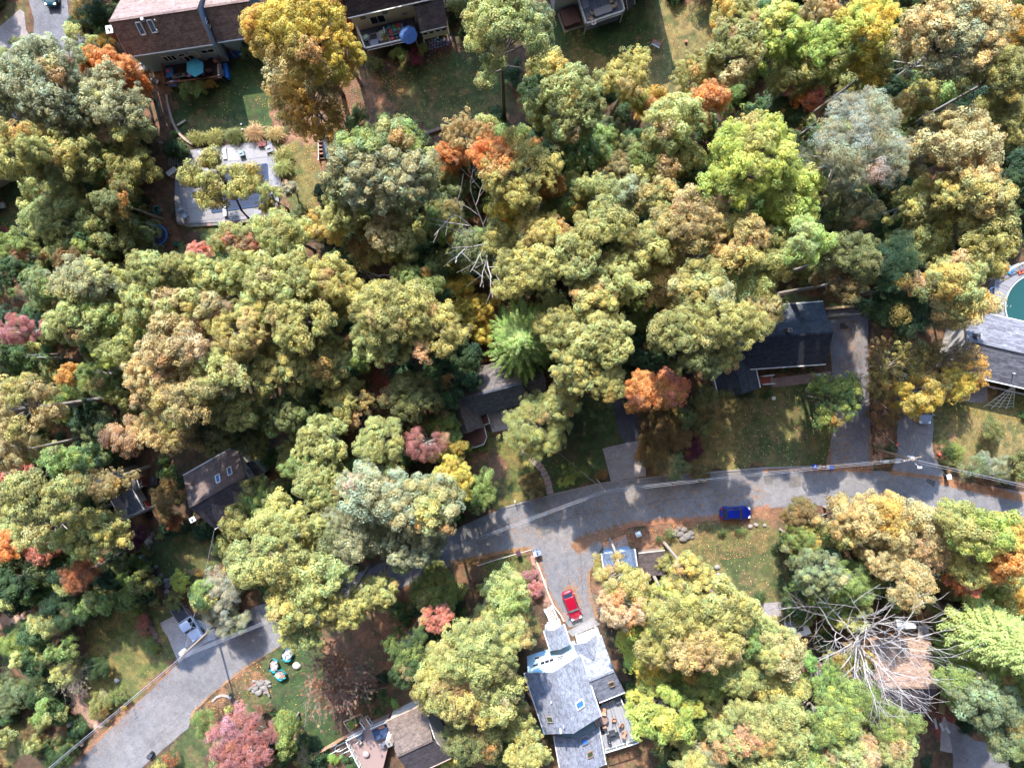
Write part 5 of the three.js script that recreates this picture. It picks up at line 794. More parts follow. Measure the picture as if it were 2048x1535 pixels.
// H11: brown house with boardwalk ramp
{
  const root = thing('house', 'tan-brown roofed house with a boardwalk ramp under the big dead tree', 'house', ctr([[1820, 1350]], 3)), wall = sideM(150, 110, 84);
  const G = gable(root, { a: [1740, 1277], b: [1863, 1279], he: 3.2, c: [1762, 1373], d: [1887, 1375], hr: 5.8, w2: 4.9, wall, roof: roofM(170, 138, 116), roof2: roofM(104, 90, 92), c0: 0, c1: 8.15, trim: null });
  wp(root, 'gutter', bar(G.E1.clone().setY(3.1), G.F1.clone().setY(3.1), 0.14), M(150, 160, 164)); wp(root, 'roof_patch', slab([G.slope(5.6, 1.5), G.slope(7.0, 1.5), G.slope(7.0, 3.2), G.slope(5.6, 3.2)].map((p) => p.setY(p.y + 0.03)), 0.03), roofM(150, 122, 106));
  wp(root, 'roof', slab([[1838, 1250], [1858, 1250], [1860, 1280], [1836, 1280]].map((a) => X(a, 3.0)), 0.12), roofM(176, 160, 148)); wp(root, 'support_post', bar(X([1840, 1252], 0), X([1840, 1252], 2.9).setX(X([1840, 1252], 0).x), 0.14), white);
  wp(root, 'awning', slab([[1793, 1238], [1832, 1246], [1834, 1256], [1796, 1258]].map((a, i) => X(a, i < 2 ? 2.6 : 3.0)), 0.06), white);
  const r = thing('boardwalk_ramp', 'timber boardwalk ramp with rails leading to the tan-brown house', 'ramp', V(1838, 1225)), a = [[1826, 1202], [1836, 1200]], b = [[1838, 1248], [1849, 1246]], n = 30; for (let i = 0; i < n; i++) { const y = 0.2 + 0.5 * i / n, q = (k, t) => mid(V(...a[k]), V(...b[k]), t).setY(y); wp(r, 'plank', slab([q(0, i / n), q(1, i / n), q(1, (i + 0.86) / n), q(0, (i + 0.86) / n)], 0.05), M(150 + (i % 3) * 9, 112 + (i % 2) * 6, 76, 0.9)); } for (const k of [0, 1]) wp(r, 'rail', bar(V(...a[k], 1.0), V(...b[k], 1.5), 0.1), M(186, 148, 104)); for (let i = 0; i <= 4; i++) for (const k of [0, 1]) { const p = mid(V(...a[k]), V(...b[k]), i / 4); wp(r, 'rail_post', bar(p.clone().setY(0), p.clone().setY(1 + 0.125 * i), 0.1), M(170, 132, 92)); }
  for (const [x, y, l, w] of [[1858, 1222, 'stacked timber beside the boardwalk ramp', 1.8], [1862, 1270, 'grey planks stacked behind the tan-brown house', 1.4]]) { const t = thing('timber_stack', l, 'timber', V(x, y), 1.2); for (let i = 0; i < 5; i++) part(t, 'board', box((i - 2) * 0.02, 0.06 + (i % 3) * 0.1, (i - 2) * 0.2, w, 0.08, 0.18, (i - 2) * 0.05), M(170 - i * 8, 138 - i * 8, 104 - i * 4)); }
  { const t = thing('brush_pile', 'drift of dry brush and boards along the tan-brown house wall', 'brush', V(1896, 1345)), rr = rng(31), g = []; for (let i = 0; i < 90; i++) { const x = (rr() - 0.5) * 1.6, z = (rr() - 0.5) * 9, a = rr() * 3, L = 0.4 + rr(); g.push(bar(new THREE.Vector3(x, 0.05 + rr() * 0.4, z), new THREE.Vector3(x + Math.cos(a) * L, 0.05 + rr() * 0.5, z + Math.sin(a) * L), 0.04 + rr() * 0.06)); } part(t, 'sticks', merged(g), M(150, 118, 84)).userData.kind = 'stuff'; for (let i = 0; i < 5; i++) part(t, 'board', box(-0.3 + rr() * 0.6, 0.5, -4 + i * 2, 0.2, 0.06, 1.6, rr()), M(176, 146, 108)); }
  const s = thing('lean_to', 'leaning mossy timber rack beside the tan-brown house', 'rack', V(1884, 1400)); for (let i = 0; i < 6; i++) wp(s, 'slat', bar(V(1882 + i * 2, 1385 + i, 1.0), V(1878 + i * 2, 1424 + i, 0.2), 0.14, 0.05), M(126, 108, 64)); for (const q of [[1880, 1388], [1893, 1390]]) wp(s, 'post', bar(V(...q), V(...q, 1), 0.1), M(110, 92, 60));
  { const t = thing('lumber_pile', 'white painted boards lying beside the mulch path', 'boards', V(1885, 1455), 0.15); for (let i = 0; i < 3; i++) part(t, 'board', box(-0.9 + i * 0.8, 0.06 + 0.03 * i, -0.8 + i * 0.6, 0.35, 0.05, 1.6 - i * 0.3, 0.1 + i * 0.2), dimWhite); }
}
// H12, H13: roofs half hidden by trees
{
  const root = thing('house', 'red-brown roof almost hidden under the south grove', 'house', ctr([[1575, 1370]], 3)); gable(root, { a: [1500, 1322], b: [1640, 1324], he: 3.0, c: [1508, 1372], d: [1652, 1374], hr: 4.9, wall: sideM(150, 120, 100), roof: roofM(156, 92, 70), trim: null, c0: 0, c1: 9.7 });
  const s = thing('shed', 'small pale grey shed roof beside the grey paved patch', 'shed', V(1595, 1258)); const P = [[1578, 1256], [1616, 1250], [1624, 1266], [1600, 1274], [1580, 1268]].map((a) => X(a, 2.2)); wp(s, 'roof', slab(P, 0.1), M(206, 200, 196, 0.7)); wp(s, 'wall', prism(P.map((p) => mid(p, ctr([[1600, 1262]], 2.2), 0.1)), 0, 2.1), M(150, 146, 142)); wp(s, 'roof_vent', box(P[1].x - 1.2, 2.35, P[1].z + 0.5, 0.9, 0.24, 0.5, 0.2), black);
  sheet('paved_patch', [1522, 1206, 1562, 1203, 1562, 1232, 1524, 1234], paleConcrete, 0.034, 0.05);
  const c = thing('carport', 'small blue-grey gabled carport roof beside the red car drive', 'carport', V(1240, 1118)), wall = sideM(150, 170, 190); gable(c, { a: [1204, 1107], b: [1209, 1142], he: 2.4, c: [1238, 1109], d: [1244, 1142], hr: 3.1, wall, roof: roofM(112, 128, 150), w2: 2.3, c0: 0, c1: 2.4 });
  for (const [x, y] of [[1207, 1108], [1213, 1106], [1262, 1100]]) wp(c, 'front_post', bar(V(x, y), V(x, y, 2.3), 0.14), white);
  const d = thing('shed', 'flat dark brown shed roof next to the blue-grey carport', 'shed', V(1304, 1125)); const Q = [[1277, 1106], [1330, 1100], [1330, 1150], [1278, 1152]].map((a) => X(a, 1.6)); wp(d, 'roof', slab(Q, 0.12), roofM(92, 78, 72)); wp(d, 'wall', prism(Q.map((p) => mid(p, ctr([[1304, 1126]], 1.6), 0.05)), 0, 1.47), M(110, 96, 84)); wp(d, 'fascia', bar(Q[0].clone().setY(1.58), Q[1].clone().setY(1.58), 0.1, 0.2), M(170, 160, 146)); keepOut.push(Q);
}
// swimming pool and terrace
{
  const T = poly([369, 303, 400, 297, 540, 281, 552, 300, 563, 357, 558, 405, 530, 432, 470, 442, 380, 448, 354, 444, 350, 400, 352, 340]), terr = thing('pool_terrace', 'pale concrete terrace round the covered swimming pool', 'terrace', ctr([[455, 370]])), hole = [[413, 346], [533, 328], [538, 408], [424, 424]].map((a) => X(a, 0.25));
  const lp = T.map((p) => p.clone().setY(0.22)); keepOut.push(T);
  const cm = pave(0.98, 0.93, 0.9); wp(terr, 'slab', worldUV(prism(lp, -0.05, 0.22)), cm);
  const rr = rng(8); for (let i = 0; i < 7; i++) for (let j = 0; j < 5; j++) { const q = [[372 + i * 27, 306 - i * 3.4 + j * 28], [398 + i * 27, 303 - i * 3.4 + j * 28], [400 + i * 27, 330 - i * 3.4 + j * 28], [374 + i * 27, 333 - i * 3.4 + j * 28]]; if (!q.every((a) => { const p = V(...a); return inside(T, p.x, p.z); })) continue; const c = 0.92 + 0.16 * rr(); wp(terr, 'paving_slab', slab(q.map((a, k) => X(a, 0.246)).map((p, k, A) => mid(p, A[(k + 2) % 4], 0.006)), 0.03), M(134 * c, 129 * c, 126 * c, 0.95)); }
  const pool = thing('swimming_pool', 'dark blue safety cover stretched over the swimming pool', 'pool', ctr([[475, 376]])), pm = new THREE.MeshStandardMaterial({ color: lin(28, 38, 58), roughness: 0.75 });
  wp(pool, 'cover', slab(hole.map((p) => p.clone().setY(0.285)), 0.05), pm); wp(pool, 'cover_hem', merged([0, 1, 2, 3].map((i) => bar(hole[i].clone().setY(0.3), hole[(i + 1) % 4].clone().setY(0.3), 0.25, 0.03))), M(36, 54, 82)); for (let i = 1; i < 8; i++) wp(pool, 'strap', bar(mid(hole[0], hole[1], i / 8).setY(0.3), mid(hole[3], hole[2], i / 8).setY(0.3), 0.06, 0.02), M(38, 52, 76)); for (let i = 1; i < 5; i++) wp(pool, 'strap', bar(mid(hole[0], hole[3], i / 5).setY(0.306), mid(hole[1], hole[2], i / 5).setY(0.306), 0.06, 0.02), M(38, 52, 76));
  wp(pool, 'diving_board', box(X([448, 416], 0.6).x, 0.55, X([448, 416], 0.6).z, 0.5, 0.08, 2.2, 0.1), white);
  // sun loungers and bits along the north side
  for (const [x, y, t] of [[404, 309, 0.6], [410, 316, 0.4]]) boxThing('folded_lounger', 'folded white sun lounger on the pool terrace', 'lounger', [x, y], 0.25, 0.55, 0.18, 1.5, t, dimWhite, [], 'folded loungers by the pool');
  for (const [x, y] of [[424, 308], [432, 305], [448, 306]]) boxThing('folded_lounger', 'grey lounger lying flat on the pool terrace', 'lounger', [x, y], 0.25, 0.5, 0.16, 1.6, 0.08, M(176, 172, 166), [], 'grey loungers by the pool');
  boxThing('pool_pump', 'grey pool pump with hoses on the terrace', 'pump', [482, 306], 0.25, 0.7, 0.5, 0.7, 0.3, M(112, 124, 122), [M(160, 172, 170)]); boxThing('brick_stack', 'stack of old red bricks at the terrace corner', 'bricks', [523, 287], 0.25, 1.1, 0.4, 0.6, 0.1, M(120, 70, 64), []); boxThing('stone_slab_pile', 'pile of grey stone slabs at the terrace corner', 'stones', [538, 297], 0.25, 1.0, 0.3, 0.9, 0.3, M(120, 116, 118), [M(140, 136, 136)]);
  boxThing('filter_tank', 'white pool filter box on the west side of the terrace', 'filter', [342, 342], 0, 0.6, 0.7, 1.4, -0.9, M(206, 200, 190), []); { const t = thing('filter_rack', 'white slatted rack beside the pool filter', 'rack', V(350, 325)); for (let i = 0; i < 6; i++) part(t, 'slat', box(-0.6 + i * 0.24, 0.6, 0, 0.08, 0.05, 1.1), dimWhite); for (const x of [-0.6, 0.6]) for (const z of [-0.5, 0.5]) part(t, 'leg', box(x, 0.3, z, 0.06, 0.6, 0.06), dimWhite); }
  boxThing('clay_pot', 'round clay pot beside the pool filter', 'pot', [345, 352], 0, 0.4, 0.4, 0.4, 0, M(140, 110, 92), []); chair('white and blue pool chair on the dusty terrace end', [368, 430], 0.25, 0.4, M(160, 180, 210), undefined, 1.5);
  { const b = V(341, 296), t = thing('garden_lamp', 'slim garden lamp post at the terrace corner', 'lamp', b); part(t, 'post', cyl(0, 0, 0, 0.05, 0.04, 2.6, 8), M(150, 140, 124)); part(t, 'lantern', new THREE.CylinderGeometry(0.16, 0.1, 0.3, 8).translate(0, 2.75, 0), M(214, 206, 188)); part(t, 'cap', new THREE.ConeGeometry(0.2, 0.12, 8).translate(0, 2.96, 0), M(120, 110, 100)); }
  // terrace retaining wall on the south
  const w = thing('retaining_wall', 'low stone retaining wall south of the swimming pool', 'wall', V(440, 446)), wl = [[356, 446], [380, 452], [470, 446], [524, 437], [556, 410]]; for (let i = 0; i < 4; i++) { const a = V(...wl[i]), b = V(...wl[i + 1]), n = Math.max(2, Math.round(a.distanceTo(b) / 0.8)); for (let k = 0; k < n; k++) wp(w, 'stone', bar(mid(a, b, k / n).setY(0.13), mid(a, b, (k + 0.94) / n).setY(0.13), 0.36, 0.26 + 0.05 * ((k * 7) % 3)), M(104 + (k % 4) * 8, 98 + (k % 3) * 6, 92, 0.95)); }
}
// ---------- vehicles ----------
const paint = (r, g, b, m = 0.25) => new THREE.MeshPhysicalMaterial({ color: lin(r, g, b), roughness: 0.38, metalness: m, clearcoat: 1, clearcoatRoughness: 0.06 });
const tyreM = M(26, 26, 28, 0.95), rimM = M(170, 172, 176, 0.35, { metalness: 0.8 });
function loft(sec, seg = 20) {                                        // sec: [x, half width, bottom, top, exponent]
  const pos = [], idx = [];
  for (const [x, w, b, t, e = 4] of sec) for (let k = 0; k < seg; k++) { const a = k / seg * 6.28319, c = Math.cos(a), s = Math.sin(a), z = Math.sign(c) * Math.pow(Math.abs(c), 2 / e) * w, y = (b + t) / 2 + Math.sign(s) * Math.pow(Math.abs(s), 2 / e) * (t - b) / 2; pos.push(x, y, z); }
  for (let i = 0; i < sec.length - 1; i++) for (let k = 0; k < seg; k++) { const p = i * seg + k, q = i * seg + (k + 1) % seg; idx.push(p, p + seg, q, q, p + seg, q + seg); }
  for (const [i, flip] of [[0, false], [sec.length - 1, true]]) { const c = pos.length / 3, o = i * seg; pos.push(sec[i][0], (sec[i][2] + sec[i][3]) / 2, 0); for (let k = 0; k < seg; k++) flip ? idx.push(c, o + (k + 1) % seg, o + k) : idx.push(c, o + k, o + (k + 1) % seg); }
  const g = new THREE.BufferGeometry(); g.setAttribute('position', new THREE.Float32BufferAttribute(pos, 3)); g.setIndex(idx); g.computeVertexNormals(); return g;
}
function vehicle(name, label, a, turn, mat, o = {}) {
  const t = thing(name, label, o.cat || 'car', V(...a), turn), L = o.L ?? 4.5, W = (o.W ?? 1.82) / 2, h = L / 2, hood = o.hood ?? 0.92, belt = o.belt ?? 0.98, roof = o.roof ?? 1.45;
  part(t, 'body', loft([[-h, W * 0.7, 0.42, 0.8, 3], [-h + 0.12, W * 0.88, 0.32, belt - 0.06, 4], [-h + 0.5, W, 0.26, belt, 4.5], [-0.3, W, 0.24, belt, 5], [h * 0.42, W, 0.24, belt - 0.02, 5], [h - 0.75, W * 0.98, 0.26, hood, 4.5], [h - 0.2, W * 0.86, 0.3, hood - 0.12, 4], [h, W * 0.62, 0.4, hood - 0.28, 3]]), mat);
  const [xf, xrf, xrr, xr] = o.cab ?? [h * 0.44, h * 0.12, -h * 0.52, -h * 0.82], wb = W * 0.9, wr = W * 0.7, v = (x, y, z) => new THREE.Vector3(x, y, z), yb = belt - 0.08;
  part(t, 'windscreen', slab([v(xf, yb, -wb), v(xf, yb, wb), v(xrf, roof - 0.03, wr), v(xrf, roof - 0.03, -wr)], 0.04), glass);
  part(t, 'rear_window', slab([v(xr, yb, -wb), v(xr, yb, wb), v(xrr, roof - 0.03, wr), v(xrr, roof - 0.03, -wr)], 0.04), o.back ?? glass);
  for (const s of [-1, 1]) { part(t, 'side_window', slab([v(xf, yb, s * wb), v(xr, yb, s * wb), v(xrr, roof - 0.03, s * wr), v(xrf, roof - 0.03, s * wr)], 0.04), glass); const xm = (xrf + xrr) / 2; part(t, 'pillar', merged([bar(v(xf - 0.04, yb, s * (wb + 0.01)), v(xrf - 0.02, roof - 0.02, s * (wr + 0.02)), 0.07), bar(v(xr + 0.04, yb, s * (wb + 0.01)), v(xrr, roof - 0.02, s * (wr + 0.02)), 0.12), bar(v(xm, yb, s * (wb + 0.01)), v(xm, roof - 0.02, s * (wr + 0.02)), 0.09)]), mat); part(t, 'mirror', rbox(0.14, 0.12, 0.2, 0.04, belt + 0.06).translate(xf - 0.12, 0, s * (W + 0.1)), mat); }
  part(t, 'roof', loft([[xrr - 0.06, wr * 0.9, roof - 0.08, roof - 0.01, 4], [xrr + 0.1, wr + 0.04, roof - 0.08, roof + 0.02, 5], [(xrf + xrr) / 2, wr + 0.05, roof - 0.08, roof + 0.05, 5], [xrf - 0.1, wr + 0.04, roof - 0.08, roof + 0.02, 5], [xrf + 0.06, wr * 0.9, roof - 0.08, roof - 0.01, 4]], 16), o.roofM ?? mat);
  for (const x of [h - 0.85, -h + 0.85]) for (const s of [-1, 1]) { const w = part(t, 'wheel', new THREE.CylinderGeometry(0.32, 0.32, 0.2, 20).rotateX(Math.PI / 2).translate(x, 0.32, s * (W - 0.09)), tyreM); part(w, 'rim', new THREE.CylinderGeometry(0.2, 0.2, 0.02, 12).rotateX(Math.PI / 2).translate(x, 0.32, s * (W + 0.015)), rimM); }
  for (const s of [-1, 1]) { part(t, 'headlight', rbox(0.3, 0.12, 0.34, 0.05, hood - 0.16).translate(h - 0.3, 0, s * W * 0.66), M(220, 224, 230, 0.15)); part(t, 'taillight', rbox(0.16, 0.16, 0.34, 0.05, belt - 0.12).translate(-h + 0.18, 0, s * W * 0.68), M(150, 20, 24, 0.3)); }
  if (o.rack) for (const s of [-1, 1]) part(t, 'roof_rack', bar(v(xrr + 0.1, roof + 0.09, s * wr * 0.92), v(xrf - 0.1, roof + 0.09, s * wr * 0.92), 0.05), black);
  if (o.bed) { const [b0, b1] = o.bed; part(t, 'bed', merged([box((b0 + b1) / 2, 0.8, W - 0.06, b1 - b0, 0.5, 0.12), box((b0 + b1) / 2, 0.8, -W + 0.06, b1 - b0, 0.5, 0.12), box(b0 + 0.05, 0.8, 0, 0.1, 0.5, W * 2 - 0.24)]), o.bedM ?? mat); part(t, 'bed_cover', rbox(b1 - b0 - 0.12, 0.06, W * 2 - 0.26, 0.06, 1.04).translate((b0 + b1) / 2 + 0.04, 0, 0), M(40, 42, 50, 0.7)); }
  return t;
}
const turnTo = (a, b) => { const p = V(...a), q = V(...b); return Math.atan2(-(q.z - p.z), q.x - p.x); };
vehicle('car', 'bright blue hatchback parked on the leaf covered road edge', [1468, 1023], turnTo([1438, 1023.5], [1500, 1022]), paint(8, 26, 120), { L: 4.45, rack: true, cab: [0.95, 0.35, -1.35, -1.95] });
vehicle('car', 'crimson red hatchback parked on the drive', [1143, 1207], turnTo([1132, 1177], [1155, 1238]), paint(150, 4, 34), { L: 4.5, roof: 1.5, cab: [0.95, 0.3, -1.45, -2.0] });
vehicle('pickup_truck', 'silver-white pickup truck with black bed cover by the silver-leaved tree', [379, 1240], turnTo([352, 1200], [410, 1284]), paint(206, 212, 226, 0.4), { L: 5.9, W: 2.0, cat: 'truck', belt: 1.05, hood: 1.1, roof: 1.75, cab: [1.35, 0.85, -0.35, -0.55], bed: [-2.8, -0.6], bedM: paint(120, 116, 114) });
vehicle('car', 'silver car parked under the bright yellow tree', [1846, 815], turnTo([1850, 780], [1846, 850]), paint(170, 178, 190, 0.5), { L: 4.6, rack: true });
vehicle('pickup_truck', 'white pickup truck nosed up to the boardwalk ramp', [1838, 1146], turnTo([1836, 1110], [1846, 1180]), paint(228, 228, 226, 0.05), { L: 5.6, W: 2.05, cat: 'truck', belt: 1.1, hood: 1.15, roof: 1.85, cab: [1.25, 0.75, -0.9, -1.1], bed: [-2.7, -1.15] });
vehicle('car', 'dark teal car at the top of the curved drive', [106, -16], turnTo([106, -46], [108, 6]), paint(20, 66, 80), { L: 4.5 });
boxThing('crate', 'blue crate in front of the white pickup truck', 'crate', [1846, 1190], 0, 0.7, 0.5, 0.55, 0.3, M(60, 130, 210), [white]);

// ---------- utility poles and wires ----------
const poleM = M(146, 128, 108, 0.95), wireM = M(150, 150, 154, 0.6);
function pole(label, a, h, o = {}) {
  const t = thing('utility_pole', label, 'pole', V(...a)); part(t, 'shaft', cyl(0, -0.1, 0, 0.17, 0.11, h + 0.1, 10), poleM);
  if (o.arm !== undefined) { part(t, 'crossarm', box(0, h - 0.5, 0, 2.4, 0.12, 0.1, o.arm), M(120, 104, 88)); for (const s of [-1.1, -0.5, 0.5, 1.1]) part(t, 'insulator', cyl(Math.cos(o.arm) * s, h - 0.44, -Math.sin(o.arm) * s, 0.05, 0.05, 0.16, 8), dimWhite); }
  if (o.can) { const c = part(t, 'transformer', cyl(o.can[0], h - 1.9, o.can[1], 0.3, 0.3, 0.95, 16), M(206, 208, 210, 0.5)); part(c, 'bushing', cyl(o.can[0], h - 0.95, o.can[1], 0.06, 0.04, 0.22, 8), dimWhite); part(c, 'lid', cyl(o.can[0], h - 0.96, o.can[1], 0.32, 0.24, 0.06, 16), dimWhite); }
  if (o.lamp) { part(t, 'lamp_arm', bar(new THREE.Vector3(0, h - 1.4, 0), new THREE.Vector3(o.lamp[0], h - 0.9, o.lamp[1]), 0.06), M(150, 152, 156)); part(t, 'lamp_head', box(o.lamp[0], h - 0.9, o.lamp[1], 0.6, 0.14, 0.28), dimWhite); }
  return V(...a).setY(h);
}
const p1 = pole('leaning-looking utility pole with white transformer beside the pickup truck', [429, 1251], 10.4, { can: [-0.35, -0.1] });
const p2 = pole('utility pole on the road edge beside the concrete apron', [1194, 958], 8.6, {});
const p3 = pole('utility pole with crossarm and transformer between the two drives', [1757, 899], 8.8, { arm: 0.25, can: [0.42, 0.05], lamp: [1.3, 1.2] });
function wire(label, a, b, sag = 0.8, r = 0.014) { const t = thing('power_line', label, 'wire', mid(a, b).setY(0)), pts = []; for (let i = 0; i <= 16; i++) { const q = i / 16, p = mid(a, b, q); p.y -= sag * 4 * q * (1 - q); p.x -= t.position.x; p.z -= t.position.z; pts.push(p); } part(t, 'strand', tube(pts, r, 24, 4), wireM); }
const dy = (p, y, x = 0, z = 0) => new THREE.Vector3(p.x + x, p.y + y, p.z + z), pE = V(2080, 976, 8.6), pW = V(60, 1566, 9.6);
for (const [k, y, z] of [['upper', 0, 0], ['lower', -1.2, 0.1], ['middle', -0.6, 0.35]]) {
  wire(k + ' power line from the transformer pole down the road', dy(p1, y - 0.2, 0, z), dy(pW, y, 0, z)); wire(k + ' power line between the pole by the pickup and the pole by the apron', dy(p1, y - 0.2, 0, z), dy(p2, y - 0.1, 0, z), 1.2); wire(k + ' power line between the apron pole and the crossarm pole', dy(p2, y - 0.1, 0, z), dy(p3, y - 0.3, 0, z)); wire(k + ' power line running east from the crossarm pole', dy(p3, y - 0.3, 0, z), dy(pE, y, 0, z), 0.5);
}
wire('service wire from the apron pole to the dark-roofed house', dy(p2, -0.5), X([1000, 810], 3.4), 0.5); wire('service wire from the crossarm pole to the sparse golden tree', dy(p3, -0.6), X([1730, 830], 4), 0.3); wire('service wire from the crossarm pole to the grey-roofed house', dy(p3, -0.6), X([1905, 742], 3.6), 0.4); wire('service wire to the dormer house chimney', dy(p1, -0.8), X([428, 1060], 3.2), 0.5); wire('guy wire beside the crossarm pole', dy(p3, -1), V(1742, 868, 0.1), 0.05);

// ---------- road edge things ----------
function bin(label, a, turn, body, lid, group) { const t = thing('waste_bin', label, 'bin', V(...a), turn, group); const g = new THREE.CylinderGeometry(0.4, 0.3, 0.95, 4).rotateY(Math.PI / 4).translate(0, 0.5, 0); part(t, 'body', g, body); part(t, 'lid', rbox(0.62, 0.08, 0.66, 0.05, 1.0), lid); part(t, 'handle', bar(new THREE.Vector3(-0.25, 1.0, -0.36), new THREE.Vector3(0.25, 1.0, -0.36), 0.05), lid); for (const s of [-0.24, 0.24]) part(t, 'wheel', new THREE.CylinderGeometry(0.1, 0.1, 0.06, 10).rotateZ(Math.PI / 2).translate(s, 0.1, -0.28), black); return t; }
bin('grey bin with blue rim by the red car drive', [1071, 1104], 0.2, M(120, 128, 150), M(150, 156, 170)); bin('second grey bin with blue rim by the red car drive', [1077, 1102], 0.2, M(70, 100, 170), M(120, 128, 148));
bin('dark bin with pale lid at the mouth of the east drive', [1890, 951], 0.2, M(40, 38, 46), M(210, 212, 222)); bin('dark barrel-like bin on the road verge', [1037, 1103], 0.5, M(70, 48, 56), M(60, 40, 50));
boxThing('recycling_bin', 'blue recycling bin beside the west end of the cardboard', 'bin', [1631, 933], 0, 0.55, 0.5, 0.5, 0.2, M(40, 80, 180), [M(200, 200, 210)]); boxThing('recycling_bin', 'blue recycling bin beside the east end of the cardboard', 'bin', [1664, 935], 0, 0.5, 0.5, 0.5, 0.1, M(40, 80, 180), []);
for (const [x, w, c, l] of [[1641, 0.7, [168, 130, 96], 'flattened cardboard box between the blue recycling bins'], [1648, 0.8, [120, 86, 62], 'brown carton between the blue recycling bins'], [1656, 0.6, [186, 170, 160], 'pale carton of papers between the blue recycling bins']]) boxThing('carton', l, 'box', [x, 934], 0, w, 0.4, 0.55, 0.1, M(...c), [M(200, 186, 170)]);
function mailbox(label, a, turn, m) { const t = thing('mailbox', label, 'mailbox', V(...a), turn); part(t, 'post', box(0, 0.55, 0, 0.1, 1.1, 0.1), white); const g = loft([[-0.36, 0.17, 1.1, 1.46, 3], [0.36, 0.17, 1.1, 1.46, 3]], 14); part(t, 'box', g, m); part(t, 'door', new THREE.CylinderGeometry(0.17, 0.17, 0.03, 14).rotateZ(Math.PI / 2).translate(0.39, 1.28, 0), dimWhite); part(t, 'arm', box(-0.3, 1.06, 0, 0.7, 0.06, 0.1), white); return t; }
mailbox('white mailbox beside the black-roofed house drive', [1762, 920], 0.1, white); mailbox('white mailbox beside the east drive', [1785, 921], 0.1, white);
{ const t = thing('covered_mailbox', 'little white-roofed mailbox stand on the road bank', 'mailbox', V(1273, 1062), 0.4); part(t, 'post', box(0, 0.6, 0, 0.14, 1.2, 0.14), M(130, 96, 74)); part(t, 'box', box(0, 1.4, 0, 0.5, 0.45, 0.5), M(170, 120, 90)); const g = new THREE.ConeGeometry(0.55, 0.4, 4).rotateY(Math.PI / 4).translate(0, 1.82, 0); part(t, 'roof', g, white); }
{ const t = thing('road_sign', 'yellow diamond road sign on the garden verge', 'sign', V(263, 1399), 0.7); part(t, 'post', cyl(0, 0, 0, 0.035, 0.035, 2.3, 8), M(120, 124, 120)); part(t, 'plate', new THREE.BoxGeometry(0.76, 0.76, 0.03).rotateZ(Math.PI / 4).rotateX(-0.9).translate(0, 2.2, 0.05), M(232, 180, 30, 0.6)); }
{ const t = thing('signpost', 'slim white post beside the gold-bronze tree', 'post', V(1030, 1000)); part(t, 'post', box(0, 0.6, 0, 0.1, 1.2, 0.1), white); part(t, 'cap', box(0, 1.22, 0, 0.16, 0.06, 0.16), white); }
for (const [x, y, c, l] of [[1794, 888, [226, 90, 50], 'orange pumpkin by the utility pole'], [1878, 908, [200, 70, 50], 'red ornament beside the rounded twin shrubs']]) ball(l, [x, y], 0, 0.24, M(...c));
{ const t = thing('motor_bike', 'black wheeled cart lying at the road edge', 'cart', V(303, 1507), 0.9); part(t, 'tub', rbox(1.1, 0.4, 0.55, 0.15, 0.35), black); part(t, 'lid', rbox(0.7, 0.08, 0.5, 0.1, 0.6), M(60, 62, 70)); for (const s of [-0.32, 0.32]) part(t, 'wheel', new THREE.CylinderGeometry(0.16, 0.16, 0.08, 12).rotateX(Math.PI / 2).translate(-0.45, 0.16, s), tyreM); t.name = 'garden_cart'; }
{ const t = thing('tree_stump', 'pale round tree stump at the path mouth', 'stump', V(166, 1484)); part(t, 'bark', cyl(0, 0, 0, 0.4, 0.34, 0.5, 12), M(124, 96, 76)); part(t, 'cut_face', cyl(0, 0.5, 0, 0.33, 0.33, 0.02, 12), M(190, 152, 126)); }
// wire fence by the drive
{ const t = thing('rope_fence', 'thin pale rope fence along the road verge', 'fence', V(1000, 1118)), a = [[955, 1131], [985, 1121], [1020, 1111], [1062, 1099]]; for (let i = 0; i < 4; i++) wp(t, 'post', bar(V(...a[i]), V(...a[i], 0.8), 0.08), M(190, 186, 178)); for (let i = 0; i < 3; i++) wp(t, 'rope', bar(V(...a[i], 0.72), V(...a[i + 1], 0.72), 0.05), M(206, 202, 196)); }
// teal debris bags
for (const [x, y, s, c, l] of [[577, 1306, 1, [200, 204, 212], 'teal rubble bag heaped with grey scrap'], [550, 1328, 0.95, [180, 160, 150], 'teal rubble bag of mixed debris touching the grassy verge'], [562, 1346, 0.9, [190, 150, 116], 'teal rubble bag of tan timber offcuts']]) {
  const t = thing('rubble_bag', l, 'bag', V(x, y), x * 0.1), w = 1.05 * s, g = new THREE.CylinderGeometry(w, w * 0.86, 0.7, 18, 3, true), p = g.attributes.position; for (let i = 0; i < p.count; i++) { const a = Math.atan2(p.getZ(i), p.getX(i)), k = 1 + 0.12 * Math.sin(a * 4 + x) + 0.08 * Math.sin(a * 7); p.setXYZ(i, p.getX(i) * k, p.getY(i) + 0.35 + 0.06 * Math.sin(a * 5), p.getZ(i) * k * 0.72); } g.computeVertexNormals(); part(t, 'sack', g, new THREE.MeshStandardMaterial({ color: lin(30, 132, 138), roughness: 0.6, side: THREE.DoubleSide })); const r = rng(x), mm = [M(...c), M(c[0] * 0.8, c[1] * 0.78, c[2] * 0.75), M(120, 116, 122), M(214, 208, 200)];
  part(t, 'fill', cyl(0, 0.1, 0, w * 0.78, w * 0.8, 0.4, 14).scale(1, 1, 0.7), mm[1]); for (let i = 0; i < 16; i++) part(t, 'debris', box((r() - 0.5) * w * 1.1, 0.52 + r() * 0.16, (r() - 0.5) * w * 0.75, 0.2 + r() * 0.6, 0.06, 0.1 + r() * 0.2, r() * 3), mm[i % 4]);
}
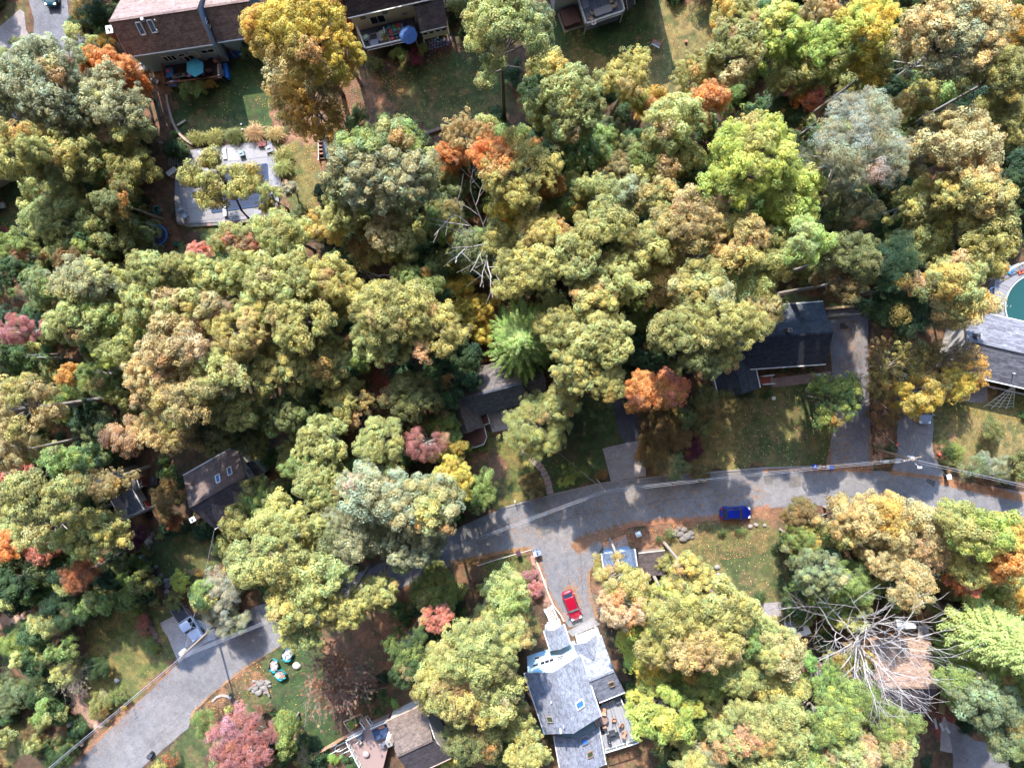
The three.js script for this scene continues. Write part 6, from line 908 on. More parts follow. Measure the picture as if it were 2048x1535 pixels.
// rocks
const rkA = M(128, 120, 110, 0.95), rkB = M(104, 97, 90, 0.95), rkW = M(164, 160, 152, 0.9);
rock('flat white boulder in the olive shrub bed', [208, 1392], 0.85, rkW, undefined, 0.4); rock('white boulder beside the path mouth', [141, 1446], 0.55, rkW); rock('small white boulder above the flat one', [233, 1360], 0.35, rkW); rock('pale boulder on the lawn by the rubble bags', [594, 1330], 0.5, M(176, 170, 158, 0.95)); rock('round pale boulder by the south grove', [1436, 1151], 0.5, rkA);
for (const [x, y, r] of [[1360, 1068, 0.5], [1368, 1058, 0.4], [1372, 1072, 0.55], [1382, 1065, 0.4], [1352, 1062, 0.35], [1366, 1076, 0.5], [1384, 1074, 0.3], [1358, 1056, 0.3], [1346, 1070, 0.35]]) rock('pale rock of the group on the road bank', [x, y], r, x % 2 ? rkA : rkB, 'rock group on the road bank');
for (const [x, y, r] of [[1434, 1133, 0.4], [1420, 1150, 0.35], [1414, 1158, 0.3], [1500, 1052, 0.3], [1512, 1049, 0.3], [1530, 1050, 0.25], [1424, 1142, 0.25]]) rock('pale rock scattered along the south lawn', [x, y], r, rkA, 'rocks of the south lawn');
for (const [x, y, r] of [[300, 1075, 0.4], [297, 1084, 0.5], [306, 1068, 0.35], [295, 1092, 0.45], [283, 1115, 0.5], [290, 1122, 0.4], [280, 1125, 0.4], [302, 1140, 0.4], [322, 1150, 0.35], [332, 1160, 0.4], [336, 1170, 0.4], [333, 1182, 0.35], [312, 1133, 0.3], [343, 1157, 0.3], [380, 1142, 0.3]]) rock('rockery stone edging the oval lawn', [x, y], r, x % 2 ? M(124, 115, 110, 0.95) : M(106, 99, 94, 0.95), 'rockery stones round the oval lawn', 0.4);
for (let i = 0; i < 9; i++) rock('flat reddish stone of the stepped garden path', [291 + i * 3.2 - (i % 2) * 3, 1232 + i * 6.2], 0.38, M(112 + (i % 3) * 8, 92, 86, 0.95), 'stepped garden path stones', 0.3);
for (let i = 0; i < 14; i++) rock('grey stone of the loose heap on the lower verge', [508 + (i % 5) * 7 + (i % 2) * 3, 1362 + (i / 5 | 0) * 9 + (i % 3) * 2], 0.25 + (i % 3) * 0.1, M(116, 110, 102, 0.95), 'stone heap on the lower verge');
for (let i = 0; i < 12; i++) rock('grey stone beside the curved drive', [168 + (i % 4) * 8, 76 + (i / 4 | 0) * 8 + (i % 2) * 3], 0.3, M(130, 126, 124, 0.95), 'stones beside the curved drive');
for (const [x, y] of [[754, 128], [768, 140], [858, 111], [856, 122], [778, 131]]) rock('small stone at the edge of the cream house beds', [x, y], 0.22, rkB, 'stones of the cream house beds');
{ const t = thing('stone_kerb', 'curved pale stone kerb on the lower road verge', 'kerb', V(445, 1393)), l = [[424, 1402], [432, 1394], [443, 1390], [455, 1392], [462, 1396]]; for (let i = 0; i < 4; i++) wp(t, 'kerb_stone', bar(V(...l[i], 0.08), V(...l[i + 1], 0.08), 0.3, 0.18), M(140, 132, 122)); }
{ const t = thing('stone_wall', 'low L-shaped stone wall on the lower verge', 'wall', V(530, 1380)), l = [[498, 1378], [520, 1360], [530, 1362], [540, 1392]]; for (let i = 0; i < 3; i++) { const a = V(...l[i]), b = V(...l[i + 1]), n = Math.max(2, a.distanceTo(b) / 0.5 | 0); for (let k = 0; k < n; k++) wp(t, 'stone', bar(mid(a, b, k / n).setY(0.15), mid(a, b, (k + 0.9) / n).setY(0.15), 0.3, 0.3 + 0.08 * ((k * 5) % 3)), M(112 + (k % 3) * 12, 108, 100, 0.95)); } }
// side yard things
{ const t = thing('timber_edging', 'curved grey timber edging dividing the green lawn from the side yard', 'edging', V(355, 240)), l = [[333, 190], [335, 205], [339, 222], [344, 240], [351, 256], [361, 270], [373, 281], [386, 289]]; for (let i = 0; i < 7; i++) wp(t, 'log', bar(V(...l[i], 0.14), V(...l[i + 1], 0.14), 0.3, 0.28), M(150 + (i % 2) * 10, 138, 126, 0.95)); wp(t, 'log', bar(V(354, 251, 0.16), V(371, 240, 0.16), 0.25, 0.2), M(176, 160, 142)); }
{ const t = thing('tub', 'round teal plastic tub in the side yard', 'tub', V(317, 421)); part(t, 'tub_wall', new THREE.LatheGeometry([[0, 0.04], [0.4, 0.04], [0.5, 0.5], [0.6, 0.52], [0.6, 0.46], [0.53, 0.45]].map((p) => new THREE.Vector2(...p)), 20), new THREE.MeshStandardMaterial({ color: lin(34, 120, 112), roughness: 0.5, side: THREE.DoubleSide })); part(t, 'water', new THREE.CircleGeometry(0.46, 18).rotateX(-Math.PI / 2).translate(0, 0.35, 0), M(40, 66, 64, 0.1)); }
{ const t = thing('paddling_pool', 'blue round paddling pool under the dark olive oak', 'pool', V(315, 470)); part(t, 'ring', new THREE.TorusGeometry(1.35, 0.14, 8, 30).rotateX(Math.PI / 2).translate(0, 0.16, 0), M(70, 130, 200, 0.5)); part(t, 'floor', new THREE.CircleGeometry(1.3, 30).rotateX(-Math.PI / 2).translate(0, 0.05, 0), M(50, 66, 92, 0.4)); }
{ const t = thing('garden_bench', 'green slatted garden bench below the pool wall', 'bench', V(360, 490), -0.4); for (let i = 0; i < 4; i++) part(t, 'seat_slat', box(0, 0.44, -0.2 + i * 0.13, 1.6, 0.04, 0.1), M(40, 110, 84)); for (let i = 0; i < 3; i++) part(t, 'back_slat', box(0, 0.6 + i * 0.13, -0.3 - i * 0.03, 1.6, 0.1, 0.03), M(40, 110, 84)); for (const x of [-0.7, 0.7]) for (const z of [-0.22, 0.2]) part(t, 'leg', box(x, 0.21, z, 0.06, 0.42, 0.06), M(50, 50, 48)); }
{ const t = thing('woodpile', 'long woodpile under black tarp beside the yellow tree', 'woodpile', V(652, 290), 0.06), r = rng(9); for (let i = 0; i < 22; i++) part(t, 'log', new THREE.CylinderGeometry(0.11, 0.11, 0.7, 8).rotateZ(Math.PI / 2).translate(-0.55 + (r() - 0.5) * 0.2, 0.12 + (i % 3) * 0.2, -2 + (i / 3 | 0) * 0.55), M(156 + r() * 30, 126, 98)); part(t, 'tarp', rbox(0.7, 0.1, 4, 0.06, 0.75).translate(0.1, 0, 0), M(52, 54, 60, 0.5)); for (const x of [-0.95, 0.75]) part(t, 'side_board', box(x, 0.35, 0.1, 0.1, 0.6, 4.2, x * 0.05), M(186, 172, 156)); for (let i = 0; i < 8; i++) part(t, 'log', new THREE.CylinderGeometry(0.12, 0.12, 0.7, 8).rotateZ(Math.PI / 2).translate(0.3, 0.12 + (i % 3) * 0.2, -1.6 + i * 0.45), M(140, 110, 84)); boxThing('bucket', 'small teal bucket at the head of the woodpile', 'bucket', [645, 260], 0, 0.4, 0.4, 0.4, 0.2, M(40, 130, 120), []); }
{ const t = thing('soccer_goal', 'small red and white soccer goal on the shaded lawn', 'goal', V(1312, 90), -0.45), m = M(180, 50, 70, 0.5), v = (x, y, z) => new THREE.Vector3(x, y, z); for (const s of [-0.6, 0.6]) { part(t, 'post', bar(v(s, 0, 0.55), v(s, 0.9, 0.55), 0.08), white); part(t, 'base_rail', bar(v(s, 0.04, 0.55), v(s, 0.04, -0.55), 0.07), m); part(t, 'stay', bar(v(s, 0.9, 0.55), v(s, 0.04, -0.55), 0.06), m); } part(t, 'crossbar', bar(v(-0.6, 0.9, 0.55), v(0.6, 0.9, 0.55), 0.09), white); part(t, 'back_rail', bar(v(-0.6, 0.04, -0.55), v(0.6, 0.04, -0.55), 0.07), m); const g = []; for (let i = 1; i < 10; i++) g.push(bar(v(-0.6 + i * 0.12, 0.88, 0.55), v(-0.6 + i * 0.12, 0.05, -0.55), 0.012)); for (let i = 1; i < 9; i++) { const k = i / 9; g.push(bar(v(-0.6, lerp(0.88, 0.05, k), lerp(0.55, -0.55, k)), v(0.6, lerp(0.88, 0.05, k), lerp(0.55, -0.55, k)), 0.012)); } part(t, 'net', merged(g), dimWhite).userData.kind = 'stuff'; }
ball('red ball on the sunny lawn', [1372, 84], 0, 0.2, M(220, 90, 70)); ball('white ball on the green lawn edge, upper one', [483, 249], 0, 0.14, white); ball('white ball on the green lawn edge, lower one', [485, 259], 0, 0.14, white);
{ const t = thing('garden_wall', 'dry stone bank along the lower edge of the leaf strewn lawn', 'wall', V(900, 258)), l = [[850, 268], [880, 258], [920, 248], [960, 240], [1000, 232]]; for (let i = 0; i < 4; i++) { const a = V(...l[i]), b = V(...l[i + 1]), n = a.distanceTo(b) / 0.6 | 0; for (let k = 0; k < n; k++) wp(t, 'stone', bar(mid(a, b, k / n).setY(0.2), mid(a, b, (k + 0.92) / n).setY(0.2), 0.4, 0.4 + 0.1 * ((k * 3) % 3)), M(110 + (k % 4) * 8, 96, 84, 0.95)); } }
boxThing('white_box', 'white box at the edge of the shaded side lawn', 'box', [2, 410], 0, 0.7, 0.5, 0.7, 0.2, dimWhite, []);
{ const r = thing('house', 'dark roof corner showing past the grey-green oak', 'house', V(-30, 225)), P = [[-60, 190], [2, 200], [14, 228], [-60, 240]].map((a) => X(a, 5)); wp(r, 'roof', slab(P, 0.15), roofM(80, 78, 92)); wp(r, 'wall', prism(P.map((p) => mid(p, ctr([[-30, 215]], 5), 0.08)), 0, 4.85), sideM(150, 150, 160)); }
{ const r = thing('house', 'dark roof corner showing past the yellow-olive oak', 'house', V(-30, 340)), P = [[-60, 300], [2, 308], [8, 336], [-60, 372]].map((a) => X(a, 4)); wp(r, 'roof', slab(P, 0.15), roofM(92, 88, 104)); wp(r, 'wall', prism(P.map((p) => mid(p, ctr([[-30, 330]], 4), 0.08)), 0, 3.85), sideM(160, 150, 140)); }
// ---------- every tree and shrub, by its place ----------
const T = tree, sh = (x, y, rx, ry, h, cols, label, o = {}) => tree(x, y, rx, ry, h, cols, label, { bush: true, ...o });
// north-west corner
T(85, 170, 98, 88, 10, ['grey', 'olive', 0.3], 'broad grey-green oak beside the curved drive, bigger of a pair', { bark: 'pale' });
T(218, 215, 78, 72, 8.9, ['grey', 'pale', 0.25], 'grey-green oak touching the orange maple by the drive');
T(225, 140, 52, 42, 7, ['orange', 'pale', 0.2], 'orange maple between the drive and the grey-green oak', { v: 3 });
T(180, 112, 24, 20, 8, ['amber', 'orange', 0.5], 'small amber maple at the mouth of the curved drive');
T(268, 172, 30, 28, 5, ['orange', 'gold', 0.4], 'small orange maple west of the umbrella deck');
T(30, 300, 58, 62, 13, ['yolive', 'pale', 0.3], 'yellow-olive oak above the shaded side lawn');
T(130, 315, 80, 68, 9, ['yolive', 'amber', 0.15], 'yellow-olive oak with a few amber sprays, south of the grey-green pair');
T(235, 335, 66, 62, 7, ['green', 'olive', 0.35], 'mid green oak overhanging the leaf strewn side yard');
T(228, 402, 46, 34, 9, ['amber', 'oliveDk', 0.35], 'dull amber maple under the green oaks by the side yard');
T(120, 450, 74, 70, 8.5, ['olive', 'green', 0.4], 'olive oak between the shaded lawn and the side yard');
T(200, 475, 70, 56, 7.5, ['oliveDk', 'green', 0.4], 'dark olive oak beside the blue paddling pool');
T(285, 480, 42, 46, 5, ['sage', 'green', 0.3], 'grey-leaved tree beside the green bench');
T(150, 520, 40, 22, 9, ['bronze', 'amber', 0.3], 'bronze tinted tree below the dark olive oak', { v: 2.5 });
T(18, 505, 46, 44, 9, ['green', 'coral', 0.12], 'green tree with coral tips over the red mulch');
sh(42, 545, 20, 16, 1.5, ['coral', 'green', 0.3], 'coral leaved shrub on the red mulch');
sh(185, 25, 42, 32, 2.4, ['forest', 'gold', 0.25], 'dark evergreen shrub mass with yellow sprigs beside the curved drive');
sh(150, 48, 22, 18, 1.6, ['greenDk', 'green', 0.4], 'rounded green shrub at the edge of the curved drive');
sh(215, 85, 24, 22, 1.4, ['bronze', 'gold', 0.4], 'bronze shrub by the white chimney of the blue-grey house');
sh(172, 5, 30, 22, 2.4, ['silver', 'forest', 0.4], 'silvery conifer shrub beside the curved drive');
sh(38, 82, 26, 10, 0.9, ['green', 'olive', 0.4], 'low green shrub bed on the paved walk');
sh(8, 112, 16, 18, 1.2, ['green', 'lime', 0.3], 'small green shrub at the end of the paved walk');
sh(382, 182, 36, 22, 1.5, ['bronze', 'green', 0.5], 'feathery bronze-green shrub below the umbrella deck', { leaf: 'fine' });
sh(412, 168, 20, 12, 1.2, ['gold', 'bronze', 0.4], 'golden shrub against the umbrella deck');
sh(495, 105, 18, 20, 2, ['forest', 'green', 0.3], 'dark evergreen bush beside the blue tarpaulin');
sh(343, 300, 22, 22, 1.4, ['forest', 'greenDk', 0.3], 'dark evergreen shrub at the corner of the pool terrace');
sh(288, 290, 14, 14, 1, ['forest', 'oliveDk', 0.3], 'small dark shrub in the leaf strewn side yard');
// ornamental grasses round the pool
for (const [gx, gy, c, s] of [[398, 279, 'olive', 1], [434, 277, 'olive', 1.1], [474, 275, 'oliveDk', 1.1], [514, 266, 'tanpink', 1.25], [553, 270, 'tan', 1], [566, 312, 'olive', 1.1], [568, 336, 'pale', 1.25]]) {
  const p = V(gx, gy), root = thing('ornamental_grass', 'arching tuft of ornamental grass edging the pool terrace', 'grass', p, 0, 'ornamental grasses round the pool'), r = rng(gx), I = [], C = [];
  for (let k = 0; k < 13; k++) { I.push(new THREE.Matrix4().compose(new THREE.Vector3((r() - 0.5) * 1.5, 0, (r() - 0.5) * 1.0), new THREE.Quaternion().setFromAxisAngle(UP, r() * 6), new THREE.Vector3((0.6 + 0.35 * r()) * s, (0.55 + 0.3 * r()) * s, (0.6 + 0.35 * r()) * s))); C.push(hue[c].clone().multiplyScalar(0.8 + 0.4 * r())); }
  copies(root, 'blades', SPRAY.blade, LM, I, C);
}
T(440, 360, 84, 58, 7.5, ['yolive', 'gold', 0.2], 'yellow-olive tree spreading over the swimming pool', { gap: 0.16, bark: 'dark', v: 2.6 });
T(535, 392, 36, 28, 7, ['pale', 'gold', 0.2], 'small pale tree at the corner of the swimming pool', { gap: 0.2, v: 2 });
T(580, 378, 16, 18, 3, ['silver', 'grey', 0.3], 'small silvery tree beside the pool terrace steps', { v: 1.5 });
// top middle
T(600, 62, 100, 82, 15, ['yellow', 'tan', 0.35], 'tall golden yellow tree between the two houses with umbrellas', { bark: 'dark', d: 0.9 });
T(612, 195, 82, 72, 9, ['tan', 'gold', 0.4], 'thinning tan and gold tree over the woodpile', { d: 0.72, bark: 'dark', gap: 0.12 });
T(680, 95, 46, 34, 9, ['gold', 'yellow', 0.5], 'golden tree reaching towards the blue umbrella', { v: 3.5 });
T(520, 60, 30, 42, 15, ['gold', 'yolive', 0.4], 'golden tree limb crown over the wing of the blue-grey house', { v: 4 });
sh(702, 252, 14, 22, 2.6, ['forest', 'greenDk', 0.3], 'narrow dark evergreen beside the woodpile');
sh(746, 124, 22, 16, 1.2, ['oliveDk', 'greenDk', 0.4], 'clipped dark shrub below the cream house deck');
sh(822, 118, 30, 20, 1.5, ['wine', 'green', 0.4], 'wine red Japanese maple with green patches below the cream house deck');
sh(846, 98, 14, 13, 1.2, ['lime', 'green', 0.4], 'lime green shrub at the foot of the deck stairs');
sh(795, 105, 18, 12, 1.2, ['green', 'oliveDk', 0.4], 'green shrub between the deck and the red maple');
T(1002, 62, 76, 76, 20, ['pale', 'yolive', 0.3], 'tall pale green tulip tree on the lawn edge, its bare trunk showing', { bark: 'dark', d: 0.9, v: 7, tr: 0.32 });
T(1072, 45, 40, 42, 16, ['sage', 'pale', 0.3], 'grey-green tree beside the hot tub');
T(765, 335, 114, 92, 14, ['green', 'grey', 0.5], 'wide fresh green maple below the leaf strewn lawn');
T(930, 272, 50, 38, 8, ['tan', 'orange', 0.25], 'loose tan-gold tree at the lower edge of the lawn', { d: 0.7, v: 3 });
T(905, 312, 36, 30, 7, ['orange', 'bronze', 0.5], 'orange-bronze sapling beside the fresh green maple', { d: 0.65, v: 2.5 });
T(1040, 345, 84, 76, 14, ['yolive', 'orange', 0.3], 'olive maple turning orange on its sunny edge', { side: [-0.4, -1] });
T(985, 310, 42, 32, 14, ['orange', 'coral', 0.4], 'bright orange crown beside the white dead tree', { v: 3 });
T(1092, 368, 34, 30, 13, ['orange', 'amber', 0.4], 'bright orange crown in the wood above the white dead tree', { v: 3 });
T(1100, 140, 44, 34, 9, ['yolive', 'gold', 0.25], 'yellow-green tree at the foot of the hot tub lawn');
T(1078, 178, 40, 40, 9, ['greenDk', 'bronze', 0.2], 'dark green tree beside the tulip tree trunk');
T(1135, 205, 78, 70, 14, ['pale', 'olive', 0.4], 'olive-green tree at the lower edge of the deck lawn');
T(1252, 162, 50, 52, 11, ['yolive', 'lime', 0.3], 'yellow-green tree standing into the shade of the deck lawn', { gap: 0.12 });
T(1305, 200, 34, 26, 9, ['yellow', 'gold', 0.3], 'clear yellow tree at the bottom of the deck lawn', { v: 2.5 });
T(1345, 245, 76, 56, 13, ['yolive', 'olive', 0.4], 'yellow-olive tree under the orange-topped tree');
T(1418, 196, 38, 26, 13, ['orange', 'tanpink', 0.4], 'orange-topped tree at the wood edge below the soccer goal', { v: 3 });
T(1395, 145, 46, 40, 12, ['olive', 'pale', 0.3], 'thin olive tree at the edge of the sunny lawn', { d: 0.75, bark: 'pale' });
T(1470, 100, 62, 54, 14, ['olive', 'tan', 0.3], 'olive oak with pale limbs beside the sunny lawn', { d: 0.8, bark: 'pale' });
T(1478, 30, 50, 44, 14, ['yolive', 'gold', 0.2], 'yellow-olive oak casting shade on the sunny lawn', { d: 0.85 });
T(1325, 322, 72, 52, 11, ['yolive', 'green', 0.4], 'yellow-green understorey oak below the orange-topped tree');
T(1180, 300, 60, 48, 9, ['green', 'oliveDk', 0.4], 'mid green understorey tree in the wood below the deck lawn');
T(1095, 285, 40, 34, 8, ['forest', 'sage', 0.4], 'dark blue-green understorey tree beside the orange maple');
T(1215, 262, 32, 26, 8, ['sage', 'grey', 0.4], 'small pale grey-green tree in the wood below the deck lawn');
T(1235, 335, 44, 34, 9, ['tan', 'oliveDk', 0.5], 'thin tan understorey tree with visible twigs', { d: 0.6 });
// north-east wood
T(1500, 315, 96, 88, 16, ['lime', 'yolive', 0.3], 'bright lime maple, tallest in the north wood');
T(1588, 390, 66, 66, 14, ['lime', 'tan', 0.2], 'bright lime maple beside the silver oak');
T(1610, 480, 52, 52, 17, ['pale', 'lime', 0.4], 'pale lime tree above the black-roofed house');
T(1555, 65, 58, 52, 14, ['yolive', 'lime', 0.4], 'yellow-green tree of the north-east wood', { });
T(1640, 20, 46, 30, 14, ['tan', 'orange', 0.3], 'peach tinted tree at the north edge of the wood');
T(1640, 95, 60, 54, 14, ['lime', 'yolive', 0.5], 'yellow-green tree of the north-east wood');
T(1735, 55, 58, 56, 15, ['lime', 'yellow', 0.35], 'yellow-green tree of the north-east wood');
T(1750, 130, 46, 38, 13, ['yellow', 'olive', 0.5], 'yellow-green tree of the north-east wood');
T(1600, 150, 52, 40, 12, ['olive', 'pale', 0.4], 'olive tree above the pink maples');
T(1905, 75, 112, 82, 17, ['tan', 'grey', 0.5], 'broad tan and grey-green oak at the top of the wood');
T(2000, 150, 58, 60, 15, ['olive', 'gold', 0.2], 'olive-gold oak at the wood margin');
T(2040, 60, 34, 44, 14, ['gold', 'tan', 0.4], 'gold tree next to the broad tan oak');
T(1575, 180, 22, 15, 11, ['pink', 'coral', 0.4], 'small pink maple in the wood', { v: 1.8 });
T(1618, 196, 27, 24, 11, ['coral', 'orange', 0.4], 'coral maple beside the small pink one', { v: 2 });
T(1572, 232, 48, 38, 9, ['greenDk', 'green', 0.3], 'dark green tree below the pink maples');
T(1725, 290, 88, 98, 16, ['silver', 'grey', 0.45], 'silver-grey oak in the wood, large and rounded', { leaf: 'fine', bark: 'pale' });
T(1690, 205, 34, 22, 13, ['silver', 'grey', 0.3], 'small silver-grey crown above the big silver oak', { leaf: 'fine' });
T(1765, 178, 42, 36, 9, ['forest', 'sage', 0.3], 'dark blue-green tree in the gap behind the silver oak');
T(1795, 215, 34, 26, 13, ['tan', 'yolive', 0.4], 'tan crown between the silver and the broad tan oak');
T(1842, 192, 34, 30, 11, ['yolive', 'greenDk', 0.4], 'yellow-olive tree below the broad tan oak');
T(1910, 285, 84, 74, 15, ['tan', 'tanpink', 0.4], 'tan oak of the east wood');
T(1945, 385, 82, 66, 15, ['tan', 'yolive', 0.35], 'tan oak of the east wood');
T(2010, 240, 48, 56, 13, ['olive', 'tan', 0.3], 'olive oak by the east edge of the wood');
T(2030, 350, 30, 50, 8, ['forest', 'greenDk', 0.3], 'dark evergreen in the shade of the tan oaks');
T(1838, 400, 44, 44, 12, ['grey', 'yolive', 0.4], 'pale grey-green tree between silver and tan oaks');
T(1958, 470, 78, 58, 14, ['yolive', 'tan', 0.4], 'yellow-olive oak north of the round pool');
T(1850, 475, 56, 46, 11, ['olive', 'bronze', 0.3], 'olive oak north of the dark evergreens');
T(1700, 425, 60, 46, 11, ['grey', 'greenDk', 0.4], 'grey-green tree under the silver oak');
T(1700, 510, 66, 48, 16, ['oliveDk', 'tan', 0.3], 'dull olive tree behind the black-roofed house');
T(1690, 560, 52, 38, 15, ['bronze', 'olive', 0.5], 'bronze-olive tree shading the black-roofed house drive');
T(1785, 520, 48, 54, 15, ['forest', 'greenDk', 0.3], 'dark evergreen north of the sparse golden tree', { leaf: 'fine' });
T(1800, 620, 64, 54, 12, ['forest', 'greenDk', 0.4], 'dark green tree at the head of the drives');
T(1905, 560, 74, 54, 15, ['olive', 'gold', 0.3], 'gold-olive oak beside the round pool deck');
T(1925, 615, 60, 36, 14, ['tan', 'olive', 0.4], 'tan oak overhanging the grey-roofed house');
T(1975, 530, 40, 34, 10, ['yolive', 'gold', 0.3], 'yellow-olive tree beside the pool deck rail');
// centre wood
T(690, 415, 58, 48, 12, ['yolive', 'pale', 0.4], 'yellow-olive tree below the fresh green maple');
T(655, 450, 44, 36, 11, ['gold', 'yolive', 0.5], 'gold-tinted tree in the wood near the pool');
T(560, 465, 62, 44, 11, ['pale', 'yolive', 0.4], 'pale green tree south of the swimming pool');
T(470, 480, 50, 34, 10, ['pale', 'coral', 0.25], 'pale green tree with coral sprays south of the swimming pool');
T(398, 505, 20, 26, 6, ['coral', 'pink', 0.4], 'coral shrub-like maple beside the green bench', { v: 1.6, d: 0.7 });
T(468, 452, 14, 10, 3, ['coral', 'orange', 0.3], 'tiny coral sapling on the pool wall', { v: 0.8, d: 0.7 });
T(790, 470, 64, 58, 11, ['olive', 'tan', 0.4], 'olive oak beside the white dead tree');
T(735, 485, 42, 44, 9, ['bronze', 'olive', 0.5], 'bronze olive tree in the centre of the wood', { d: 0.75 });
T(955, 505, 58, 52, 8, ['green', 'sage', 0.4], 'mid green tree under the white dead tree');
T(890, 440, 46, 44, 8, ['bronze', 'green', 0.4], 'thin bronze tree under the white dead tree', { d: 0.6 });
T(1010, 430, 34, 40, 9, ['yellow', 'olive', 0.4], 'yellow tree just east of the white dead tree', { v: 3 });
T(1130, 400, 52, 52, 10, ['green', 'olive', 0.4], 'green tree below the olive-orange maple');
const MARKS = [[945, 470, 'near the white dead tree'], [1043, 660, 'beside the light green spruce'], [930, 600, 'beside the golden thicket'], [1500, 420, 'below the bright lime maple'], [1300, 720, 'above the brilliant orange maple'], [1520, 640, 'over the black-roofed house'], [760, 440, 'below the fresh green maple'], [850, 840, 'above the brick-pink tree'], [560, 880, 'behind the dormer house'], [765, 750, 'around the red-floored clearing'], [1050, 430, 'below the olive-orange maple'], [1150, 780, 'over the hipped house lawn'], [1250, 400, 'below the thin tan twiggy tree'], [640, 600, 'between the pool and the clearing'], [520, 600, 'next to the peach-tan oak'], [1400, 580, 'west of the lime maple'], [1180, 540, 'north of the spruce'], [920, 740, 'against the brick terrace'], [1350, 660, 'west of the black-roofed wing']];
const nearest = (x, y) => { let b = 1e9, n = ''; for (const [a, c, t] of MARKS) { const d = Math.hypot(a - x, c - y); if (d < b) { b = d; n = t; } } return n; };
const W = (x, y, rx, ry, h, c, o) => T(x, y, rx, ry, h, c, { olive: 'olive oak of the dense central wood', yolive: 'yellow-olive oak of the dense central wood', pale: 'pale green oak of the dense central wood', tan: 'tan oak of the dense central wood', green: 'green tree of the dense central wood', greenDk: 'dark green tree in the central wood', oliveDk: 'dull olive oak of the dense central wood', tanpink: 'pinkish tan oak of the dense central wood', forest: 'very dark evergreen in the central wood' }[c[0]] + ' ' + nearest(x, y), o);
for (const a of [
  [570, 555, 84, 56, 14, ['yolive', 'pale', 0.4]], [655, 560, 58, 50, 13, ['yolive', 'olive', 0.4]], [600, 640, 76, 58, 14, ['yolive', 'tan', 0.25]], [690, 610, 46, 40, 11, ['olive', 'rust', 0.12]], [520, 620, 50, 46, 13, ['pale', 'yolive', 0.5]],
  [790, 620, 88, 62, 14, ['yolive', 'olive', 0.35]], [760, 680, 60, 48, 12, ['yolive', 'pale', 0.4]], [868, 665, 66, 56, 13, ['yolive', 'tan', 0.3]], [840, 560, 50, 44, 10, ['olive', 'green', 0.4]], [700, 540, 40, 36, 8, ['greenDk', 'green', 0.4]],
  [560, 740, 66, 60, 11, ['olive', 'yolive', 0.4]], [640, 720, 58, 54, 11, ['olive', 'pale', 0.3]], [580, 830, 60, 52, 9, ['oliveDk', 'green', 0.4]], [690, 800, 46, 54, 9, ['olive', 'coral', 0.12]], [820, 790, 56, 54, 9, ['oliveDk', 'brick', 0.22]], [880, 770, 46, 60, 7, ['greenDk', 'forest', 0.4]],
  [930, 730, 38, 46, 6, ['forest', 'greenDk', 0.4]], [1040, 540, 64, 52, 14, ['yolive', 'olive', 0.4]], [1140, 520, 74, 56, 14, ['yolive', 'olive', 0.4]], [1090, 470, 58, 46, 13, ['yolive', 'tan', 0.3]], [1200, 455, 72, 48, 14, ['yolive', 'olive', 0.4]], [1210, 385, 66, 44, 12, ['olive', 'grey', 0.4]],
  [1310, 400, 58, 46, 12, ['olive', 'tan', 0.4]], [1390, 440, 74, 54, 14, ['tan', 'olive', 0.4]], [1300, 490, 60, 52, 13, ['yolive', 'tan', 0.4]], [1470, 480, 70, 54, 14, ['tan', 'yolive', 0.5]], [1540, 510, 60, 52, 13, ['yolive', 'pale', 0.4]], [1230, 560, 62, 52, 13, ['yolive', 'olive', 0.3]],
  [1180, 610, 60, 48, 14, ['yolive', 'tan', 0.3]], [1130, 660, 56, 50, 13, ['yolive', 'olive', 0.4]], [1215, 680, 70, 54, 16, ['yolive', 'olive', 0.3]], [1330, 560, 66, 54, 10, ['olive', 'tan', 0.4]], [1290, 640, 46, 44, 6, ['green', 'greenDk', 0.4]], [1300, 705, 48, 38, 7, ['forest', 'greenDk', 0.3]],
  [1400, 570, 66, 56, 14, ['tan', 'olive', 0.4]], [1450, 640, 70, 58, 16, ['yolive', 'grey', 0.3]], [1520, 620, 48, 52, 12, ['yolive', 'tan', 0.3]], [1420, 710, 54, 42, 14, ['oliveDk', 'yolive', 0.3]], [1360, 660, 56, 54, 15, ['olive', 'green', 0.4]], [1500, 560, 50, 50, 12, ['pale', 'yolive', 0.4]],
  [1150, 740, 54, 50, 15, ['yolive', 'olive', 0.4]], [1215, 760, 46, 42, 15, ['olive', 'green', 0.4]], [1125, 800, 38, 40, 12, ['olive', 'oliveDk', 0.4]], [1190, 810, 34, 24, 5, ['greenDk', 'oliveDk', 0.4]], [1000, 480, 40, 40, 10, ['olive', 'yolive', 0.4]], [1350, 345, 50, 36, 8, ['greenDk', 'green', 0.4]],
]) W(...a);
T(912, 575, 42, 24, 5, ['yellow', 'green', 0.35], 'low golden-yellow thicket in the wood clearing', { v: 2 });
T(940, 618, 48, 38, 5.5, ['gold', 'yellow', 0.5], 'golden thicket in the wood clearing, the larger one', { v: 2.4 });
T(962, 668, 24, 26, 4.5, ['yellow', 'gold', 0.4], 'small yellow thicket above the brick terrace', { v: 1.8 });
conifer(1043, 682, 70, 80, 18, ['fir', 'spring', 0.4], 'light green spruce standing over the hipped house');
T(1072, 852, 72, 76, 7.5, ['pale', 'yolive', 0.3], 'rounded pale green tree on the lawn of the hipped house', { d: 0.95, leaf: 'fine' });
T(1300, 784, 64, 42, 10, ['orange', 'amber', 0.4], 'brilliant orange maple at the head of the concrete apron', { v: 2.4 });
T(1345, 776, 36, 30, 10, ['coral', 'orange', 0.5], 'coral orange maple crown beside the black-roofed wing', { v: 2.2 });
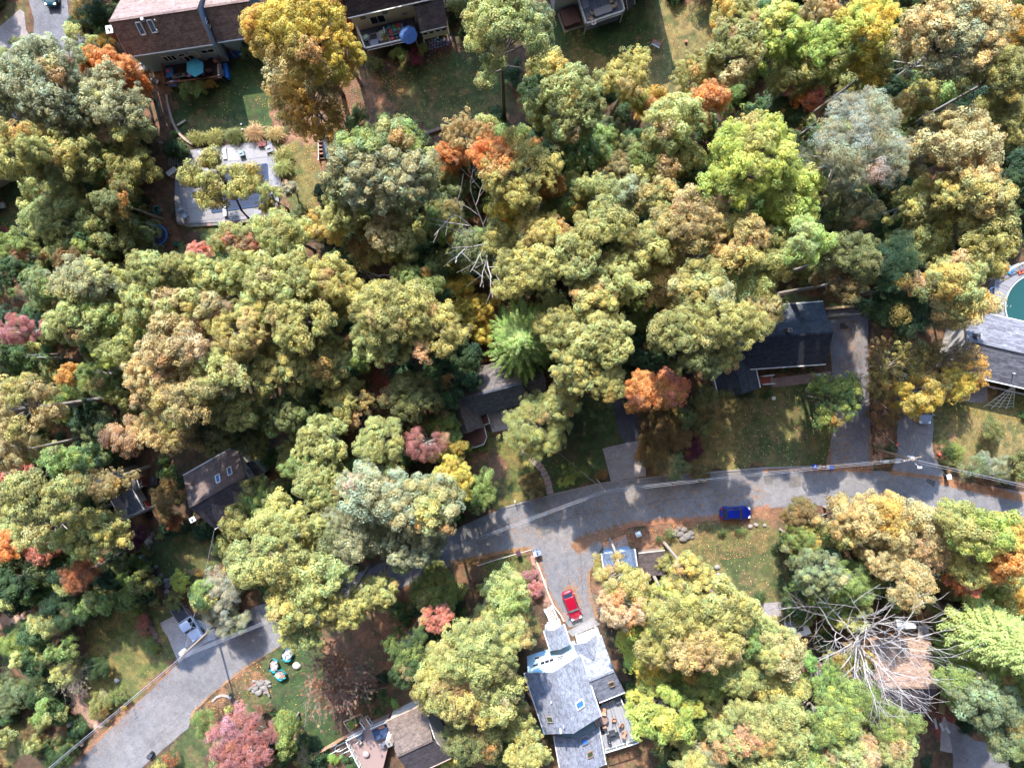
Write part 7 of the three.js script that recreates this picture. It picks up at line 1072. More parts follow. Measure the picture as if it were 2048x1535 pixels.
T(1330, 855, 52, 46, 4.5, ['bronze', 'umber', 0.4], 'dull bronze tree beside the dark drive', { leaf: 'fine', v: 2.2 });
T(1308, 905, 36, 42, 4, ['bronze', 'gold', 0.4], 'golden-bronze tree overhanging the concrete apron', { leaf: 'fine', v: 2 });
T(1345, 930, 34, 30, 3.5, ['sage', 'tanpink', 0.35], 'grey-pink small tree at the road beside the concrete apron', { leaf: 'fine', v: 1.6 });
T(1380, 895, 24, 34, 3, ['plum', 'rose', 0.25], 'plum-purple tree on the roadside lawn', { leaf: 'fine', v: 1.5 });
T(1432, 828, 44, 54, 5, ['oliveDk', 'bronze', 0.4], 'dark bronze-green tree in front of the black-roofed wing', { leaf: 'fine', v: 2.4 });
T(1400, 948, 22, 18, 2.2, ['oliveDk', 'bronze', 0.3], 'small olive shrub tree beside the roadside plum', { leaf: 'fine', v: 1 });
T(1350, 968, 8, 7, 1.2, ['coral', 'rose', 0.4], 'tiny coral shrub on the road edge', { v: 0.5 });
T(1066, 968, 30, 34, 3, ['bronze', 'gold', 0.4], 'gold-bronze small tree by the stepping stone walk', { leaf: 'fine', v: 1.5 });
sh(1150, 942, 44, 20, 0.9, ['greenDk', 'green', 0.4], 'low green hedge bed beside the stepping stone walk');
sh(1135, 962, 24, 14, 0.8, ['lime', 'green', 0.5], 'bright green shrub at the road end of the hedge bed');
sh(1204, 948, 16, 13, 0.9, ['bronze', 'rust', 0.3], 'bronze shrub between the hedge bed and the apron');
sh(965, 895, 10, 10, 0.6, ['greenDk', 'green', 0.3], 'small green shrub below the railed porch');
// west wood
T(90, 570, 46, 42, 12, ['green', 'sage', 0.4], 'green tree above the pink maple');
T(22, 545, 34, 40, 10, ['greenDk', 'sage', 0.4], 'dark green tree north of the pink maple');
T(175, 565, 74, 46, 14, ['pale', 'grey', 0.4], 'pale green oak of the west wood');
T(150, 640, 70, 52, 14, ['pale', 'green', 0.3], 'pale green oak of the west wood');
T(28, 660, 34, 34, 11, ['pink', 'rose', 0.4], 'salmon pink maple in the west wood', { leaf: 'fine', v: 3 });
T(20, 710, 40, 30, 8, ['greenDk', 'green', 0.4], 'dark green tree below the pink maple');
T(230, 690, 46, 54, 13, ['pale', 'lime', 0.3], 'light green oak beside the bleached dead branches');
T(142, 752, 28, 24, 9, ['gold', 'amber', 0.4], 'golden small maple below the bleached dead branches', { v: 2.2 });
T(205, 750, 50, 42, 9, ['green', 'greenDk', 0.4], 'green tree between the golden maple and the tan wood');
T(325, 535, 66, 38, 14, ['pale', 'yolive', 0.5], 'yellow-green oak of the west wood');
T(270, 610, 54, 46, 13, ['yolive', 'olive', 0.4], 'yellow-green oak of the west wood');
T(420, 550, 56, 40, 13, ['pale', 'yolive', 0.5], 'yellow-green oak of the west wood');
T(485, 545, 46, 44, 13, ['yolive', 'pale', 0.5], 'yellow-green oak of the west wood');
T(385, 612, 78, 42, 14, ['tanpink', 'yolive', 0.35], 'peach-tan oak crowning the west wood');
T(480, 665, 62, 50, 14, ['yolive', 'tan', 0.4], 'yellow-tan oak of the west wood');
T(350, 690, 74, 56, 15, ['tan', 'tanpink', 0.3], 'tan oak of the west wood');
T(430, 740, 66, 54, 14, ['tan', 'yolive', 0.5], 'tan oak of the west wood');
T(305, 760, 60, 52, 14, ['tan', 'tanpink', 0.3], 'tan oak of the west wood');
T(370, 790, 66, 56, 14, ['tan', 'olive', 0.4], 'tan oak of the west wood');
T(465, 815, 62, 50, 11, ['yolive', 'oliveDk', 0.4], 'olive oak above the brown-roofed dormer house');
T(330, 855, 60, 48, 12, ['tan', 'olive', 0.4], 'tan oak reaching over the dormer house drive');
T(420, 870, 62, 40, 9, ['oliveDk', 'tan', 0.4], 'dull olive oak against the dormer house eave');
T(500, 880, 46, 36, 7, ['oliveDk', 'green', 0.4], 'dull olive tree behind the dormer house chimney end');
T(252, 872, 46, 42, 10, ['brown', 'tanpink', 0.5], 'thinning pink-brown tree beside the white-doored garage', { d: 0.5, v: 3.5, bark: 'brown' });
T(35, 820, 62, 72, 15, ['tan', 'yolive', 0.3], 'sparse tan oak on a huge leaning trunk', { d: 0.7, tr: 0.6, gap: 0.12, bark: 'grey' });
T(20, 905, 50, 40, 13, ['tan', 'tanpink', 0.4], 'sparse tan oak crown below the huge trunk', { d: 0.65 });
T(125, 805, 34, 40, 6, ['lime', 'yolive', 0.5], 'yellow-green sapling behind the huge trunk', { v: 2.4 });
T(185, 840, 42, 40, 6, ['forest', 'sage', 0.4], 'dark grey-green tree in the west wood shade');
T(148, 915, 68, 36, 6, ['green', 'sage', 0.35], 'fresh green spreading tree north of the garage', { v: 2.6 });
T(215, 900, 30, 34, 4, ['forest', 'greenDk', 0.4], 'very dark evergreen between garage and wood');
T(62, 910, 22, 18, 4, ['rust', 'orange', 0.3], 'small rust-orange tree under the sparse tan oak', { v: 1.4 });
T(32, 948, 34, 24, 7, ['coral', 'tanpink', 0.4], 'coral tinted tree west of the garage', { v: 2 });
T(188, 968, 66, 34, 10, ['tan', 'gold', 0.35], 'gold-tan tree with pale limbs over the garage roof', { d: 0.6, bark: 'pale', v: 2.6, gap: 0.15 });
T(70, 995, 78, 52, 16, ['olive', 'tan', 0.4], 'olive-tan oak west of the garage');
T(90, 1060, 78, 46, 11, ['yolive', 'tan', 0.3], 'yellow-olive oak above the orange maple hedge');
T(190, 1065, 60, 50, 12, ['yolive', 'green', 0.3], 'yellow-green tree beside the purple maple');
T(18, 1092, 34, 34, 8, ['orange', 'gold', 0.4], 'bright orange maple in the dark west garden', { v: 2.4 });
T(85, 1105, 30, 24, 7, ['coral', 'rust', 0.4], 'coral-red maple in the dark west garden', { v: 2 });
T(262, 1068, 34, 36, 4, ['plum', 'wine', 0.3], 'dark purple maple in front of the garage', { leaf: 'fine', v: 2 });
T(338, 998, 30, 44, 5, ['bronze', 'oliveDk', 0.4], 'bronze-green tree between the garage and the dormer house', { leaf: 'fine', v: 2.4 });
T(345, 1045, 24, 16, 3, ['rust', 'bronze', 0.4], 'rusty shrub tree at the dormer house corner', { leaf: 'fine', v: 1.2 });
T(90, 1145, 40, 26, 5, ['green', 'sage', 0.4], 'green tree below the coral maple', { v: 2 });
T(155, 1150, 36, 32, 9, ['rust', 'brown', 0.4], 'russet tree beside the dark evergreens', { leaf: 'fine', v: 2 });
T(28, 1165, 50, 36, 5, ['forest', 'greenDk', 0.4], 'dark evergreen mass west of the garden path', { v: 2.2 });
T(215, 1130, 34, 24, 4, ['oliveDk', 'bronze', 0.4], 'olive shrub tree beside the purple maple', { v: 1.6 });
T(140, 1220, 58, 44, 4, ['forest', 'greenDk', 0.3], 'wide dark evergreen beside the garden path bend', { leaf: 'fine', v: 2.2 });
T(240, 1160, 32, 26, 3, ['forest', 'oliveDk', 0.3], 'dark evergreen behind the flower border', { leaf: 'fine', v: 1.4 });
T(520, 990, 42, 44, 7, ['oliveDk', 'green', 0.4], 'olive tree hiding the dormer house front');
T(480, 1045, 36, 40, 7, ['olive', 'oliveDk', 0.4], 'olive tree at the dormer house gutter');
// garden shrubs
sh(40, 1290, 48, 32, 1.2, ['green', 'lime', 0.3], 'green mound of ground cover inside the path loop');
sh(55, 1375, 74, 42, 1.8, ['greenDk', 'sage', 0.4], 'broad grey-green juniper beside the garden path', { leaf: 'fine' });
sh(15, 1400, 30, 40, 2, ['sage', 'forest', 0.4], 'grey-green juniper at the garden edge');
sh(198, 1335, 32, 26, 1.4, ['greenDk', 'forest', 0.3], 'dark shrub under the grey twiggy bush');
sh(118, 1502, 40, 38, 1.8, ['greenDk', 'forest', 0.3], 'large dark green shrub by the road end of the path');
sh(68, 1465, 26, 26, 1, ['bronze', 'brick', 0.3], 'reddish bronze shrub near the road end of the path');
sh(82, 1438, 28, 20, 1, ['lime', 'green', 0.5], 'bright green shrub near the boulders');
sh(205, 1400, 30, 22, 1, ['olive', 'bronze', 0.4], 'olive shrub bed around the white boulder');
sh(235, 1390, 24, 20, 0.9, ['green', 'oliveDk', 0.4], 'green shrub beside the white boulder');
sh(200, 1425, 24, 20, 0.9, ['bronze', 'green', 0.4], 'bronze-green shrub at the path mouth');
sh(320, 1073, 10, 9, 0.7, ['lime', 'spring', 0.5], 'small lime ball shrub on the rockery');
sh(268, 1178, 28, 24, 1.1, ['brick', 'oliveDk', 0.5], 'reddish perennial clump in the flower border');
sh(292, 1185, 18, 16, 0.9, ['gold', 'green', 0.5], 'yellow perennial clump in the flower border');
sh(275, 1215, 20, 18, 0.8, ['green', 'lime', 0.4], 'green perennial clump in the flower border');
sh(300, 1165, 14, 12, 0.8, ['silver', 'green', 0.4], 'white-flowering clump in the flower border');
sh(360, 1162, 22, 24, 1, ['lime', 'green', 0.5], 'lime shrub beside the silver-leaved tree');
sh(352, 1200, 22, 26, 1.2, ['oliveDk', 'umber', 0.4], 'dark rounded shrub beside the pickup truck');
sh(395, 1143, 20, 12, 0.8, ['bronze', 'gold', 0.4], 'bronze shrub bed below the oval lawn');
sh(288, 1250, 16, 30, 0.7, ['brick', 'green', 0.5], 'reddish perennials along the stone steps');
sh(305, 1290, 14, 18, 0.6, ['green', 'gold', 0.3], 'green perennials at the end of the stone steps');
sh(285, 1095, 16, 14, 0.8, ['green', 'sage', 0.3], 'green clump beside the rockery stones');
T(442, 1200, 42, 66, 4, ['silver', 'grey', 0.3], 'silver-leaved tree hanging over the pickup truck', { leaf: 'fine', v: 2.6, bark: 'grey', d: 0.85 });
T(466, 1245, 36, 32, 3.5, ['sage', 'silver', 0.4], 'silver-grey lower crown beside the utility pole', { leaf: 'fine', v: 1.8 });
bare(165, 1325, 2.2, 'grey twiggy leafless bush by the garden path', { bark: 'grey', rad: 0.07, lev: 3, kids: [9, 6, 4], spread: 1.2, ratio: 0.9, rise: 0.08, leaves: 60, cols: ['olive', 'grey'] });
// centre south-west
T(650, 880, 62, 52, 12, ['yolive', 'pale', 0.4], 'yellow-green maple beside the brick-pink tree');
T(620, 925, 50, 40, 11, ['green', 'pale', 0.4], 'green tree between the dormer house and the brick-pink tree');
T(762, 880, 54, 46, 12, ['pale', 'yolive', 0.4], 'pale yellow-green tree just west of the brick-pink tree');
T(850, 888, 46, 36, 10, ['brick', 'tanpink', 0.35], 'round brick-pink tree west of the railed porch', { leaf: 'fine', v: 3.2 });
T(885, 850, 34, 34, 6, ['greenDk', 'green', 0.4], 'dark green tree beside the hipped house wall');
T(905, 895, 38, 34, 7, ['green', 'gold', 0.35], 'green-gold tree below the hipped house');
T(905, 965, 48, 54, 11, ['yellow', 'lime', 0.4], 'bright yellow tree above the road bend');
T(955, 985, 36, 46, 6, ['green', 'bronze', 0.4], 'green-bronze tree between the yellow tree and the road');
T(645, 965, 62, 50, 12, ['pale', 'yolive', 0.3], 'pale green oak north of the road bend');
T(745, 985, 80, 62, 15, ['grey', 'tan', 0.3], 'grey-olive oak overhanging the road bend');
T(850, 1015, 84, 70, 15, ['grey', 'olive', 0.4], 'grey-olive oak overhanging the road bend');
T(700, 1065, 74, 58, 13, ['grey', 'oliveDk', 0.4], 'grey-olive oak overhanging the road bend');
T(815, 1090, 66, 46, 12, ['oliveDk', 'grey', 0.5], 'dull grey-olive oak low over the road bend');
T(570, 1045, 74, 52, 14, ['pale', 'yolive', 0.4], 'pale yellow-green maple over the lower road');
T(540, 1120, 84, 60, 15, ['pale', 'yolive', 0.4], 'pale yellow-green maple over the lower road');
T(630, 1150, 74, 58, 14, ['yolive', 'pale', 0.5], 'pale yellow-green maple over the lower road');
T(590, 1215, 70, 46, 14, ['pale', 'yolive', 0.4], 'pale yellow-green maple over the lower road');
T(680, 1220, 60, 40, 13, ['yolive', 'green', 0.35], 'pale yellow-green maple over the lower road');
T(750, 1190, 50, 34, 12, ['olive', 'yolive', 0.4], 'olive maple reaching towards the hidden road');
T(600, 1270, 46, 32, 13, ['yolive', 'pale', 0.4], 'pale yellow-green maple over the lower road');
T(870, 1180, 54, 46, 7, ['green', 'olive', 0.35], 'rounded mid green tree south of the road bend', { v: 3.2 });
T(1012, 1195, 50, 62, 8, ['pale', 'lime', 0.3], 'light green tree beside the red car drive', { v: 3.6 });
T(1000, 1270, 60, 40, 11, ['pale', 'tan', 0.25], 'light green tree above the grey house roof');
T(960, 1300, 90, 62, 13, ['pale', 'tan', 0.3], 'broad light green tree west of the grey house');
T(870, 1238, 36, 26, 9, ['pale', 'coral', 0.45], 'light green tree with coral sprays south of the road bend');
T(815, 1300, 44, 60, 9, ['greenDk', 'green', 0.4], 'blue-green tree beside the brown thinning tree');
T(915, 1385, 82, 56, 12, ['yolive', 'coral', 0.22], 'yellow-green maple with coral tips above the terrace house');
T(985, 1390, 60, 60, 12, ['yolive', 'tan', 0.3], 'yellow-green maple against the grey house roof');
T(870, 1345, 46, 36, 10, ['pale', 'yolive', 0.5], 'light yellow-green tree above the terrace house');
T(950, 1480, 70, 46, 10, ['oliveDk', 'bronze', 0.4], 'dull olive tree below the coral-tipped maple');
T(1050, 1505, 50, 40, 11, ['yolive', 'pale', 0.4], 'yellow-green tree at the low end of the grey house');
T(1030, 1440, 40, 44, 9, ['olive', 'green', 0.4], 'olive tree along the grey house wall');
sh(1058, 1148, 20, 14, 1, ['rose', 'pink', 0.4], 'rose pink shrub beside the front walk, upper one');
sh(1072, 1175, 18, 22, 1, ['rose', 'brick', 0.4], 'rose pink shrub beside the front walk, lower one');
sh(1055, 1278, 18, 16, 1.6, ['lime', 'gold', 0.4], 'yellow-green shrub against the light blue wall');
T(1035, 1275, 24, 24, 3, ['green', 'gold', 0.3], 'green-gold small tree by the light blue wall', { v: 1.4 });
sh(410, 1438, 28, 38, 2.2, ['green', 'sage', 0.3], 'tall rounded green shrub on the road verge');
T(490, 1478, 74, 72, 6, ['rose', 'brick', 0.45], 'wide rose-pink maple at the road verge', { leaf: 'fine', v: 3 });
T(575, 1462, 30, 52, 5, ['green', 'lime', 0.35], 'narrow green tree beside the rose-pink maple', { v: 2.4 });
sh(612, 1508, 22, 24, 1.5, ['silver', 'sage', 0.4], 'silvery shrub beside the picket fence');
sh(528, 1415, 20, 14, 1.1, ['brick', 'bronze', 0.4], 'brick red shrub above the rose-pink maple');
sh(342, 1515, 20, 16, 1, ['rust', 'oliveDk', 0.4], 'rusty shrub on the road verge');
sh(318, 1535, 22, 14, 0.9, ['olive', 'gold', 0.3], 'olive shrub on the road verge');
sh(755, 1422, 13, 12, 1, ['greenDk', 'green', 0.2], 'dark clipped shrub beside the terrace stairs');
sh(790, 1402, 13, 14, 1, ['green', 'spring', 0.4], 'bright clipped shrub beside the terrace wall');
sh(770, 1400, 18, 14, 0.8, ['sage', 'greenDk', 0.4], 'grey-green low shrub beside the terrace wall');
sh(706, 1445, 12, 14, 0.6, ['green', 'lime', 0.4], 'green plants in the small kitchen bed');
sh(640, 1510, 12, 12, 0.5, ['spring', 'green', 0.4], 'bright lettuce-green plants in the vegetable garden');
sh(668, 1515, 16, 16, 0.6, ['spring', 'lime', 0.4], 'lime green plants between the vegetable beds');
bare(690, 1322, 4.2, 'thinning reddish brown tree between the road and the terrace house', { bark: 'grey', rad: 0.14, lev: 3, kids: [14, 8, 6], spread: 1.1, ratio: 0.85, rise: 0.12, leaves: 3400, cols: ['brick', 'brown', 'tanpink', 'rust', 'brown'] });
// south
T(1250, 1160, 52, 34, 9, ['yolive', 'tan', 0.4], 'yellow tree overhanging the small blue roof', { v: 3 });
T(1245, 1218, 52, 42, 10, ['tanpink', 'orange', 0.3], 'peach tree east of the red car', { v: 3.4 });
T(1380, 1150, 54, 46, 11, ['yolive', 'tan', 0.3], 'yellow tree at the top of the sunny south grove');
T(1345, 1225, 68, 58, 12, ['yolive', 'lime', 0.3], 'yellow-green tree of the sunny south grove');
T(1450, 1215, 72, 56, 12, ['yolive', 'coral', 0.14], 'yellow-green tree of the sunny south grove, with coral tips');
T(1400, 1285, 84, 48, 12, ['tan', 'yolive', 0.4], 'yellow-tan tree of the sunny south grove');
T(1320, 1290, 52, 44, 11, ['tan', 'yolive', 0.5], 'yellow-tan tree of the sunny south grove');
T(1510, 1270, 52, 50, 10, ['yolive', 'green', 0.4], 'yellow-green tree beside the sunny lawn corner');
T(1275, 1290, 34, 50, 6, ['green', 'lime', 0.4], 'green tree along the east wall of the grey house');
T(1310, 1345, 52, 42, 8, ['green', 'yellow', 0.4], 'green-yellow tree beside the wooden deck');
T(1330, 1430, 76, 56, 10, ['yellow', 'lime', 0.45], 'bright yellow-green tree beside the wooden deck');
T(1400, 1360, 60, 36, 8, ['green', 'oliveDk', 0.4], 'green understorey tree in the south grove');
T(1470, 1350, 60, 46, 9, ['pale', 'green', 0.4], 'pale green tree of the south grove');
T(1560, 1300, 56, 50, 11, ['yolive', 'tan', 0.4], 'yellow-olive tree over the hidden red-brown roof');
T(1560, 1370, 54, 34, 9, ['yolive', 'olive', 0.4], 'yellow-olive tree beside the hidden red-brown roof', { gap: 0.2 });
T(1490, 1460, 74, 56, 11, ['pale', 'coral', 0.2], 'pale green tree with coral sprays at the south edge');
T(1420, 1440, 46, 50, 6, ['forest', 'green', 0.3], 'dark green tree in the gap of the south grove');
T(1400, 1515, 60, 40, 9, ['pale', 'grey', 0.4], 'pale grey-green tree at the south edge');
T(1570, 1455, 52, 62, 11, ['pale', 'yolive', 0.4], 'pale yellow-green tree at the south edge');
T(1530, 1525, 60, 34, 11, ['pale', 'grey', 0.4], 'pale grey-green tree at the south edge');
T(1650, 1440, 66, 56, 10, ['green', 'pale', 0.4], 'green tree south of the big dead tree');
T(1700, 1395, 60, 48, 9, ['green', 'lime', 0.4], 'green tree under the big dead tree', {});
T(1640, 1350, 46, 48, 8, ['green', 'spring', 0.4], 'green tree between the dead tree and the red-brown roof');
T(1780, 1445, 60, 44, 9, ['green', 'tan', 0.4], 'green-tan tree below the brown-roofed ramp house');
T(1770, 1500, 66, 40, 10, ['tanpink', 'pale', 0.4], 'pinkish tan tree at the south edge');
T(1690, 1505, 62, 42, 10, ['pale', 'tanpink', 0.4], 'pale green and pink tree at the south edge');
T(1620, 1520, 52, 34, 10, ['pale', 'green', 0.4], 'pale green tree at the south edge');
T(1700, 1330, 44, 40, 6, ['gold', 'green', 0.5], 'gold-green sapling under the big dead tree', { v: 2 });
sh(1195, 1122, 13, 24, 1.2, ['olive', 'green', 0.4], 'tall grass-like shrub beside the small blue roof', { leaf: 'fine' });
sh(1192, 1152, 8, 8, 0.5, ['green', 'spring', 0.3], 'small bright shrub beside the drive');
sh(1330, 1120, 20, 26, 1.6, ['green', 'yolive', 0.4], 'yellow-green shrub beside the brown shed roof');
sh(1338, 1066, 14, 12, 0.7, ['greenDk', 'sage', 0.4], 'dark shrub beside the rock group on the road bank');
sh(1320, 1078, 9, 7, 0.5, ['green', 'greenDk', 0.4], 'small green shrub by the rock group');
sh(1408, 1056, 14, 7, 0.5, ['greenDk', 'oliveDk', 0.4], 'low dark shrub on the road bank');
sh(1446, 1063, 9, 8, 0.5, ['greenDk', 'oliveDk', 0.3], 'small dark shrub on the road bank');
sh(1478, 1060, 16, 8, 0.5, ['greenDk', 'green', 0.4], 'low green shrub mat on the road bank');
sh(1515, 1190, 16, 12, 0.8, ['greenDk', 'green', 0.3], 'dark shrub on the lower edge of the south lawn');
// south-east
T(1790, 1045, 84, 62, 8.5, ['tan', 'gold', 0.35], 'broad golden-tan oak south of the road', { bark: 'pale' });
T(1700, 1040, 58, 48, 8, ['tan', 'yolive', 0.3], 'golden-tan oak overhanging the road');
T(1850, 1085, 58, 56, 8.5, ['tan', 'tanpink', 0.4], 'golden-tan oak above the white car');
T(1770, 1120, 56, 48, 8.5, ['tan', 'gold', 0.3], 'golden-tan oak west of the white car', { gap: 0.14, bark: 'pale' });
T(1825, 1175, 38, 52, 10, ['tan', 'bronze', 0.3], 'golden-tan lower crown beside the wooden ramp', { d: 0.7 });
T(1600, 1025, 36, 26, 6, ['bronze', 'oliveDk', 0.5], 'bronze tree at the road bank', { v: 2 });
T(1600, 1085, 36, 46, 6, ['green', 'gold', 0.4], 'green and gold tree on the east side of the south lawn', { v: 2.8 });
T(1640, 1150, 54, 46, 9, ['sage', 'grey', 0.4], 'grey-green tree north of the big dead tree');
T(1700, 1165, 52, 44, 7, ['green', 'greenDk', 0.4], 'fresh green tree beneath the golden-tan oaks');
T(1600, 1195, 34, 44, 5, ['greenDk', 'green', 0.4], 'dark green tree beside the grey paved patch', { v: 2.2 });
T(1670, 1210, 44, 36, 5, ['green', 'greenDk', 0.4], 'mid green tree at the foot of the dead tree', { v: 2.2 });
T(1960, 1065, 72, 58, 12, ['lime', 'yolive', 0.4], 'yellow-green maple by the south side of the road');
T(2020, 1095, 56, 64, 12, ['gold', 'orange', 0.35], 'gold-orange maple in the south-east wood');
T(1935, 1165, 28, 26, 9, ['coral', 'orange', 0.4], 'coral crown in the south-east wood', { v: 2 });
T(1965, 1130, 56, 46, 10, ['yolive', 'orange', 0.2], 'yellow-green maple with orange sprays in the south-east wood');
T(2020, 1190, 46, 34, 8, ['gold', 'green', 0.5], 'gold-green maple above the feathery conifers');
T(1900, 1165, 30, 28, 5, ['lime', 'bronze', 0.4], 'yellow-green sapling beside the white car', { v: 1.6 });
sh(1878, 1240, 20, 30, 1.8, ['lime', 'green', 0.5], 'yellow-green shrub between the ramp and the thick bare trunk');
conifer(1985, 1274, 66, 58, 24, ['fir', 'pale', 0.3], 'feathery yellow-green conifer in the south-east corner, upper one on a thick bare trunk', { puff: 1.3, low: 0.42, tr: 0.5 });
conifer(1975, 1335, 70, 52, 15, ['fir', 'spring', 0.3], 'feathery yellow-green conifer beside the brown-roofed ramp house', { puff: 1.25 });
T(2030, 1350, 50, 60, 11, ['green', 'grey', 0.3], 'green tree among the feathery conifers');
T(1975, 1410, 70, 50, 12, ['sage', 'tanpink', 0.25], 'grey-green tree with pink-tan sprays over the corner drive');
T(1940, 1385, 50, 40, 10, ['green', 'sage', 0.4], 'green tree over the corner drive');
T(2020, 1475, 54, 44, 11, ['sage', 'green', 0.4], 'grey-green tree in the far corner by the drive');
T(2040, 1520, 30, 36, 9, ['greenDk', 'sage', 0.4], 'dark green tree in the far corner by the drive');
// right middle
T(1665, 800, 52, 62, 6.5, ['green', 'greenDk', 0.4], 'rounded green maple between lawn and drive', { v: 2.8 });
T(1795, 735, 74, 72, 6, ['bronze', 'olive', 0.5], 'sparse golden-olive tree between the two drives', { d: 0.42, leaf: 'loose', v: 3, gap: 0.12 });
T(1770, 800, 46, 60, 5, ['bronze', 'gold', 0.4], 'sparse bronze tree at the edge of the east drive', { d: 0.4, leaf: 'loose', v: 2.4, gap: 0.15 });
T(1900, 715, 54, 40, 6, ['bronze', 'gold', 0.4], 'sparse golden tree against the grey-roofed house', { d: 0.45, leaf: 'loose', v: 2.2 });
T(1840, 785, 40, 46, 9, ['yellow', 'tan', 0.35], 'bright yellow tree over the parked silver car', { v: 2.6, gap: 0.15 });
T(1905, 768, 42, 34, 9, ['yellow', 'tan', 0.35], 'bright yellow tree in front of the grey-roofed house', { v: 2.4, gap: 0.15 });
T(1950, 745, 22, 44, 5, ['gold', 'bronze', 0.4], 'gold-bronze tree edge at the grey-roofed house gutter', { d: 0.5, leaf: 'loose', v: 2 });
sh(1756, 895, 11, 10, 0.8, ['sage', 'greenDk', 0.4], 'round grey-green ball shrub between the drives');
sh(1782, 898, 13, 12, 0.8, ['greenDk', 'green', 0.3], 'round green ball shrub below the utility pole');
sh(1777, 918, 14, 7, 0.6, ['forest', 'greenDk', 0.3], 'dark low shrub beside the white mailboxes');
sh(1890, 896, 20, 20, 1.1, ['green', 'greenDk', 0.4], 'rounded green shrub at the east drive, darker twin');
sh(1913, 900, 18, 20, 1.1, ['green', 'spring', 0.25], 'rounded green shrub at the east drive, brighter twin');
sh(1905, 925, 22, 14, 0.9, ['oliveDk', 'bronze', 0.4], 'olive shrub below the rounded twins');
sh(1980, 862, 28, 30, 1.6, ['oliveDk', 'greenDk', 0.4], 'dark olive round bush on the east lawn', { leaf: 'fine' });
sh(1955, 930, 38, 32, 1.7, ['sage', 'silver', 0.3], 'large grey-green yew hedge by the road, west half');
sh(2000, 938, 36, 32, 1.7, ['sage', 'silver', 0.3], 'large grey-green yew hedge by the road, east half');
T(2045, 935, 24, 34, 4, ['tan', 'oliveDk', 0.4], 'tan small tree beside the yew hedge', { v: 1.6 });
sh(1495, 790, 18, 8, 0.8, ['greenDk', 'forest', 0.3], 'dark foundation shrub under the black-roofed wing');
sh(1535, 785, 14, 10, 0.8, ['greenDk', 'green', 0.3], 'dark green shrub beside the porch steps');
for (const x of [1556, 1575, 1596, 1614]) sh(x, 741 - (x - 1556) * 0.07, 12, 7, 0.7, ['greenDk', 'forest', 0.3], 'dark green foundation shrub under the black-roofed house eave');
// dead trees
bare(955, 525, 12, 'bleached white dead tree with spreading limbs in the wood', { seed: 41, lean: [-0.03, 1, -0.12], rad: 0.24, lev: 3, kids: [9, 4, 3], spread: 0.85, ratio: 0.6, rise: 0.03 });
bare(150, 720, 11, 'bleached dead branches sweeping out over the west wood', { seed: 52, lean: [-0.2, 1, -0.05], rad: 0.26, lev: 3, kids: [7, 6, 4], spread: 0.6, ratio: 0.62, drift: [-0.5, 0, -0.2] });
bare(1690, 1232, 10, 'big bleached dead tree with fine twigs by the ramp house', { seed: 63, lean: [0.05, 1, 0.05], rad: 0.26, lev: 4, kids: [12, 5, 3, 3], spread: 0.95, ratio: 0.74, rise: -0.03, drift: [0.28, 0, 0.26] });
bare(735, 525, 9, 'pale dead limb poking from the central wood', { seed: 74, lean: [0.1, 1, 0.1], rad: 0.16, lev: 3, kids: [3, 3, 3], spread: 0.7, ratio: 0.55 });
bare(745, 820, 3.5, 'twiggy dead sapling in the clearing west of the hipped house', { seed: 85, rad: 0.09, lev: 3, kids: [6, 5, 4], spread: 1, ratio: 0.7, bark: 'pale' });
bare(1215, 1195, 3, 'leafless twiggy bush beside the red car drive', { seed: 96, rad: 0.08, lev: 3, kids: [8, 6, 4], spread: 1, ratio: 0.8, bark: 'pale' });
bare(905, 330, 6, 'crooked bare sapling beside the orange-bronze tree', { seed: 97, rad: 0.1, lev: 2, kids: [4, 4], spread: 0.8, ratio: 0.6, bark: 'grey' });
console.log('foliage copies', puffCount, 'trees', treeNo);

for (const [x, y] of [[690, -430], [790, -460], [890, -440], [990, -470], [600, -400]]) T(x, y, 90, 70, 17, ['olive', 'yolive', 0.4], 'tall oak behind the cream house', {});
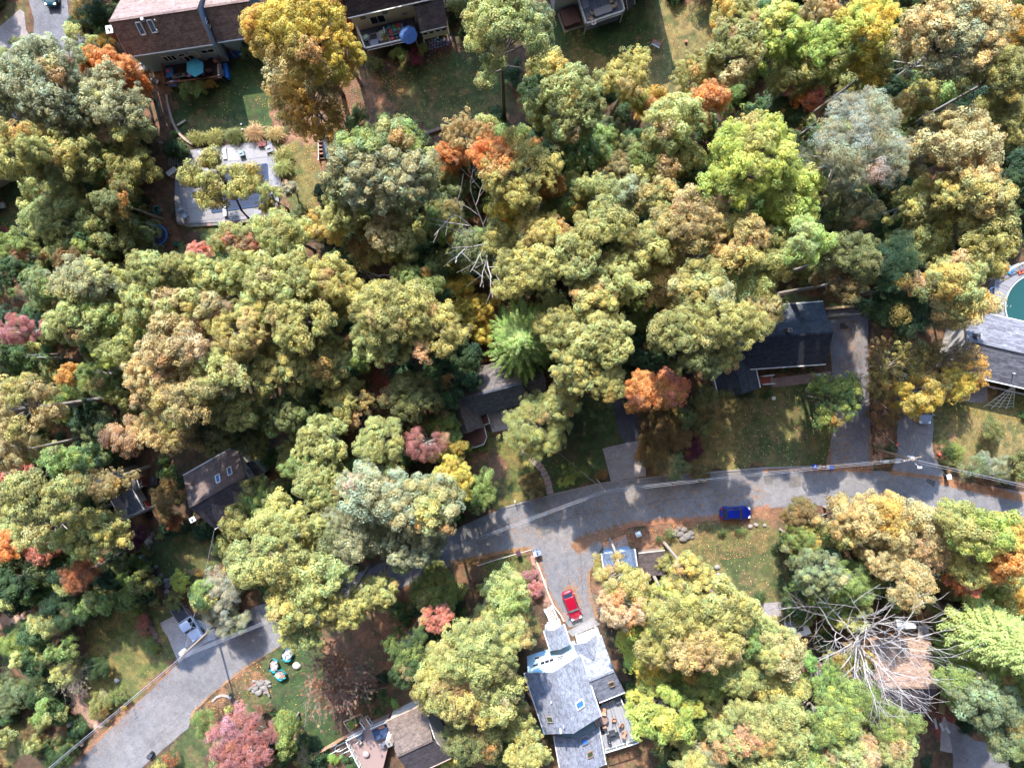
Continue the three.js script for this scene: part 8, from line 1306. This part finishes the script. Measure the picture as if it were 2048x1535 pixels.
// ---------- undergrowth of the wood: saplings, brush and seedlings nobody could count ----------
{
  const r = rng(4242), I = [], C = [], m4 = new THREE.Matrix4(), qt = new THREE.Quaternion(), names = ['greenDk', 'oliveDk', 'olive', 'greenDk', 'olive', 'green', 'forest', 'yolive'], extra = [...keepOut, poly([...ROAD_N, ...ROAD_S])];
  const boxes = extra.map(bounds);
  let n = 0, tries = 0;
  while (n < 3400 && tries++ < 30000) {
    const x = lerp(-86, 86, r()), z = lerp(-64, 74, r());
    let k = 'wood'; for (const g of REG) if (x > g.b[0] && x < g.b[2] && z > g.b[1] && z < g.b[3] && inside(g.P, x, z)) k = g.k;
    if (k !== 'wood' || fbm(x * 0.13, z * 0.13, 71, 3) < 0.3) continue;
    if (extra.some((P, i) => x > boxes[i][0] - 1.6 && x < boxes[i][2] + 1.6 && z > boxes[i][1] - 1.6 && z < boxes[i][3] + 1.6)) { if (extra.some((P) => [[0, 0], [1.7, 0], [-1.7, 0], [0, 1.7], [0, -1.7]].some(([a, b]) => inside(P, x + a, z + b)))) continue; }
    const near = extra.some((P, i) => x > boxes[i][0] - 5 && x < boxes[i][2] + 5 && z > boxes[i][1] - 5 && z < boxes[i][3] + 5 && [[5, 0], [-5, 0], [0, 5], [0, -5], [3.5, 3.5], [-3.5, 3.5], [3.5, -3.5], [-3.5, -3.5]].some(([a, b]) => inside(P, x + a, z + b))), h = 0.5 + Math.pow(r(), 1.3) * (near ? 2 : 8.5), c = hue[names[r() * names.length | 0]], b0 = 0.75 + 0.4 * r(), m = h > 5 ? 4 : h > 2 ? 3 : 1;
    for (let i = 0; i < m; i++) {
      const s = Math.min(h, 0.7 + 0.9 * r()), a = r() * 6.28, q = i ? 1.1 : 0;
      qt.setFromEuler(new THREE.Euler((r() - 0.5) * 0.5, r() * 6.28, (r() - 0.5) * 0.5)); m4.compose(new THREE.Vector3(x + Math.cos(a) * q, Math.max(0.2, h - s - (i ? r() * h * 0.5 : 0)), z + Math.sin(a) * q), qt, new THREE.Vector3(s, s * 0.9, s)); I.push(m4.clone()); C.push(c.clone().multiplyScalar(b0 * (0.8 + 0.4 * r())));
    }
    n++;
  }
  const mesh = new THREE.InstancedMesh(boughFor('broadB', 1.2, 1, 1), LM, I.length); I.forEach((m, i) => { mesh.setMatrixAt(i, m); mesh.setColorAt(i, C[i]); });
  mesh.name = 'undergrowth'; mesh.userData = { kind: 'stuff', label: 'dark green undergrowth of saplings and brush on the wood floor', category: 'undergrowth' }; mesh.castShadow = mesh.receiveShadow = true; scene.add(mesh);
  console.log('undergrowth', I.length, tries);
}
renderer.render(scene, camera);
